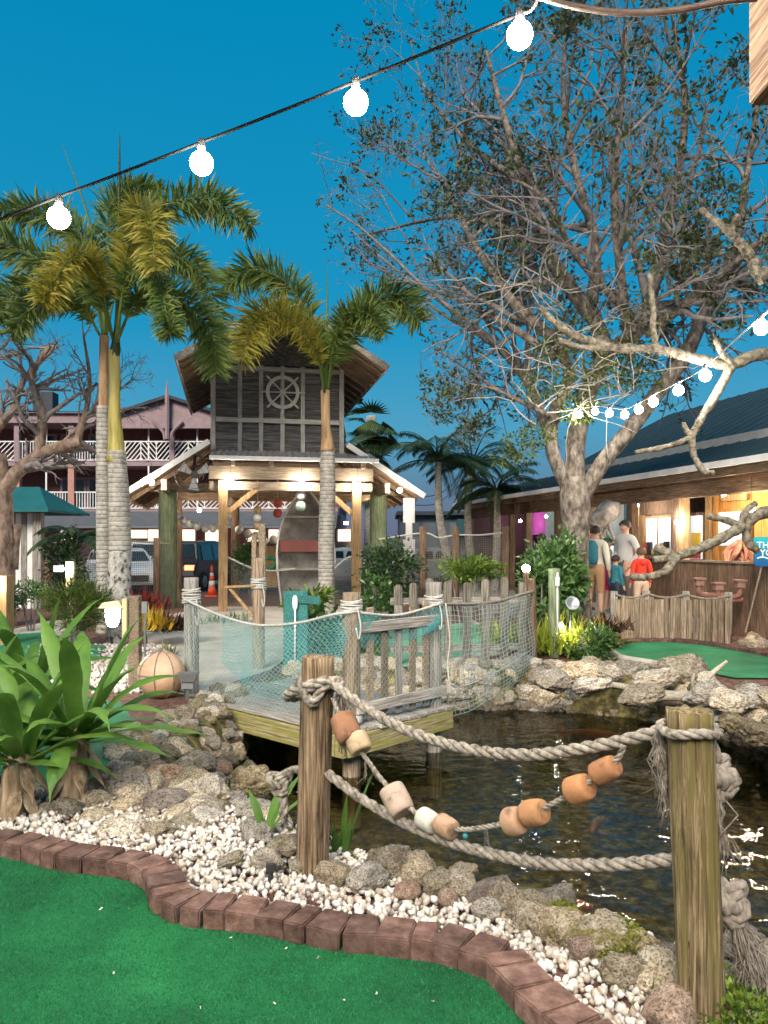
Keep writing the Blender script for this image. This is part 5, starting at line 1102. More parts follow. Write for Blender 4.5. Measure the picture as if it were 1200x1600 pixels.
# second lit box lamp far left and lamp by the kiosk
for px, py, Y, t in ((110, 890, 14.5, 'pair of small white flood lamps on a stake among the left shrubs'),):
    p = P(px, py, Y); o = thing('flood_lamp', t, 'lamp', (p.x, p.y, 0)); mb = MB(); mb.box((p.x, p.y, p.z / 2 + .1), (.14, .1, p.z + .1)); mb.build('stake', CREAM, o); mb = MB(); mb.box(p + Vector((-.2, -.06, .02)), (.15, .1, .12)); mb.build('head', WHITE, o); mb = MB(); mb.ball(p + Vector((.02, -.1, .02)), .075, 10); mb.build('head', emit('flood_glow', (1, .95, .88), 50), o, True)
p = P(-4, 910, 12); o = thing('planter_lamp', 'wooden box lamp glowing at the left edge', 'lamp', (p.x, p.y, 0)); mb = MB(); mb.box((p.x, p.y + .1, .55), (.3, .25, 1.1)); mb.build('box', W_TAN, o); mb = MB(); mb.ball(p + Vector((.02, -.12, .0)), .07, 10); mb.build('bulb', emit('box_glow', (1, .85, .6), 60), o, True)
# garden spot in the yellow fern
p = P(872, 978, 10.9); o = thing('garden_spot', 'small bright garden spot among the yellow-green ferns', 'lamp', (p.x, p.y, 0)); mb = MB(); mb.tube([(p.x, p.y, 0), (p.x, p.y, p.z - .04)], .01, 5); mb.build('stake', BLACK, o); mb = MB(); mb.ball(p, .05, 10); mb.build('bulb', emit('spot_glow', (1, .93, .75), 420), o, True)
p = P(822, 888, 10.6); o = thing('garden_spot', 'small white lamp on a stake above the dark brown net post', 'lamp', (p.x, p.y, 0)); mb = MB(); mb.bar((p.x, p.y, 0), (p.x, p.y, p.z - .03), .06, .06); mb.build('stake', W_BROWN, o); mb = MB(); mb.ball(p, .055, 10); mb.build('bulb', emit('stake_glow', (1, .95, .88), 60), o, True)
# street-side bulb
lamp('lit white bulb behind the left green piling', pv(-2.0, 3.2, 2.55), .06, PAVB, .3)
# beam end and thick cable at the upper right corner
bm_ = thing('overhead_beam', 'pale sawn wooden beam end at the upper right corner', 'beam', P(1195, 60, 2.4)); board('beam', P(1186, 75, 2.4) + Vector((.07, 0, -.0)), P(1186, 75, 2.4) + Vector((.07, .0, 2.2)), .14, .14, W_BROWN, bm_, up=(0, 1, 0)); 
for o_ in bm_.children: o_.location.z += -.145
mb = MB(); mb.tube(cr([P(825, -12, 2.7), P(880, 6, 2.66), P(960, 19, 2.6), P(1050, 17, 2.52), P(1130, 2, 2.45), P(1200, -5, 2.4)], 8), .011, 8); tag(mb.build('cable', M('rubber_cable', [(.3, (.03, .018, .012)), (.7, (.07, .045, .035))], ns=20, rough=.6), None, True), 'thick dark cable sagging to the beam at the upper right', 'cable')

# ------------------------------------------------------------------ low plank fence and sign by the clubhouse
L0, L1 = G(962, 1002), G(1142, 1006); pf2 = thing('plank_fence', 'low fence of upright brown planks behind the small putting green', 'fence', L0)
nb = 21
for i in range(nb):
    p = L0.lerp(L1, (i + .5) / nb) + Vector((0, .25 * math.sin(math.pi * (i + .5) / nb), 0)); h = .70 + random.uniform(-.02, .02); w_ = (L1 - L0).length / nb - .008
    mb = MB(); mb.box((0, 0, h / 2), (w_, .035, h)); o = mb.build('plank', W_FENCE, pf2, False); o.matrix_parent_inverse = pf2.matrix_basis.inverted(); o.location = p; o.rotation_euler = (random.uniform(-.02, .02), random.uniform(-.015, .015), random.uniform(-.08, .08) + math.atan2(L1.y - L0.y, L1.x - L0.x))
for t in (.0, .33, .68, 1.0): p = L0.lerp(L1, t) + Vector((0, .25 * math.sin(math.pi * t) + .09, 0)); mb = MB(); mb.tube([p, p + Vector((0, 0, .82))], .06, 9); mb.build('post', W_GREY, pf2, True)
mb = MB(); rp = []
for i in range(25): t = i / 24; rp.append(L0.lerp(L1, t) + Vector((0, .25 * math.sin(math.pi * t) + .02, .77 - .06 * math.sin(math.pi * ((t * 3) % 1)))))
rope_mesh(mb, rp, .018, n=5); tag(mb.build('rope', ROPE_DARK, None, True), 'rope strung along the top of the low plank fence', 'rope')
for i, (px, py) in enumerate(((1092, 912), (1122, 919), (1156, 915))):
    p = P(px, py, 12.9); o = thing('pipe_spout', ('first', 'second', 'third')[i] + ' rusty pipe spout from the left above the low plank fence', 'pipe', p, 'rusty pipe spouts'); s_ = -1 if i == 2 else 1
    mb = MB(); mb.tube(cr([p + Vector((0, 0, -.02)), p + Vector((0, 0, -.1)), p + Vector((.03 * s_, 0, -.17)), p + Vector((.18 * s_, 0, -.2)), p + Vector((.42 * s_, .05, -.2))], 5), .05, 8); mb.build('pipe', plain('rusty_pipe', (.22, .10, .075), .7), o, True); mb = MB(); mb.box(p + Vector((0, 0, .02)), (.13, .13, .1)); mb.box(p + Vector((0, 0, .085)), (.18, .18, .03)); mb.build('cap', plain('rust_cap', (.25, .14, .11), .8), o)
# blue THANK YOU sign on a leaning pole
sg = thing('thank_you_sign', 'blue sign reading THANK YOU on a leaning thin pole', 'sign', P(1165, 985, 12.3)); sp = P(1196, 862, 12.3)
m, n, l, b = mat_base('sign_blue'); tc = n.new('ShaderNodeTexCoord'); sx_ = n.new('ShaderNodeSeparateXYZ'); l.new(tc.outputs['Generated'], sx_.inputs[0]); l.new(ramp(n, l, sx_.outputs['Z'], [(0, (.01, .08, .28)), (.5, (.01, .18, .36)), (.95, (.02, .42, .50))]), b.inputs['Base Color']); SIGNM = m
mb = MB(); W2, H2 = .32, .24; pts = [(-.31, -.2), (-.27, -.235), (.3, -.235), (.32, -.2), (.32, .21), (.3, .235), (-.3, .235), (-.32, .21)]; pts = [(x, z * 1.0) for x, z in pts]
mb.add([sp + Vector((x + .13, y, z)) for y in (-.015, .015) for x, z in pts], [tuple(range(8)), tuple(reversed(range(8, 16)))] + [(k, 8 + k, 8 + (k + 1) % 8, (k + 1) % 8) for k in range(8)]); mb.build('board', SIGNM, sg)
mb = MB(); mb.tube([P(1165, 988, 12.4), P(1190, 885, 12.35)], .014, 6); mb.build('pole', W_BEAM, sg)
def text(s, p, size, mat, parent, name='lettering', rz=0.0, align='LEFT'):
    cu = bpy.data.curves.new('t', 'FONT'); cu.body = s; cu.size = size; cu.extrude = .002; cu.align_x = align; to = bpy.data.objects.new('t', cu); C.objects.link(to)
    dg = bpy.context.evaluated_depsgraph_get(); me = bpy.data.meshes.new_from_object(to.evaluated_get(dg)); bpy.data.objects.remove(to); me.materials.clear(); me.materials.append(mat)
    o = link(name, me, parent); Mx = Matrix.Rotation(rz, 4, 'Z') @ Matrix.Rotation(R(90), 4, 'X'); Mx.translation = Vector(p); o.matrix_basis = Mx; return o
TXT = emit('sign_white', (.85, .9, .7), .25)
text('THANK', sp + Vector((-.15, -.022, .055)), .15, TXT, sg); text('YOU', sp + Vector((-.1, -.022, -.065)), .15, TXT, sg)
mb = MB(); mb.tube([sp + Vector((-.14 + .36 * t, -.02, -.105 + .02 * math.sin(t * 7))) for t in np.linspace(0, 1, 12)], .009, 5); mb.build('wave_mark', TXT, sg)

# ------------------------------------------------------------------ people
def skin_mesh(nodes, edges):
    me = bpy.data.meshes.new('p'); me.from_pydata([n_[0] for n_ in nodes], edges, []); o = bpy.data.objects.new('p', me); C.objects.link(o)
    md = o.modifiers.new('s', 'SKIN'); md.use_smooth_shade = True
    for sv, n_ in zip(me.skin_vertices[0].data, nodes): sv.radius = (n_[1] if isinstance(n_[1], tuple) else (n_[1], n_[1]))
    me.skin_vertices[0].data[0].use_root = True
    ss = o.modifiers.new('u', 'SUBSURF'); ss.levels = 2; ss.render_levels = 2
    dg = bpy.context.evaluated_depsgraph_get(); r = bpy.data.meshes.new_from_object(o.evaluated_get(dg)); bpy.data.objects.remove(o); return r
SKIN = plain('skin', (.50, .29, .21), .55); HAIR = plain('dark_hair', (.03, .02, .014), .7); HAIRB = plain('brown_hair', (.10, .05, .025), .7); SHOE = plain('shoe', (.12, .11, .11), .7)
def person(label, p, H, rz, top, bottom, hair, arms='down', sleeve=1.0, leg_cov=.55, cap=None, child=False, build=1.0):
    k = H / 1.75; hs = 1.18 if child else 1.0; w_ = build
    N = [((0, 0, .95), .135 * w_)]; E = []; tagb = ['torso']
    def add(v, r, par, t): N.append((v, r)); tagb.append(t); E.append((par, len(N) - 1)); return len(N) - 1
    sp1 = add((0, -.01, 1.1), (.135 * w_, .105 * w_), 0, 'torso'); ch = add((0, -.01, 1.3), (.155 * w_, .11 * w_), sp1, 'torso'); uc = add((0, 0, 1.42), (.12 * w_, .085), ch, 'torso'); nk = add((0, .01, 1.5), .055, uc, 'head'); hb = add((0, -.01, 1.575), .07 * hs, nk, 'head'); hm = add((0, -.015, 1.645), .088 * hs, hb, 'head'); ht = add((0, -.005, 1.715), .06 * hs, hm, 'head')
    nose = add((0, -.105 * hs, 1.625), .012, hm, 'head')
    for s_ in (-1, 1):
        add((s_ * .088 * hs, 0, 1.63), .014, hm, 'head')
        sh_ = add((s_ * .18 * w_, 0, 1.41), .062, uc, 'arm')
        if arms == 'fold': el = (s_ * .25 * w_, -.02, 1.14); wr = (s_ * .06, -.22, 1.12)
        elif arms == 'pocket': el = (s_ * .29 * w_, .05, 1.15); wr = (s_ * .22, -.05, .95)
        else: el = (s_ * .24 * w_, .03, 1.13); wr = (s_ * .25, -.05, .90)
        e_ = add(el, .045, sh_, 'arm'); wv = add(wr, .031, e_, 'fore'); d = (Vector(wr) - Vector(el)).normalized(); hp = add(tuple(Vector(wr) + d * .07), (.036, .02), wv, 'hand')
        for q_ in range(4): f1 = add(tuple(Vector(wr) + d * .13 + Vector((s_ * .004, -.025 + q_ * .017, 0))), .009, hp, 'hand'); add(tuple(Vector(wr) + d * (.165 if q_ in (1, 2) else .15) + Vector((-s_ * .012, -.025 + q_ * .017, 0))), .008, f1, 'hand')
        th_ = add(tuple(Vector(wr) + d * .06 + Vector((0, -.05, 0))), .01, hp, 'hand')
        hip = add((s_ * .095 * w_, 0, .88), .105 * w_, 0, 'leg'); kn = add((s_ * .105, -.015, .49), .062, hip, 'leg'); an = add((s_ * .11, .015, .09), .042, kn, 'shin'); add((s_ * .125, -.13, .04), (.042, .034), an, 'foot')
    me = skin_mesh(N, E)
    mats = [SKIN, top, bottom, SHOE]; [me.materials.append(m_) for m_ in mats] if not me.materials else None
    me.materials.clear(); [me.materials.append(m_) for m_ in mats]
    segs = [(Vector(N[a][0]), Vector(N[b_][0]), tagb[b_]) for a, b_ in E]
    for po in me.polygons:
        c_ = po.center; best = None
        for a, b_, t in segs:
            ab = b_ - a; u_ = max(0, min(1, (c_ - a).dot(ab) / max(1e-9, ab.length_squared))); dd = (c_ - a - ab * u_).length
            if best is None or dd < best[0]: best = (dd, t)
        t = best[1]
        if t == 'foot': mi = 3
        elif t == 'head': mi = 0 if c_.z > 1.49 else 1
        elif t == 'hand': mi = 0
        elif t == 'fore': mi = 1 if sleeve > .5 else 0
        elif t == 'arm': mi = 1
        elif t == 'torso': mi = 1 if c_.z > .93 else 2
        else: mi = 2 if c_.z > .92 - leg_cov else 0
        if t in ('leg', 'shin') and c_.z < .09: mi = 3
        po.material_index = mi
    # clothes a little looser than the skin
    nv = [v.normal.copy() for v in me.vertices]; cl = {}
    for po in me.polygons:
        for vi in po.vertices: cl.setdefault(vi, set()).add(po.material_index)
    for vi, s_ in cl.items():
        if s_ <= {1, 2}: me.vertices[vi].co += nv[vi] * .012
    o = bpy.data.objects.new('person', me); C.objects.link(o); o.location = p; o.rotation_euler = (0, 0, rz); o.scale = (k, k, k); tag(o, label, 'person', 'people waiting by the clubhouse')
    def child_(nm, mb, mat): c_ = mb.build(nm, mat, None, True); c_.parent = o; return c_
    mb = MB(); pts = []
    hm_ = Vector((0, .0, 1.655)); n_ = 16; vs = []; fs = []
    for i in range(9):
        ph = math.pi * i / 8 * .62
        for j in range(n_):
            a = 2 * math.pi * j / n_; front = max(0, -math.sin(a)); phh = ph * (1 - .35 * front)
            r_ = .112 * hs * (1 + .05 * mnoise.noise(Vector((i, j, 1)) * .7)); vs.append(hm_ + Vector((r_ * .92 * math.sin(phh) * math.cos(a), r_ * 1.02 * math.sin(phh) * math.sin(a), r_ * math.cos(phh))))
    fs = [(i * n_ + j, i * n_ + (j + 1) % n_, (i + 1) * n_ + (j + 1) % n_, (i + 1) * n_ + j) for i in range(8) for j in range(n_)]; mb.add(vs, fs); child_('cap' if cap else 'hair', mb, cap or hair)
    if cap: mb = MB(); mb.box((0, -.14, 1.69), (.13, .1, .012)); child_('cap_brim', mb, cap)
    for s_ in (-1, 1): mb = MB(); mb.ball((s_ * .035 * hs, -.09 * hs, 1.65), .011, 8); child_('eye', mb, BLACK)
    return o, child_
def flat(px, py, Y): v = P(px, py, Y); return Vector((v.x, v.y, 0))
WZ = Vector((0, 0, .22))
GREYSH = plain('grey_knit', (.42, .41, .40), .9); CREAMSH = plain('cream_knit', (.60, .54, .46), .9); REDSH = plain('red_fleece', (.62, .035, .02), .85); TEALSH = plain('teal_cotton', (.03, .17, .22), .9); KHAKI = plain('khaki_twill', (.36, .20, .10), .9); DARKP = plain('dark_trousers', (.10, .09, .085), .9); PINKS = plain('hot_pink_cotton', (.60, .02, .16), .9); GREYJ = plain('grey_jacket', (.13, .16, .17), .9)
person('tall man with short dark hair in grey sweatshirt and dark trousers', flat(977, 970, 15.0) + WZ, 1.84, R(-68), GREYSH, DARKP, HAIR, 'pocket', 1.0, .85, build=1.1)
o, ch_ = person('person in cream sweatshirt and khaki shorts with teal pack, seen from behind', flat(930, 970, 14.6) + WZ, 1.72, R(150), CREAMSH, KHAKI, HAIR, 'down', 1.0, .45)
mb = MB(); mb.lathe([(.01, -.24), (.13, -.22), (.155, -.1), (.15, .12), (.1, .22), (.02, .24)], (0.05, .17, 1.24), 12, Matrix.Diagonal((1, .6, 1))); ch_('backpack', mb, TEALSH)
person('person in green cap, grey jacket and pink shorts behind the pack wearer', flat(949, 970, 15.3) + WZ, 1.5, R(60), GREYJ, PINKS, HAIRB, 'fold', 1.0, .38, cap=plain('green_cap', (.02, .10, .05)))
person('small child in blue top and dark trousers half hidden by the tall man', flat(962, 970, 14.7) + WZ, 1.15, R(120), TEALSH, plain('navy_cloth', (.015, .02, .04)), HAIR, 'down', 1.0, .85, child=True)
o, ch_ = person('child with brown hair in red hooded sweatshirt, seen from behind', flat(1002, 975, 14.2) + WZ, 1.30, R(185), REDSH, plain('pale_shorts', (.50, .36, .27)), HAIRB, 'down', 1.0, .5, child=True)
mb = MB(); mb.lathe([(.02, -.1), (.09, -.06), (.1, 0), (.06, .06), (.02, .07)], (0, .09, 1.42), 12, Matrix.Diagonal((1, .6, 1))); ch_('hood', mb, REDSH)
person('person with dark hair behind the tree trunk by the porch', flat(916, 970, 15.8) + WZ, 1.72, R(30), DARKP, DARKP, HAIR, 'down', 1.0, .85)
person('dark-haired person behind the large leafy shrub', flat(846, 970, 15.6) + WZ, 1.58, R(200), plain('black_shirt', (.03, .03, .035)), DARKP, HAIR, 'down', 1.0, .85)

# ------------------------------------------------------------------ cars
TYRE = plain('tyre', (.02, .02, .02), .9); LIGHTG = plain('headlight_glass', (.6, .62, .65), .15); REDL = emit('tail_light', (1, .08, .03), 6)
def car(label, p, rz, paint, suv=False, lit=False):
    o = thing('parked_car', label, 'car', p, 'cars parked along the street', rz); hgt = 1.72 if suv else 1.46; Wd = .9
    prof = [(-2.2, .32), (-2.25, .55), (-2.2, .86), (-1.95, .98)] + ([(-1.85, 1.1), (-1.6, hgt - .06), (.2, hgt), (.55, hgt - .1), (1.1, 1.08)] if suv else [(-1.7, 1.02), (-1.1, hgt - .06), (-.1, hgt), (.35, hgt - .08), (1.05, 1.0)]) + [(1.9, .86), (2.18, .72), (2.25, .5), (2.2, .3)]
    Mz = Matrix.Rotation(rz, 3, 'Z'); wp = lambda x, y, z: Vector(p) + Mz @ Vector((x, y, z))
    sec = [(1.0, 0), (.97, 1)]; vs = []; n_ = len(prof)
    def yw(z): return Wd * (1 - .20 * max(0, (z - .95) / .7)) * (1 - .05 * max(0, .5 - z))
    for s_ in (-1, 1):
        for x, z in prof: vs.append(wp(x, s_ * yw(z) * (1 - .06 * (abs(x) / 2.25) ** 4), z))
    mb = MB(); mb.add(vs, [tuple(range(n_)), tuple(reversed(range(n_, 2 * n_)))] + [(k, n_ + k, n_ + (k + 1) % n_, (k + 1) % n_) for k in range(n_)]); bo = mb.build('body', paint, o)
    bv = bo.modifiers.new('b', 'BEVEL'); bv.width = .05; bv.segments = 3; bv.limit_method = 'ANGLE'
    mb = MB(); i0 = 7 if suv else 7
    xf0, zf0, xf1, zf1 = (1.03, 1.13, .58, hgt - .13) if suv else (.98, 1.05, .38, hgt - .1)
    mb.add([wp(xf0 + .03, -yw(zf0) * .88, zf0), wp(xf0 + .03, yw(zf0) * .88, zf0), wp(xf1 + .05, yw(zf1) * .88, zf1), wp(xf1 + .05, -yw(zf1) * .88, zf1)], [(0, 1, 2, 3)]); mb.build('windscreen', GLASSD, o)
    xb0, xb1 = (-1.86, -1.64) if suv else (-1.7, -1.15)
    mb = MB(); mb.add([wp(xb0 - .03, yw(1.1) * .86, 1.14), wp(xb0 - .03, -yw(1.1) * .86, 1.14), wp(xb1 - .04, -yw(hgt - .1) * .86, hgt - .12), wp(xb1 - .04, yw(hgt - .1) * .86, hgt - .12)], [(0, 1, 2, 3)]); mb.build('rear_window', GLASSD, o)
    for s_ in (-1, 1):
        for xa, xb in (((-1.5, -.5), (-.42, .55)) if suv else ((-1.05, -.35), (-.28, .45))):
            mb = MB(); za, zb = 1.05, hgt - .14; mb.add([wp(xa, s_ * (yw(za) + .006), za), wp(xb + (.3 if xb > 0 else 0), s_ * (yw(za) + .006), za), wp(xb, s_ * (yw(zb) + .006), zb), wp(xa + .1, s_ * (yw(zb) + .006), zb)], [(0, 1, 2, 3)]); mb.build('window', GLASSD, o)
        for xw in (-1.38, 1.38):
            mb = MB(); c_ = wp(xw, s_ * .80, .33); ax = Mz @ Vector((0, s_, 0)); Q = ax.to_track_quat('Z', 'Y').to_matrix(); mb.lathe([(.2, -.11), (.32, -.1), (.335, -.04), (.335, .06), (.31, .1), (.22, .105)], c_, 20, Q); wo = mb.build('wheel', TYRE, o, True); mb = MB(); mb.lathe([(.02, .11), (.12, .115), (.2, .112), (.21, .1)], c_, 14, Q); mb.build('rim', STEEL, wo, True)
        mb = MB(); mb.box(wp(2.12, s_ * .62, .70), (.14, .38, .13), Mz); mb.build('headlight', LIGHTG, o); mb = MB(); mb.box(wp(-2.19, s_ * .68, .82), (.1, .3, .16), Mz); mb.build('tail_light', REDL if lit else BR, o); mb = MB(); mb.box(wp(.75, s_ * .98, 1.03), (.12, .18, .12), Mz); mb.build('mirror', paint, o)
    mb = MB(); mb.box(wp(2.225, 0, .52), (.06, 1.0, .2), Mz); mb.build('grille', BLACK, o); mb = MB(); mb.box(wp(-2.255, 0, .7), (.03, .5, .12), Mz); mb.build('number_plate', WHITE, o)
def paint(name, c): return M(name, [(.3, tuple(x * .95 for x in c)), (.7, c)], ns=1, rough=.28, bump=0, spec=.6)
car('silver-white hatchback half hidden behind the two palm trunks', flat(188, 900, 26.0), R(-62), paint('silver_paint', (.50, .52, .55)))
car('white sport utility car parked behind the silver hatchback', flat(235, 900, 31.5), R(-75), paint('white_car_paint', (.62, .62, .62)), True)
car('black car seen from behind next to the traffic cone', flat(305, 900, 27.5), R(82), paint('black_paint', (.012, .012, .014)), True, True)
car('grey car parked right of the white oar board', flat(682, 890, 30), R(10), paint('grey_paint', (.16, .17, .18))); car('dark car parked in front of the warehouse', flat(745, 890, 32), R(185), paint('dark_car_paint', (.03, .035, .04)))
car('pale car behind the wooden boat', flat(545, 890, 31), R(12), paint('pale_car_paint', (.4, .42, .44)))
p = flat(331, 900, 23.5); o = thing('traffic_cone', 'orange and white traffic cone beside the left pavilion post', 'traffic cone', p); ORG = plain('cone_orange', (.75, .10, .03)); mb = MB(); mb.box(p + Vector((0, 0, .02)), (.36, .36, .04)); mb.build('base', ORG, o)
for z0, z1, m_ in ((.04, .3, ORG), (.3, .48, WHITE), (.48, .62, ORG), (.62, .72, WHITE), (.72, .95, ORG)): f_ = lambda z: lerp(.14, .025, z / .95); mb = MB(); mb.lathe([(f_(z0), z0), (f_(z1), z1)], p, 14); mb.build('cone_band', m_, o, True)
# ------------------------------------------------------------------ palms
BARKP = M('palm_bark', [(.35, (.19, .17, .145)), (.5, (.33, .305, .27)), (.7, (.47, .45, .41))], (1, 1, 3), ns=7, detail=7, rough=.9, bump=.6, bs=30)
BARKL = M('lichen_bark', [(.40, (.06, .055, .05)), (.455, (.30, .28, .25)), (.7, (.58, .57, .54))], (1, 1, .8), ns=11, detail=5, rough=.9, bump=.5, bs=30)
def ringmat(name, dark, light):
    m, n, l, b = mat_base(name); vec = coords(n, l, (1, 1, 1), False); wv = n.new('ShaderNodeTexWave'); wv.wave_type = 'BANDS'; wv.bands_direction = 'Z'; wv.wave_profile = 'SAW'
    wv.inputs['Scale'].default_value = 4.0; wv.inputs['Distortion'].default_value = .9; wv.inputs['Detail'].default_value = 3; wv.inputs['Detail Scale'].default_value = 3; l.new(vec, wv.inputs['Vector'])
    c1 = ramp(n, l, wv.outputs['Fac'], [(.0, dark), (.22, tuple(x * .8 for x in light)), (.8, light)]); mxx = n.new('ShaderNodeMix'); mxx.data_type = 'RGBA'; mxx.blend_type = 'MULTIPLY'; mxx.inputs[0].default_value = 1
    l.new(c1, mxx.inputs[6]); l.new(ramp(n, l, tex(n, l, vec, 9, 7, .7), [(.35, (.5, .48, .45)), (.6, (1, 1, 1))]), mxx.inputs[7]); l.new(mxx.outputs[2], b.inputs['Base Color']); b.inputs['Roughness'].default_value = .85
    bp = n.new('ShaderNodeBump'); bp.inputs['Strength'].default_value = .5; bp.inputs['Distance'].default_value = .02; l.new(wv.outputs['Fac'], bp.inputs['Height']); l.new(bp.outputs[0], b.inputs['Normal']); return m
BARKR = ringmat('ringed_palm_bark', (.13, .11, .09), (.54, .51, .46))
SHAFT = M('crownshaft', [(.35, (.20, .19, .05)), (.5, (.42, .34, .09)), (.7, (.55, .44, .16))], (3, 3, .4), ns=3, rough=.5, bump=.3, bs=12)
SHAFTB = M('brown_crownshaft', [(.35, (.20, .11, .05)), (.5, (.40, .25, .13)), (.7, (.50, .36, .22))], (3, 3, .4), ns=3, rough=.6, bump=.3, bs=12)
PF_DARK = leafmat('palm_leaf', [(.15, (.045, .09, .03)), (.45, (.11, .18, .045)), (.75, (.22, .28, .065)), (1, (.32, .27, .12))], .45, .4)
PF_GOLD = leafmat('palm_leaf_gold', [(.1, (.12, .14, .025)), (.45, (.30, .28, .04)), (.75, (.48, .41, .07)), (1, (.50, .34, .13))], .45, .4)
def ringed_trunk(name, path, rad, mat, parent, ring_gap, depth=.05, n=18):
    path = [Vector(p) for p in path]; full = cr(path, 150); N_ = len(full); mb = MB(); rr = []
    L = 0
    for i, p in enumerate(full):
        if i: L += (p - full[i - 1]).length
        t = i / (N_ - 1) * (len(rad) - 1); k = min(len(rad) - 2, int(t)); r_ = lerp(rad[k], rad[k + 1], t - k)
        ph = (L / ring_gap + .15 * mnoise.noise(p * 5)) % 1; rr.append(r_ * (1 + depth * (ph ** 3 - .25) - (depth * .9 if ph < .12 else 0) + .02 * mnoise.noise(p * 3)))
    mb.tube(full, rr, n); return mb.build(name, mat, parent, True)
def brush_frond(parent, ctrl, maxl, mat, per=9, taper0=.14, wd=.0145, name='frond'):    # foxtail frond: leaflets all round the rib
    path = cr(ctrl, 26); mb = MB(); n_ = len(path)
    mb.tube(path[::4] + [path[-1]], [lerp(.028, .006, k / (len(path[::4]))) for k in range(len(path[::4]) + 1)], 6); fo = mb.build(name, PF_DARK, parent, True)
    fr_ = frames(path); Pp, D, Nn, L, W = [], [], [], [], []
    for i, (p, (t, u, b)) in enumerate(zip(path, fr_)):
        s_ = i / (n_ - 1)
        if s_ < taper0: continue
        prof = min(1, (s_ - taper0) / .22) ** .6 * min(1, (1.02 - s_) / .2) ** .5
        for k in range(per):
            a = random.uniform(0, 2 * math.pi); rad = (u * math.cos(a) + b * math.sin(a)); f = random.uniform(.1, .95)
            d = (rad + t * f + Vector((0, 0, -.05))).normalized(); l_ = maxl * (.35 + .65 * prof) * random.uniform(.6, 1.2)
            Pp.append(p + t * random.uniform(-.03, .03)); D.append(d); Nn.append(d.cross(t)); L.append(l_); W.append(wd * random.uniform(.8, 1.4))
    Pp, D, Nn = np.array(Pp), np.array(D), np.array(Nn); L = np.array(L)[:, None]; W = np.array(W)[:, None]
    S = norm(np.cross(D, norm(Nn))); drop = np.array([0, 0, -1.0])
    m1 = Pp + D * L * .35; m2 = Pp + D * L * .7 + drop * L * .03; tip = Pp + D * L * .98 + drop * L * .09
    V = np.stack([Pp - S * W * .35, Pp + S * W * .35, m1 - S * W, m1 + S * W, m2 - S * W * .8, m2 + S * W * .8, tip], 1).reshape(-1, 3); b_ = np.arange(len(Pp))[:, None] * 7
    Fq = np.concatenate([b_ + np.array([[x]]) if False else b_ + np.array([x]) for x in ([0, 1, 3], [0, 3, 2], [2, 3, 5], [2, 5, 4], [4, 5, 6])], 0)
    lf = np_mesh('leaflet_mass', V, Fq, mat, fo, 3); return fo
# foxtail palm pair on the left
p0 = flat(184, 1000, 12.6); PM1 = thing('foxtail_palm', 'taller foxtail palm with lichen-spotted trunk and yellow crownshaft', 'palm', p0, 'foxtail palms')
def q3(l_): return [P(*a) for a in l_]
ringed_trunk('trunk', [P(186, 1030, 12.6), P(186, 930, 12.6), P(188, 860, 12.6)], [.195, .19, .185], BARKL, PM1, .16, .03)
ringed_trunk('trunk', [P(188, 860, 12.6), P(186, 780, 12.6), P(182, 705, 12.6)], [.185, .17, .145], BARKR, PM1, .075, .05)
mb = MB(); mb.tube(cr(q3([(181, 722, 12.6), (181, 690, 12.6), (179, 640, 12.6), (179, 590, 12.6), (178, 548, 12.6)]), 5), [lerp(.15, .088, min(1, k / 12)) for k in range(21)], 16); mb.build('crownshaft', SHAFT, PM1, True)
mb = MB(); mb.tube(cr(q3([(178, 560, 12.6), (181, 535, 12.6), (184, 470, 12.6), (186, 300, 12.6), (187, 208, 12.6)]), 5), [.085, .09, .09, .09, .085, .07, .06, .05, .045, .04, .036, .032, .03, .028, .026, .024, .022, .02, .016, .012, .004], 8); mb.build('spear_leaf', leafmat('spear', [(.2, (.03, .045, .02)), (.8, (.08, .10, .04))]), PM1, True)
for i, (c_, ml, m_) in enumerate([
    ([(180, 535, 12.6), (190, 420, 12.5), (240, 335, 12.4), (320, 310, 12.3), (392, 352, 12.2)], .46, PF_DARK),
    ([(182, 535, 12.6), (215, 470, 12.5), (270, 465, 12.5), (325, 510, 12.5), (338, 580, 12.5)], .50, PF_DARK),
    ([(184, 535, 12.5), (195, 420, 12.2), (215, 335, 11.7), (235, 340, 11.2), (242, 420, 10.9)], .44, PF_GOLD),
    ([(178, 535, 12.6), (150, 455, 12.5), (90, 420, 12.4), (20, 385, 12.3), (-50, 350, 12.2)], .46, PF_DARK),
    ([(180, 535, 12.4), (200, 430, 12.0), (245, 440, 11.4), (262, 500, 11.0), (266, 520, 10.9)], .3, PF_DARK),
    ([(178, 535, 12.6), (150, 420, 12.2), (115, 400, 11.6), (85, 440, 11.2), (70, 470, 11.0)], .38, PF_GOLD)]):
    brush_frond(PM1, q3(c_), ml, m_)
p1 = flat(163, 1000, 13.8); PM2 = thing('foxtail_palm', 'slimmer foxtail palm close behind the lichen-spotted palm', 'palm', p1, 'foxtail palms')
ringed_trunk('trunk', [P(163, 1000, 13.8), P(162, 850, 13.8), P(161, 720, 13.8), P(161, 635, 13.8)], [.14, .13, .125, .11], BARKR, PM2, .085, .05)
mb = MB(); mb.tube(cr(q3([(161, 645, 13.8), (162, 600, 13.8), (163, 525, 13.8)]), 6), .085, 12); mb.build('crownshaft', SHAFTB, PM2, True); mb = MB(); mb.tube(cr(q3([(163, 530, 13.8), (160, 440, 13.8), (135, 330, 13.8), (97, 224, 13.8)]), 5), [lerp(.06, .004, k / 15) for k in range(16)], 6); mb.build('spear_leaf', PF_DARK, PM2, True)
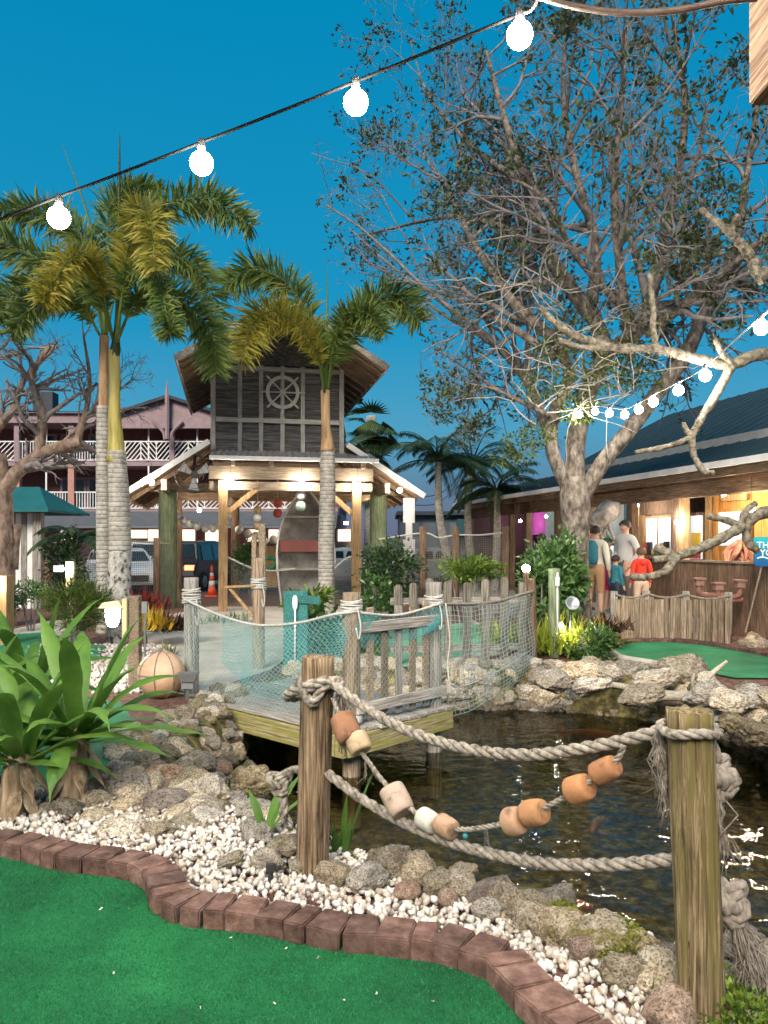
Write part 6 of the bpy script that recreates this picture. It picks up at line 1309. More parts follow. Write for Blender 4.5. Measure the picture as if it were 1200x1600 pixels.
for c_, ml, m_ in [
    ([(163, 530, 13.8), (140, 450, 13.7), (80, 440, 13.6), (10, 465, 13.5), (-50, 520, 13.4)], .5, PF_DARK), ([(163, 530, 13.8), (150, 430, 13.8), (120, 360, 13.9), (60, 330, 14.0), (-10, 330, 14.0)], .5, PF_DARK),
    ([(165, 530, 13.8), (190, 430, 13.9), (250, 400, 14.0), (310, 420, 14.1), (350, 520, 14.1)], .5, PF_DARK), ([(163, 530, 13.8), (170, 420, 13.9), (170, 330, 14.2), (200, 300, 14.5), (250, 300, 14.8)], .45, PF_DARK),
    ([(160, 530, 13.8), (120, 470, 13.6), (60, 470, 13.2), (20, 520, 13.0)], .42, PF_DARK)]:
    brush_frond(PM2, q3(c_), ml, m_)
# foxtail palm in front of the pavilion
PM3 = thing('foxtail_palm', 'single foxtail palm standing in front of the pavilion', 'palm', flat(512, 970, 15.6), 'foxtail palms')
ringed_trunk('trunk', [P(511, 975, 15.6), P(510, 850, 15.6), P(512, 770, 15.6), P(512, 700, 15.6)], [.175, .165, .16, .14], BARKR, PM3, .085, .05)
mb = MB(); mb.tube(cr(q3([(512, 705, 15.6), (511, 685, 15.6), (509, 660, 15.6), (508, 610, 15.6)]), 5), [lerp(.155, .092, min(1, k / 9)) for k in range(16)], 14); mb.build('crownshaft', SHAFTB, PM3, True); mb = MB(); mb.tube(q3([(510, 615, 15.6), (511, 520, 15.6), (512, 412, 15.6)]), [.05, .03, .004], 6); mb.build('spear_leaf', PF_DARK, PM3, True)
for c_, ml, m_ in [
    ([(508, 612, 15.6), (496, 530, 15.5), (455, 450, 15.4), (400, 420, 15.3), (350, 445, 15.2)], .55, PF_DARK), ([(507, 612, 15.5), (490, 540, 15.0), (440, 490, 14.4), (400, 500, 14.0), (378, 560, 13.7)], .52, PF_GOLD),
    ([(512, 612, 15.6), (530, 540, 15.6), (575, 480, 15.6), (620, 460, 15.6), (655, 500, 15.6)], .6, PF_DARK), ([(512, 612, 15.6), (522, 540, 15.3), (545, 495, 15.0), (575, 490, 14.7), (600, 520, 14.5)], .42, PF_DARK)]:
    brush_frond(PM3, q3(c_), ml, m_)
# slender coconut palms in the background
PFN = leafmat('dusk_palm_leaf', [(.15, (.018, .04, .018)), (.5, (.045, .085, .034)), (.9, (.09, .13, .045))], .5, .25)
def pinnate(parent, c, az, el, Lf, droop, mat, nl=34, ll=.45):
    path = [Vector(c)]; d = Vector((math.cos(az) * math.cos(el), math.sin(az) * math.cos(el), math.sin(el)))
    for k in range(16): path.append(path[-1] + d * (Lf / 16)); d = (d + Vector((0, 0, -droop / 16))).normalized()
    mb = MB(); mb.tube(path, [lerp(.03, .005, k / 16) for k in range(17)], 5); fo = mb.build('frond', mat, parent)
    Pp, D, Nn, L, W = [], [], [], [], []
    for k in range(nl):
        s_ = .12 + .88 * k / nl * .99; i = min(15, int(s_ * 16)); p = path[i].lerp(path[i + 1], s_ * 16 - i); t = (path[i + 1] - path[i]).normalized(); sd = t.cross(Vector((0, 0, 1))).normalized()
        for q_ in (-1, 1):
            dd = (sd * q_ * .75 + t * .55 + Vector((0, 0, -.45 - .2 * random.random()))).normalized(); Pp.append(p); D.append(dd); Nn.append(Vector((0, 0, 1))); L.append(ll * (1 - .55 * abs(s_ - .45) ** 1.2 * 1.5) * random.uniform(.85, 1.1)); W.append(.045)
    leaves('leaflet_mass', [tuple(x) for x in Pp], [tuple(x) for x in D], [tuple(x) for x in Nn], L, W, mat, fo, .1)
def coco(label, base, crown, Y, nf, Lf):
    b_ = flat(base, 0, Y); cpt = P(*crown, Y); o = thing('coconut_palm', label, 'palm', b_, 'slender background palms'); mid = b_.lerp(cpt, .55) + Vector((-.18 if crown[0] < base else .05, 0, 0)); mb = MB(); pth = cr([b_, mid, cpt], 8); mb.tube(pth, [lerp(.14, .09, k / 16) for k in range(17)], 9); mb.build('trunk', BARKP, o, True)
    for k in range(nf): pinnate(o, cpt, 2 * math.pi * k / nf + random.uniform(-.2, .2), random.uniform(.15, 1.2), Lf * random.uniform(.85, 1.1), random.uniform(1.3, 2.2), PFN)
coco('leaning slender palm, leftmost of the background trio', 716, (684, 722), 22, 18, 1.9); coco('straight slender palm, middle of the background trio', 742, (738, 728), 24, 18, 1.8); coco('short slender palm, rightmost of the background trio beside the clubhouse', 772, (776, 768), 23, 15, 1.6)
# fan palm behind the pavilion
wpl = thing('fan_palm', 'dark fan palm with a shaggy skirt behind the pavilion roof', 'palm', flat(578, 870, 30)); mb = MB(); mb.tube([flat(578, 0, 30), P(580, 650, 30)], [.28, .2], 10); mb.build('trunk', BARKP, wpl, True)
Pp, D, Nn = [], [], []
for k in range(46):
    c_ = P(580, 640 + (k % 23) * 4.5, 30); az = random.uniform(0, 6.28); el = random.uniform(-.3, 1.1) if k < 20 else random.uniform(-1.3, -.3); d = Vector((math.cos(az) * math.cos(el), math.sin(az) * math.cos(el), math.sin(el))); h_ = c_ + d * random.uniform(.5, .8); sd = d.cross(Vector((0, 0, 1))).normalized(); up_ = sd.cross(d)
    for j in range(15): a = lerp(-1.25, 1.25, j / 14); dd = (d * math.cos(a) + sd * math.sin(a) - up_ * .25 + Vector((0, 0, -.25))).normalized(); Pp.append(tuple(h_)); D.append(tuple(dd)); Nn.append(tuple(up_))
leaves('crown', Pp, D, Nn, .85, .09, PFN, wpl, .1)

# ------------------------------------------------------------------ broadleaf trees
BARKT = M('tree_bark', [(.36, (.055, .043, .036)), (.5, (.165, .135, .11)), (.68, (.33, .285, .24))], (1, 1, .5), ns=12, detail=7, rough=.9, bump=1.0, bs=22, bd=.03)
TWIGM = M('twig_bark', [(.34, (.12, .105, .105)), (.7, (.28, .255, .25))], ns=8, rough=.9, bump=0)
def grow(mbs, tips, path, r0, r1, lvl, maxl, spec, lim=0):
    N_ = len(path); rad = [lerp(r0, r1, k / (N_ - 1)) for k in range(N_)]
    mbs[min(lvl, len(mbs) - 1)].tube(path, rad, (9, 6, 4, 3, 3, 3)[min(lvl, 5)], caps=False)
    if lvl >= maxl: tips.append((path[-1], (path[-1] - path[-2]).normalized())); tips.append((path[N_ // 2], (path[-1] - path[-2]).normalized())); return
    nchild, ratio, ang, curl, upw = spec[lvl]
    Ltot = sum((a - b).length for a, b in zip(path, path[1:]))
    for c_ in range(nchild):
        t = random.uniform(.25 if lvl else .12, 1.0); i = min(N_ - 2, int(t * (N_ - 1))); p = path[i].lerp(path[i + 1], t * (N_ - 1) - i); d = (path[i + 1] - path[i]).normalized()
        ax = Vector((random.gauss(0, 1), random.gauss(0, 1), random.gauss(0, 1))).cross(d).normalized(); dd = (Matrix.Rotation(random.uniform(.6, 1.25) * ang, 3, ax) @ d); dd = (dd + Vector((0, 0, upw))).normalized()
        L = Ltot * ratio * random.uniform(.55, 1.15) * (1.1 - .35 * t); n_ = 6 if lvl < 2 else 4; q_ = [p]
        for k in range(n_): dd = (dd + Vector((random.gauss(0, curl), random.gauss(0, curl), random.gauss(0, curl) + upw * .12))).normalized(); q_.append(q_[-1] + dd * (L / n_))
        if lim and any(600 + F * v.x / v.y < lim + 45 * math.sin(v.z * 2.3) + 35 * math.sin(v.z * 5.1 + v.y) or (600 + F * v.x / v.y < 650 and HZ - F * (v.z - EYE) / v.y > 455) for v in q_): continue
        rc = max(.004, rad[i] * (.62 if lvl == 0 else .6)); grow(mbs, tips, q_, rc, max(.003, rc * .35), lvl + 1, maxl, spec, lim)
random.seed(11)
TY = 12.8; tree = thing('live_oak', 'huge spreading tree with bare twigs and sparse dark leaves', 'tree', flat(897, 1000, TY)); tips = []; mbs = [MB(), MB(), MB(), MB()]
mb = MB(); mb.tube(cr(q3([(902, 1010, TY), (900, 930, TY), (899, 860, TY), (899, 800, TY), (896, 745, TY)]), 5), [.34, .29, .26, .245, .235, .23, .225, .22, .22, .22, .22, .22, .22, .225, .235, .245, .25, .25, .24, .22, .19], 16)
def limb(pts, r0, r1, n_=5): pth = cr(q3(pts), n_); N_ = len(pth); mb.tube(pth, [lerp(r0, r1, k / (N_ - 1)) for k in range(N_)], 12, caps=False); return pth
L1_ = limb([(892, 775, TY), (862, 700, TY - .1), (868, 640, TY - .1), (890, 590, TY - .2), (870, 530, TY - .2)], .115, .09)
L2_ = limb([(899, 775, TY), (900, 690, TY), (920, 610, TY), (945, 550, TY + .1), (925, 490, TY + .3)], .165, .13); L3_ = limb([(903, 790, TY), (940, 725, TY - .2), (985, 670, TY - .3), (1030, 610, TY - .3), (1070, 560, TY - .2)], .135, .12)
BARK_LIMBS = [([(870, 535, TY - .2), (800, 470, TY - .2), (740, 380, TY - .4), (700, 300, TY - .5), (660, 240, TY - .5)], .15, .05), ([(925, 495, TY + .3), (860, 400, TY + .3), (825, 290, TY + .2), (790, 190, TY), (760, 80, TY)], .21, .06), ([(935, 560, TY), (1000, 510, TY + .2), (1030, 400, TY + .3), (1058, 280, TY + .3), (1070, 160, TY + .3), (1050, 20, TY)], .23, .06), ([(1070, 560, TY - .2), (1110, 470, TY), (1150, 380, TY), (1170, 250, TY), (1190, 120, TY)], .19, .05), ([(1010, 520, TY), (1090, 460, TY - .8), (1160, 400, TY - 1.2), (1240, 330, TY - 1.5)], .14, .04), ([(860, 680, TY), (820, 590, TY + .4), (760, 530, TY + .6), (690, 490, TY + .8), (630, 440, TY + .8)], .14, .03), ([(925, 480, TY + .3), (930, 380, TY + .8), (900, 270, TY + 1), (880, 140, TY + 1), (890, 0, TY + 1)], .16, .05), ([(860, 400, TY + .3), (770, 350, TY + .6), (690, 340, TY + .8), (600, 360, TY + .9), (545, 370, TY + .9)], .11, .03), ([(870, 560, TY - .3), (780, 500, TY - .5), (680, 455, TY - .6), (560, 425, TY - .6)], .11, .03), ([(862, 650, TY - .2), (780, 610, TY - .4), (720, 570, TY - .5), (670, 540, TY - .5)], .07, .012), ([(825, 290, TY + .2), (740, 230, TY), (670, 150, TY), (640, 60, TY)], .09, .02), ([(1000, 510, TY + .2), (900, 400, TY - .6), (840, 300, TY - .9), (720, 260, TY - 1)], .1, .02), ([(985, 560, TY), (970, 430, TY - 1), (960, 300, TY - 1.6), (970, 170, TY - 2), (980, 40, TY - 2)], .13, .04)]
SPEC = [(11, .48, .95, .15, .10), (6, .55, .9, .18, .05), (5, .55, .9, .22, .02), (2, .62, .8, .25, .0)]
for pts, r0, r1 in BARK_LIMBS:
    pts = [(a, b_, y + max(0, 800 - a) / 100 * 3.0) for a, b_, y in pts]
    grow([mb] + mbs[1:], tips, cr(q3(pts), 5), r0 * .68, r1 * .5, 0, 4, SPEC, 505)
mb.build('trunk', BARKT, tree, True)
tw = MB()
for m_ in mbs[1:]: tw.add(m_.v, m_.f)
# drooping lower twigs, the string bulbs' light put into a paler bark colour
random.seed(5)
pale = MB()
for k in range(70):
    px, py = random.choice([(845, 640), (880, 560), (930, 600), (990, 600), (870, 480), (1000, 470), (820, 430), (1080, 400)]); p = P(px + random.gauss(0, 15), py + random.gauss(0, 15), TY - .5); d = Vector((random.gauss(-.35, .8), random.uniform(-.7, .2), random.gauss(.05, .5))).normalized(); q_ = [p]
    for j in range(9): d = (d + Vector((random.gauss(0, .28), random.gauss(0, .2), random.gauss(-.03, .28)))).normalized(); q_.append(q_[-1] + d * random.uniform(.1, .26))
    pale.tube(q_, [lerp(.014, .004, j / 9) for j in range(10)], 4, caps=False)
tw.build('twig_mass', TWIGM, tree, True); pale.build('twig_mass', M('lit_twig_bark', [(.34, (.22, .20, .18)), (.7, (.46, .43, .39))], ns=8, rough=.9, bump=0), tree, True)
print('tips', len(tips), 'twig faces', len(tw.f))
OAKL = leafmat('oak_leaf', [(.15, (.024, .038, .016)), (.5, (.055, .078, .028)), (.8, (.11, .13, .045)), (1, (.17, .11, .06))], .5, .25)
OAKG = leafmat('oak_leaf_green', [(.15, (.03, .05, .015)), (.5, (.08, .12, .03)), (.9, (.16, .19, .05))], .45, .35)
random.shuffle(tips); Pp, D = [], []
for p, d in tips:
    cl = mnoise.noise(p * .75 + Vector((3, 1, 7)))
    if cl < -.05 + random.uniform(-.3, .3) or random.random() < .5: continue
    for k in range(random.randint(2, 5)): Pp.append(tuple(p + Vector((random.gauss(0, .05), random.gauss(0, .05), random.gauss(0, .05))))); v = d + Vector((random.gauss(0, .8), random.gauss(0, .8), random.gauss(0, .8))); D.append(tuple(v))
print('oak leaves', len(Pp)); leaves('crown', Pp, D, rng.normal(size=(len(Pp), 3)), rng.uniform(.08, .15, len(Pp)), rng.uniform(.04, .07, len(Pp)), OAKL, tree)
pts, D = [], []
for cx, cy, r_, n_ in ((905, 640, .3, 260), (930, 585, .38, 340), (985, 555, .35, 260), (850, 600, .4, 300), (870, 545, .35, 220), (1000, 590, .3, 200), (840, 680, .25, 160), (810, 700, .3, 150), (1140, 300, .3, 160), (900, 520, .5, 260), (790, 715, .2, 90)):
    a, d = ellip_scatter(n_, P(cx, cy, TY - .5), r_ * 1.2, r_, r_ * .8, .2); pts.append(a); D.append(d + rng.normal(0, .6, d.shape))
pts = np.concatenate(pts); D = np.concatenate(D); leaves('foliage', pts, D, rng.normal(size=D.shape), rng.uniform(.06, .11, len(pts)), rng.uniform(.03, .05, len(pts)), OAKG, tree)
# bare tree at the left
random.seed(21); tr2 = thing('bare_tree', 'leafless brown tree at the left in front of the motel', 'tree', flat(2, 930, 15)); tips2 = []; mb = MB(); t2 = [mb, MB(), MB(), MB()]
mb.tube(cr(q3([(4, 990, 15), (3, 900, 15), (4, 830, 15), (2, 770, 15), (-4, 710, 15)]), 5), [.3, .27, .25, .24, .23, .23, .22, .22, .22, .22, .21, .21, .21, .2, .2, .2, .19, .19, .18, .17, .16], 12)
mb.tube(cr(q3([(20, 890, 15.1), (22, 850, 15.1), (26, 820, 15.1)]), 4), .11, 10)
for pts_, r0, r1 in [([(4, 770, 15), (30, 735, 14.9), (75, 705, 14.8), (128, 690, 14.7)], .15, .11), ([(-2, 730, 15), (-10, 680, 15), (20, 640, 15), (40, 590, 15), (90, 540, 15)], .12, .03), ([(-4, 720, 15), (-40, 640, 15), (-30, 560, 15), (0, 500, 15), (10, 470, 15)], .12, .03), ([(60, 715, 14.8), (66, 650, 14.8), (50, 590, 14.9), (78, 540, 15)], .11, .04), ([(120, 690, 14.7), (135, 640, 14.7), (140, 590, 14.7), (130, 520, 14.7)], .07, .02), ([(90, 700, 14.8), (150, 640, 14.8), (210, 590, 14.8)], .04, .012)]:
    grow(t2, tips2, cr(q3(pts_), 5), r0, r1, 0, 3, [(8, .5, .9, .17, .12), (5, .55, .9, .2, .06), (3, .6, .9, .2, .03)])
mb.build('trunk', M('brown_bark', [(.34, (.09, .06, .045)), (.5, (.22, .155, .12)), (.7, (.36, .27, .21))], (1, 1, .5), ns=10, detail=7, rough=.9, bump=.9, bs=20, bd=.02), tr2, True); tw = MB()
for m_ in t2[1:]: tw.add(m_.v, m_.f)
tw.build('twig_mass', TWIGM, tr2, True)
# stub-branched plumeria reaching in from the right bank
PLB = M('plumeria_bark', [(.36, (.06, .05, .036)), (.5, (.17, .145, .105)), (.68, (.30, .265, .205))], ns=22, detail=8, rough=.85, bump=1.0, bs=34, bd=.02)
plu = thing('plumeria_tree', 'bare plumeria with thick blunt grey branches reaching in from the right', 'tree', (4.95, 8.6, 0)); mb = MB()
def br(pts_, r0, r1):
    r0 *= .78; r1 *= .78; pth = cr(q3(pts_), 14); N_ = len(pth); mb.tube(pth, [lerp(r0, r1, k / (N_ - 1)) * (1 + .07 * math.sin(k * 1.9) + .06 * math.sin(k * .7)) * (1 if k < N_ - 1 else .55) for k in range(N_)], 10)
tb = Vector((4.95, 8.6, -.05)); ft = Vector((4.75, 8.3, 1.9)); f2 = Vector((4.7, 7.9, 3.5))
mb.tube(cr([tb, Vector((5.0, 8.5, 1.0)), ft, f2, Vector((4.5, 7.6, 5.0))], 5), [lerp(.17, .09, k / 20) for k in range(21)], 12)
def br2(start, pts_, r0, r1):
    r0 *= .8; r1 *= .8; pth = cr([start] + q3(pts_), 6); N_ = len(pth); mb.tube(pth, [lerp(r0, r1, k / (N_ - 1)) * (1 + .05 * math.sin(k * 2.1)) * (1 if k < N_ - 1 else .55) for k in range(N_)], 10)
br2(f2, [(1200, 552, 7.0), (1140, 572, 6.8)], .075, .068); br([(1140, 572, 6.8), (1085, 560, 6.7), (1030, 546, 6.6), (960, 543, 6.5), (900, 525, 6.4), (868, 505, 6.4), (842, 479, 6.4)], .06, .035); br([(1026, 546, 6.6), (1021, 520, 6.6), (1020, 480, 6.6), (1015, 425, 6.6)], .036, .03); br([(960, 543, 6.5), (910, 543, 6.4), (872, 531, 6.3)], .036, .03)
br([(1143, 572, 6.8), (1120, 615, 6.7), (1095, 655, 6.6), (1082, 680, 6.6), (1084, 710, 6.6), (1098, 735, 6.6), (1116, 739, 6.5)], .052, .03); br([(1084, 682, 6.6), (1050, 695, 6.6), (1005, 705, 6.6), (992, 707, 6.6)], .036, .022); br([(1080, 682, 6.6), (1072, 672, 6.6), (1068, 660, 6.6)], .034, .025); br([(1142, 570, 6.8), (1128, 552, 6.7), (1118, 530, 6.6)], .042, .03)
br2(ft, [(1200, 800, 7.4), (1160, 822, 7.2)], .085, .066); br([(1160, 822, 7.2), (1120, 845, 7.1), (1080, 862, 7.0), (1045, 872, 6.9), (1020, 875, 6.9)], .064, .045); br([(1050, 871, 6.9), (1040, 862, 6.9), (1022, 855, 6.9)], .06, .045); br([(1060, 868, 6.9), (1040, 892, 6.8), (1010, 902, 6.8), (984, 901, 6.8)], .05, .04); br([(1160, 822, 7.2), (1130, 812, 7.2), (1105, 806, 7.2)], .05, .04); br([(1158, 820, 7.2), (1165, 800, 7.2), (1182, 785, 7.2)], .045, .04); br([(1165, 820, 7.2), (1168, 845, 7.2), (1185, 862, 7.2)], .06, .045)
br2(Vector((4.5, 7.6, 5.0)), [(1200, 425, 6.9), (1172, 400, 6.8)], .08, .06); br([(1172, 400, 6.8), (1150, 372, 6.7), (1125, 350, 6.6), (1093, 325, 6.6)], .058, .03); br([(1142, 365, 6.7), (1146, 350, 6.7), (1153, 335, 6.6)], .034, .026); br([(1180, 405, 6.8), (1180, 425, 6.7), (1190, 445, 6.7)], .05, .03)
mb.v = [tuple(Vector(v) + Vector((mnoise.noise(Vector(v) * 11), mnoise.noise(Vector(v) * 11 + Vector((9, 0, 0))), mnoise.noise(Vector(v) * 11 + Vector((0, 9, 0))))) * .008) for v in mb.v]
mb.build('trunk', PLB, plu, True)

# ------------------------------------------------------------------ shrubs and plants
def shrub(name, label, cat, c, r, n_, L, W, mat, group=None, up=.3, stems=6):
    c = Vector(c); o = thing(name, label, cat, (c.x, c.y, 0), group); mb = MB()
    for k in range(stems): a = random.uniform(0, 6.28); mb.tube([Vector((c.x, c.y, 0)) + Vector((.1 * r[0] * math.cos(a), .1 * r[1] * math.sin(a), 0)), c + Vector((.5 * r[0] * math.cos(a), .5 * r[1] * math.sin(a), .3 * r[2]))], [.018, .006], 5)
    mb.build('stem', TWIGM, o); nc = max(5, n_ // 60); cc, cd = ellip_scatter(nc, c, r[0] * .8, r[1] * .8, r[2] * .8, .35); i = rng.integers(0, nc, n_)
    off = rng.normal(0, .17, (n_, 3)) * np.array([r[0], r[1], r[2]]) ; pts = cc[i] + off; d = norm(pts - np.array(c)) + rng.normal(0, .55, (n_, 3)) + np.array([0, 0, up]); k = pts[:, 2] > .02
    leaves('foliage', pts[k], d[k], rng.normal(size=(k.sum(), 3)) + np.array([0, 0, 1.0]), rng.uniform(.7, 1.25, k.sum()) * L, rng.uniform(.7, 1.2, k.sum()) * W, mat, o); return o
GRN = leafmat('shrub_leaf', [(.15, (.025, .06, .018)), (.5, (.065, .14, .038)), (.85, (.14, .24, .07))], .35, .25, .5)
GRNL = leafmat('light_shrub_leaf', [(.15, (.05, .10, .015)), (.5, (.13, .22, .03)), (.85, (.26, .33, .06))], .45, .4)
GRND = leafmat('dark_shrub_leaf', [(.15, (.014, .034, .014)), (.5, (.038, .08, .03)), (.85, (.08, .13, .05))], .4, .25)
YEL = leafmat('yellow_fern_leaf', [(.15, (.13, .20, .02)), (.5, (.34, .40, .035)), (.85, (.55, .55, .08))], .5, .45)
REDC = leafmat('red_croton_leaf', [(.2, (.06, .02, .015)), (.5, (.22, .03, .025)), (.75, (.40, .05, .05)), (.95, (.10, .09, .02))], .4, .3)
YELC = leafmat('yellow_croton_leaf', [(.2, (.10, .07, .01)), (.5, (.40, .24, .02)), (.85, (.60, .42, .04))], .4, .3)
BRNC = leafmat('bronze_croton_leaf', [(.2, (.03, .02, .015)), (.5, (.09, .045, .03)), (.8, (.20, .10, .04)), (1, (.14, .17, .03))], .4, .3)
shrub('sea_grape_shrub', 'large glossy green shrub at the foot of the big tree', 'shrub', P(866, 905, 12.0), (.5, .5, .72), 2600, .12, .075, GRN)
shrub('sea_grape_shrub', 'green shrub spilling down left of the big glossy shrub', 'shrub', P(845, 925, 11.6), (.4, .4, .5), 900, .11, .06, GRN)
shrub('trimmed_shrub', 'light green rounded shrub above the picket fence', 'shrub', P(728, 890, 12.5), (.52, .4, .26), 1500, .07, .035, GRNL); shrub('trimmed_shrub', 'flat-topped yellow-green hedge piece beside the rounded shrub', 'shrub', P(765, 892, 12.6), (.3, .3, .14), 700, .05, .03, GRNL)
shrub('hibiscus_shrub', 'dark flowering shrub right of the pavilion post', 'shrub', P(612, 890, 15.5), (.75, .6, .62), 2400, .09, .055, GRND); shrub('hibiscus_shrub', 'dark shrub between the pavilion and the netted posts', 'shrub', P(590, 930, 14.0), (.5, .5, .45), 1000, .1, .06, GRN)
shrub('boxwood_shrub', 'bushy shrub behind the left net of the pavilion', 'shrub', pv(-.55, 2.2, 1.1), (.55, .4, .75), 1500, .09, .06, GRN)
FERNB = leafmat('fern_bush_leaf', [(.15, (.02, .05, .01)), (.5, (.06, .11, .02)), (.85, (.16, .20, .03))], .55, .35)
for cx, cy, r_ in ((118, 950, .5),): shrub('feathery_shrub', 'feathery yellow-green bush left of the palm trunks', 'shrub', P(cx, cy, 12.0), (.52, .5, .42), 3600, .13, .014, FERNB, None, .55)
shrub('ground_shrub', 'low shrub by the planter lamp at the left edge', 'shrub', P(10, 935, 13.5), (.35, .35, .28), 700, .07, .035, GRND); shrub('ground_shrub', 'low shrub with pale leaves between the left edge and feathery bush', 'shrub', P(48, 932, 13.8), (.35, .35, .28), 700, .07, .035, GRN); shrub('tall_shrub', 'tall dark shrub behind the flood lamps', 'shrub', P(100, 880, 16.5), (.5, .4, .75), 1200, .12, .05, GRND)
sago = thing('sago_palm', 'dark arching palm fronds above the tall left shrub', 'palm', flat(120, 900, 17));
for k in range(9): pinnate(sago, P(122, 842, 17), 2 * math.pi * k / 9, random.uniform(.2, .8), 1.15, 1.6, PFN, 26, .28)
# strap-leaved plants
def strap(mb, base, az, el, L, w_, droop, fold=.35, n_=11, twist=0.0, tipcurl=0.0):
    d = Vector((math.cos(az) * math.cos(el), math.sin(az) * math.cos(el), math.sin(el))); p = Vector(base); path = [p.copy()]
    for k in range(n_): p = p + d * (L / n_); path.append(p.copy()); d = (d + Vector((0, 0, -droop / n_ * (.4 + 1.6 * k / n_)))).normalized()
    ws = [w_ * (.75 + .5 * math.sin(math.pi * min(1, k / n_ * .9))) * (1 if k < n_ - 3 else (.85, .5, .18, .02)[k - (n_ - 3)]) for k in range(n_ + 1)]
    mb.strip(path, ws, fold=fold, side=Vector((-math.sin(az), math.cos(az), twist)))
m, n, l, b = mat_base('crinum_leaf')
g = n.new('ShaderNodeNewGeometry'); vec = coords(n, l, (1, 1, 1), False); nz_ = tex(n, l, vec, 7, 5)
mxx = n.new('ShaderNodeMath'); mxx.operation = 'MULTIPLY_ADD'; l.new(g.outputs['Random Per Island'], mxx.inputs[0]); mxx.inputs[1].default_value = .6; mm_ = n.new('ShaderNodeMath'); mm_.operation = 'MULTIPLY'; l.new(nz_, mm_.inputs[0]); mm_.inputs[1].default_value = .55; l.new(mm_.outputs[0], mxx.inputs[2])
col = ramp(n, l, mxx.outputs[0], [(.2, (.024, .07, .013)), (.5, (.06, .145, .024)), (.78, (.13, .235, .038)), (.97, (.36, .33, .07))]); l.new(col, b.inputs['Base Color']); b.inputs['Roughness'].default_value = .48; b.inputs['Specular IOR Level'].default_value = .35
bp = n.new('ShaderNodeBump'); bp.inputs['Strength'].default_value = .25; bp.inputs['Distance'].default_value = .004; wv = n.new('ShaderNodeTexNoise'); wv.inputs['Scale'].default_value = 40; l.new(vec, wv.inputs['Vector']); l.new(wv.outputs['Fac'], bp.inputs['Height']); l.new(bp.outputs[0], b.inputs['Normal'])
tr = n.new('ShaderNodeBsdfTranslucent'); l.new(col, tr.inputs['Color']); mx = n.new('ShaderNodeMixShader'); mx.inputs[0].default_value = .28; l.new(b.outputs[0], mx.inputs[1]); l.new(tr.outputs[0], mx.inputs[2]); l.new(mx.outputs[0], n['Material Output'].inputs['Surface']); CRIN = m
STALK = M('crinum_stalk', [(.3, (.10, .06, .035)), (.5, (.28, .20, .12)), (.7, (.45, .37, .26))], (6, 6, 1), ns=4, rough=.85, bump=.7, bs=14)
random.seed(3)
def crinum(label, px, py, Y, hgt, n_, Lf, w_, stalk=True):
    top = P(px, py, Y); base = Vector((top.x - .03, top.y, 0)); o = thing('crinum_lily', label, 'plant', base, 'crinum lilies')
    mb = MB(); mb.tube(cr([base + Vector((-.02, 0, -.03)), base.lerp(top, .5) + Vector((-.01, 0, 0)), top + Vector((0, 0, .06))], 5), [.105, .10, .09, .085, .085, .085, .085, .085, .08, .07, .05], 14)
    for k in range(7): a = random.uniform(0, 6.28); strap(mb, base.lerp(top, random.uniform(.4, .9)) + Vector((.07 * math.cos(a), .07 * math.sin(a), 0)), a, -.9, .22, .035, .6, .2, 6)
    mb.build('stalk', STALK, o, True)
    for k in range(n_):
        t = k / n_; az = k * 2.39996 + random.uniform(-.2, .2); el = lerp(1.35, .12, t ** .8) + random.uniform(-.1, .1); mb = MB()
        strap(mb, top + Vector((.045 * math.cos(az), .045 * math.sin(az), lerp(.05, -.03, t))), az, el, Lf * random.uniform(.8, 1.12) * (1 if t < .8 else .75), w_ * random.uniform(.85, 1.15), random.uniform(.6, 1.7), .38, 12, random.uniform(-.2, .2)); mb.v = [tuple(Vector(v) + Vector((mnoise.noise(Vector(v) * 9), mnoise.noise(Vector(v) * 9 + Vector((7, 0, 0))), mnoise.noise(Vector(v) * 9 + Vector((0, 7, 0))))) * .014) for v in mb.v]; mb.build('leaf', CRIN, o, True)
crinum('large strap-leaved lily beside the rock pile, nearest the pond', 122, 1150, 4.75, .4, 27, .84, .043); crinum('strap-leaved lily at the left edge behind the brick kerb', 32, 1185, 4.5, .3, 22, .74, .042); crinum('strap-leaved lily behind the two nearer lilies', 40, 1085, 5.4, .5, 19, .78, .042); crinum('strap-leaved lily growing just outside the left edge', -45, 1120, 4.9, .4, 16, .66, .04)
# iris-like plant by the near left post
o = thing('pond_iris', 'upright green iris leaves in the water behind the near left post', 'plant', G(530, 1360)); 
for k in range(13): mb = MB(); strap(mb, P(530 + random.uniform(-7, 7), 1345, 3.95) + Vector((0, 0, -.05)), random.choice((.1, 3.0, 1.2, -1.3)) + random.uniform(-.4, .4), random.uniform(1.25, 1.5), random.uniform(.25, .62), .014, random.uniform(.1, .9), .2, 10); mb.build('leaf', CRIN, o, True)
o = thing('canna_plant', 'arching pale green leaves at the water left of the near post', 'plant', G(415, 1335))
for az, el, L in ((.5, 1.15, .42), (.1, .95, .40), (1.0, 1.2, .3), (2.5, 1.2, .28)): mb = MB(); strap(mb, P(415, 1282, 4.1) + Vector((0, 0, -.08)), az, el, L, .024, 1.1, .3, 10); mb.build('leaf', CRIN, o, True)
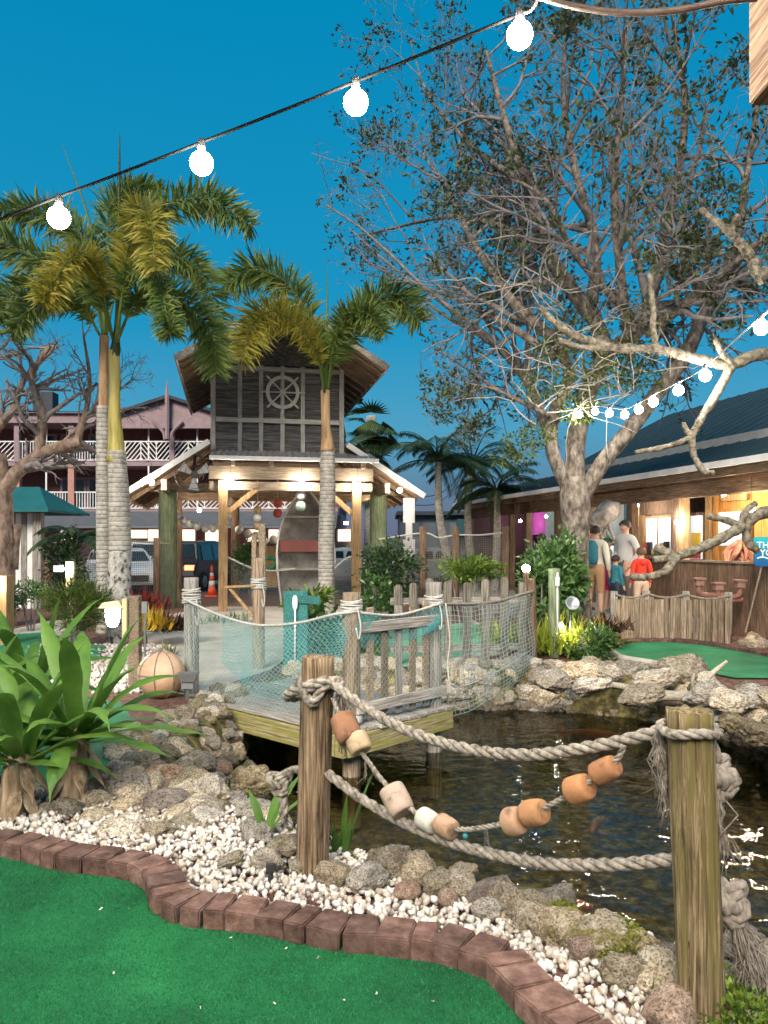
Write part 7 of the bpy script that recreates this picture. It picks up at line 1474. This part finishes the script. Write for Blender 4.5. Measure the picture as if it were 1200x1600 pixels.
# ferns, crotons, bromeliads
def tuft(name, label, cat, c, n_, L, w_, mat, el=(.3, 1.3), droop=(.6, 1.5), group=None, r_=.15):
    o = thing(name, label, cat, (c[0], c[1], 0), group); mb = MB()
    for k in range(n_): a = random.uniform(0, 6.28); strap(mb, Vector(c) + Vector((random.gauss(0, r_), random.gauss(0, r_), 0)), a, random.uniform(*el), L * random.uniform(.6, 1.15), w_, random.uniform(*droop), .25, 6)
    mb.build('foliage', mat, o, True); return o
tuft('fern_clump', 'bright yellow-green fern clump lit by the garden spot', 'fern', G(872, 1022) + Vector((0, 0, .08)), 480, .62, .016, YEL, (.2, 1.4), (.5, 1.8), None, .26); tuft('fern_clump', 'yellow-green fern seen through the picket fence', 'fern', G(790, 1012) + Vector((0, 0, .08)), 140, .42, .014, YEL, (.4, 1.4), (.5, 1.5), None, .2)
shrub('bushy_plant', 'loose green plant at the edge of the small putting green', 'plant', P(925, 1005, 10.6), (.38, .35, .3), 1300, .08, .032, GRN); shrub('bushy_plant', 'low green sprigs between the far rocks', 'plant', P(1000, 1060, 9.2), (.25, .12, .09), 260, .06, .02, GRN)
tuft('bronze_croton', 'bronze and olive croton in front of the plank fence', 'plant', P(935, 960, 11.6) + Vector((0, 0, -.25)), 150, .34, .028, BRNC, (.2, 1.3), (.3, 1.0), None, .2); tuft('orange_bromeliad', 'orange-red bromeliad near the low plank fence', 'plant', P(958, 992, 11.5) + Vector((0, 0, -.12)), 40, .26, .025, leafmat('bromeliad_leaf', [(.2, (.30, .05, .03)), (.6, (.55, .14, .06)), (.9, (.35, .22, .05))], .4, .3), (.4, 1.3), (.2, .8), None, .06)
tuft('red_croton', 'red croton behind the lantern post', 'plant', P(222, 930, 13) + Vector((0, 0, -.25)), 130, .4, .026, REDC, (.5, 1.45), (.2, .8), None, .16); tuft('yellow_croton', 'yellow croton right of the lantern post', 'plant', P(238, 958, 11.8) + Vector((0, 0, -.25)), 90, .38, .026, YELC, (.5, 1.45), (.2, .7), None, .1); tuft('bronze_croton', 'dark bronze croton left of the wrapped bridge post', 'plant', P(262, 955, 12.3) + Vector((0, 0, -.3)), 150, .42, .024, BRNC, (.2, 1.3), (.3, 1.0), None, .16)
tuft('grass_tuft', 'thin striped grass beside the orange netted float', 'grass', G(262, 1028), 60, .3, .008, leafmat('striped_grass', [(.2, (.07, .06, .02)), (.6, (.20, .20, .06)), (.9, (.32, .26, .10))], .5, .3), (.5, 1.4), (.6, 1.5), None, .05); tuft('grass_tuft', 'grassy clump at the foot of the pavilion post', 'grass', G(355, 972), 120, .3, .008, GRN, (.5, 1.4), (.5, 1.5), None, .3); tuft('grass_tuft', 'small grass tuft beside the mossy right post', 'grass', G(1020, 1560), 50, .13, .003, GRNL, (.4, 1.4), (.5, 1.5), None, .03)
shrub('ground_cover', 'bright green ground cover at the foot of the mossy right post', 'plant', G(1165, 1585, .06), (.16, .22, .06), 1600, .028, .016, GRNL, None, .6, 2); shrub('bushy_plant', 'large green leaves behind the teal net', 'plant', P(510, 985, 11.2), (.55, .3, .42), 900, .16, .08, GRN); shrub('bushy_plant', 'dark leaves beside the teal board', 'plant', P(570, 1000, 10.9), (.4, .3, .35), 600, .13, .06, GRN); shrub('bushy_plant', 'white-flowered light green leaves above the footbridge rope', 'plant', P(480, 935, 12.5), (.4, .3, .25), 400, .13, .06, GRNL)
# netted glass float and grey box on the left bank
p = P(252, 1072, 8.0); p.z = .24; o = thing('glass_float', 'large orange-pink net-wrapped float at the path end of the footbridge', 'float', (p.x, p.y, 0)); mb = MB(); mb.ball(p, .245, 24); mb.build('globe', M('terracotta_glaze', [(.3, (.38, .21, .12)), (.6, (.58, .38, .25)), (.8, (.66, .50, .36))], ns=3, rough=.4, bump=.1), o, True)
for k in range(4): a = math.pi * k / 4; mb = MB(); mb.tube([p + Vector((.25 * math.cos(a) * math.sin(t), .25 * math.sin(a) * math.sin(t), .25 * math.cos(t))) for t in np.linspace(0, 2 * math.pi, 30)], .006, 5); mb.build('net_cord', ROPE_DARK, o, True)
mb = MB(); mb.tube([p + Vector((.252 * math.cos(t), .252 * math.sin(t), .02)) for t in np.linspace(0, 2 * math.pi, 30)], .006, 5); mb.build('net_cord', ROPE_DARK, o, True)
p = P(294, 1060, 7.85); o = thing('junction_box', 'small grey metal flood lamp housing at the footbridge corner', 'lamp', (p.x, p.y, 0)); mb = MB(); mb.add([p + Vector(v) for v in ((-.1, -.08, .06), (.11, -.08, .06), (.11, .06, .06), (-.1, .06, .06), (-.06, -.06, -.03), (.07, -.06, -.03), (.07, .04, -.03), (-.06, .04, -.03))], [(0, 1, 2, 3), (7, 6, 5, 4), (0, 4, 5, 1), (1, 5, 6, 2), (2, 6, 7, 3), (3, 7, 4, 0)]); mb.build('housing', STEEL, o); mb = MB(); mb.box(p + Vector((0, 0, -.07)), (.12, .08, .06)); mb.bar(p + Vector((-.01, 0, -.1)), Vector((p.x - .01, p.y, -.05)), .025, .025); mb.build('stand', STEEL, o)
# hooded stake and shell dish by the big shrub
p = flat(866, 985, 10.9); o = log_mesh('stub_post', p, p + Vector((0, 0, 1.25)), .085, .085, W_GREENCOL, None, 14, .03, 3); tag(o, 'pale green stub post with a white bottle on it before the shrub', 'post'); mb = MB(); mb.lathe([(.02, .0), (.03, .02), (.03, .13), (.012, .16), (.012, .2)], p + Vector((.02, -.12, 1.0)), 10); mb.tube([p + Vector((.02, -.11, .3)), p + Vector((.02, -.11, 1.0))], .012, 6); mb.build('bottle', WHITE, o, True)
p = P(893, 945, 10.8); mb = MB(); mb.lathe([(.01, 0), (.06, .01), (.09, .04), (.1, .075), (.085, .07), (.01, .02)], p, 16, Matrix.Rotation(R(65), 3, 'X')); o = mb.build('reflector_dish', STEEL, None, True); tag(o, 'small metal reflector dish above the yellow fern', 'lamp'); mb = MB(); mb.tube([p + Vector((0, .02, 0)), Vector((p.x, p.y + .05, 0))], .012, 6); mb.build('stake', BLACK, o)
# mesh fence with rope between the palms and the clubhouse
mf = thing('mesh_fence', 'post and rope fence with dark mesh behind the shrubs', 'fence', flat(700, 950, 17.5))
for px in (661, 712, 790): q_ = flat(px, 0, 17.5); mb = MB(); mb.tube([q_, q_ + Vector((0, 0, 2.0))], .085, 10); mb.build('post', W_BROWN, mf, True)
mb = MB(); mb.tube(cr([P(590, 843, 17.5), P(661, 833, 17.5), P(685, 840, 17.5), P(712, 836, 17.5), P(750, 836, 17.5), P(790, 832, 17.5)], 5), .02, 5); mb.build('rope', CORD, mf)
net('mesh', lambda u, v: tuple(P(lerp(600, 790, u), lerp(840, 925, v), 17.5)), 66, 30, .005, NETDARK, mf, False)
mf2 = thing('mesh_fence', 'dark mesh fence along the street behind the palm trunks', 'fence', flat(150, 950, 18.5))
net('mesh', lambda u, v: tuple(P(lerp(75, 265, u), lerp(848 - 6 * math.sin(math.pi * u), 930, v), 18.5)), 66, 28, .005, NETDARK, mf2, False); mb = MB(); mb.tube(cr([P(75, 850, 18.5), P(150, 842, 18.5), P(265, 850, 18.5)], 5), .02, 5); mb.build('rope', ROPE, mf2)
for px in (75, 245): q_ = flat(px, 0, 18.5); mb = MB(); mb.tube([q_, q_ + Vector((0, 0, 1.75))], .08, 10); mb.build('post', W_BROWN, mf2, True)
# hanging driftwood ornament and root sculpture on the porch
DW = M('ornament_grey', [(.3, (.12, .10, .09)), (.6, (.34, .30, .28)), (.8, (.46, .42, .40))], ns=6, rough=.8, bump=.5, bs=20)
mb = MB(); pth = cr(q3([(962, 790, 16.2), (946, 803, 16), (928, 815, 15.9), (918, 818, 15.9)]), 5); mb.tube(pth, [.14, .17, .19, .2, .21, .21, .2, .2, .19, .17, .16, .15, .13, .1, .07, .03], 12)
for k in range(10): q_ = pth[3 + k % 8] + Vector((random.uniform(-.1, .2), -.05, -.22)); mb.tube(cr([q_, q_ + Vector((random.uniform(-.1, .1), 0, -.25)), q_ + Vector((random.uniform(-.1, .15), 0, -.5))], 4), [.03, .03, .025, .025, .02, .02, .015, .01, .005], 5)
mb.v = [tuple(Vector(v) + Vector((mnoise.noise(Vector(v) * 4), mnoise.noise(Vector(v) * 4 + Vector((9, 0, 0))), mnoise.noise(Vector(v) * 4 + Vector((0, 9, 0))))) * .09) for v in mb.v]
tag(mb.build('hanging_ornament', DW, None, True), 'mottled grey ornament with dangling roots hanging by the tree trunk', 'ornament'); 
ro = thing('root_sculpture', 'reddish twisted root sculpture on the plank wall', 'sculpture', P(1160, 880, 13.9)); mb = MB(); random.seed(8)
for k in range(16): a = random.uniform(-1, 1); t_ = P(1157 + random.uniform(-4, 4), 846, 13.9); e = P(1160 + a * 26, 882, 13.9); mb.tube(cr([t_, t_.lerp(e, .5) + Vector((random.gauss(0, .05), random.gauss(0, .08), .03)), e], 4), [.05, .05, .045, .045, .04, .04, .035, .03, .025], 6)
mb.build('root', M('root_red', [(.3, (.14, .06, .04)), (.6, (.34, .15, .10)), (.8, (.45, .26, .18))], ns=8, rough=.7, bump=.5), ro, True)
# fallen leaves and bits on the turf
mb = MB(); random.seed(4)
for k in range(13):
    x, y = random.uniform(40, 720), random.uniform(1400, 1590); p = G(x, y, .013)
    if poly_sd(np.array([p.x]), np.array([p.y]), turf_poly)[0] > -.06: continue
    a = random.uniform(0, 6.28); l_ = random.uniform(.004, .013); d = Vector((math.cos(a), math.sin(a), 0)); s_ = Vector((-d.y, d.x, 0)) * random.uniform(.001, .004); mb.add([p - d * l_ - s_, p + d * l_ - s_, p + d * l_ + s_ + Vector((0, 0, .004)), p - d * l_ + s_], [(0, 1, 2, 3)])
tag(mb.build('leaf_litter', M('dry_bits', [(.3, (.3, .25, .15)), (.7, (.6, .58, .5))], ns=9, bump=0), None), 'tiny dry bits scattered on the green turf', 'litter', kind='stuff')
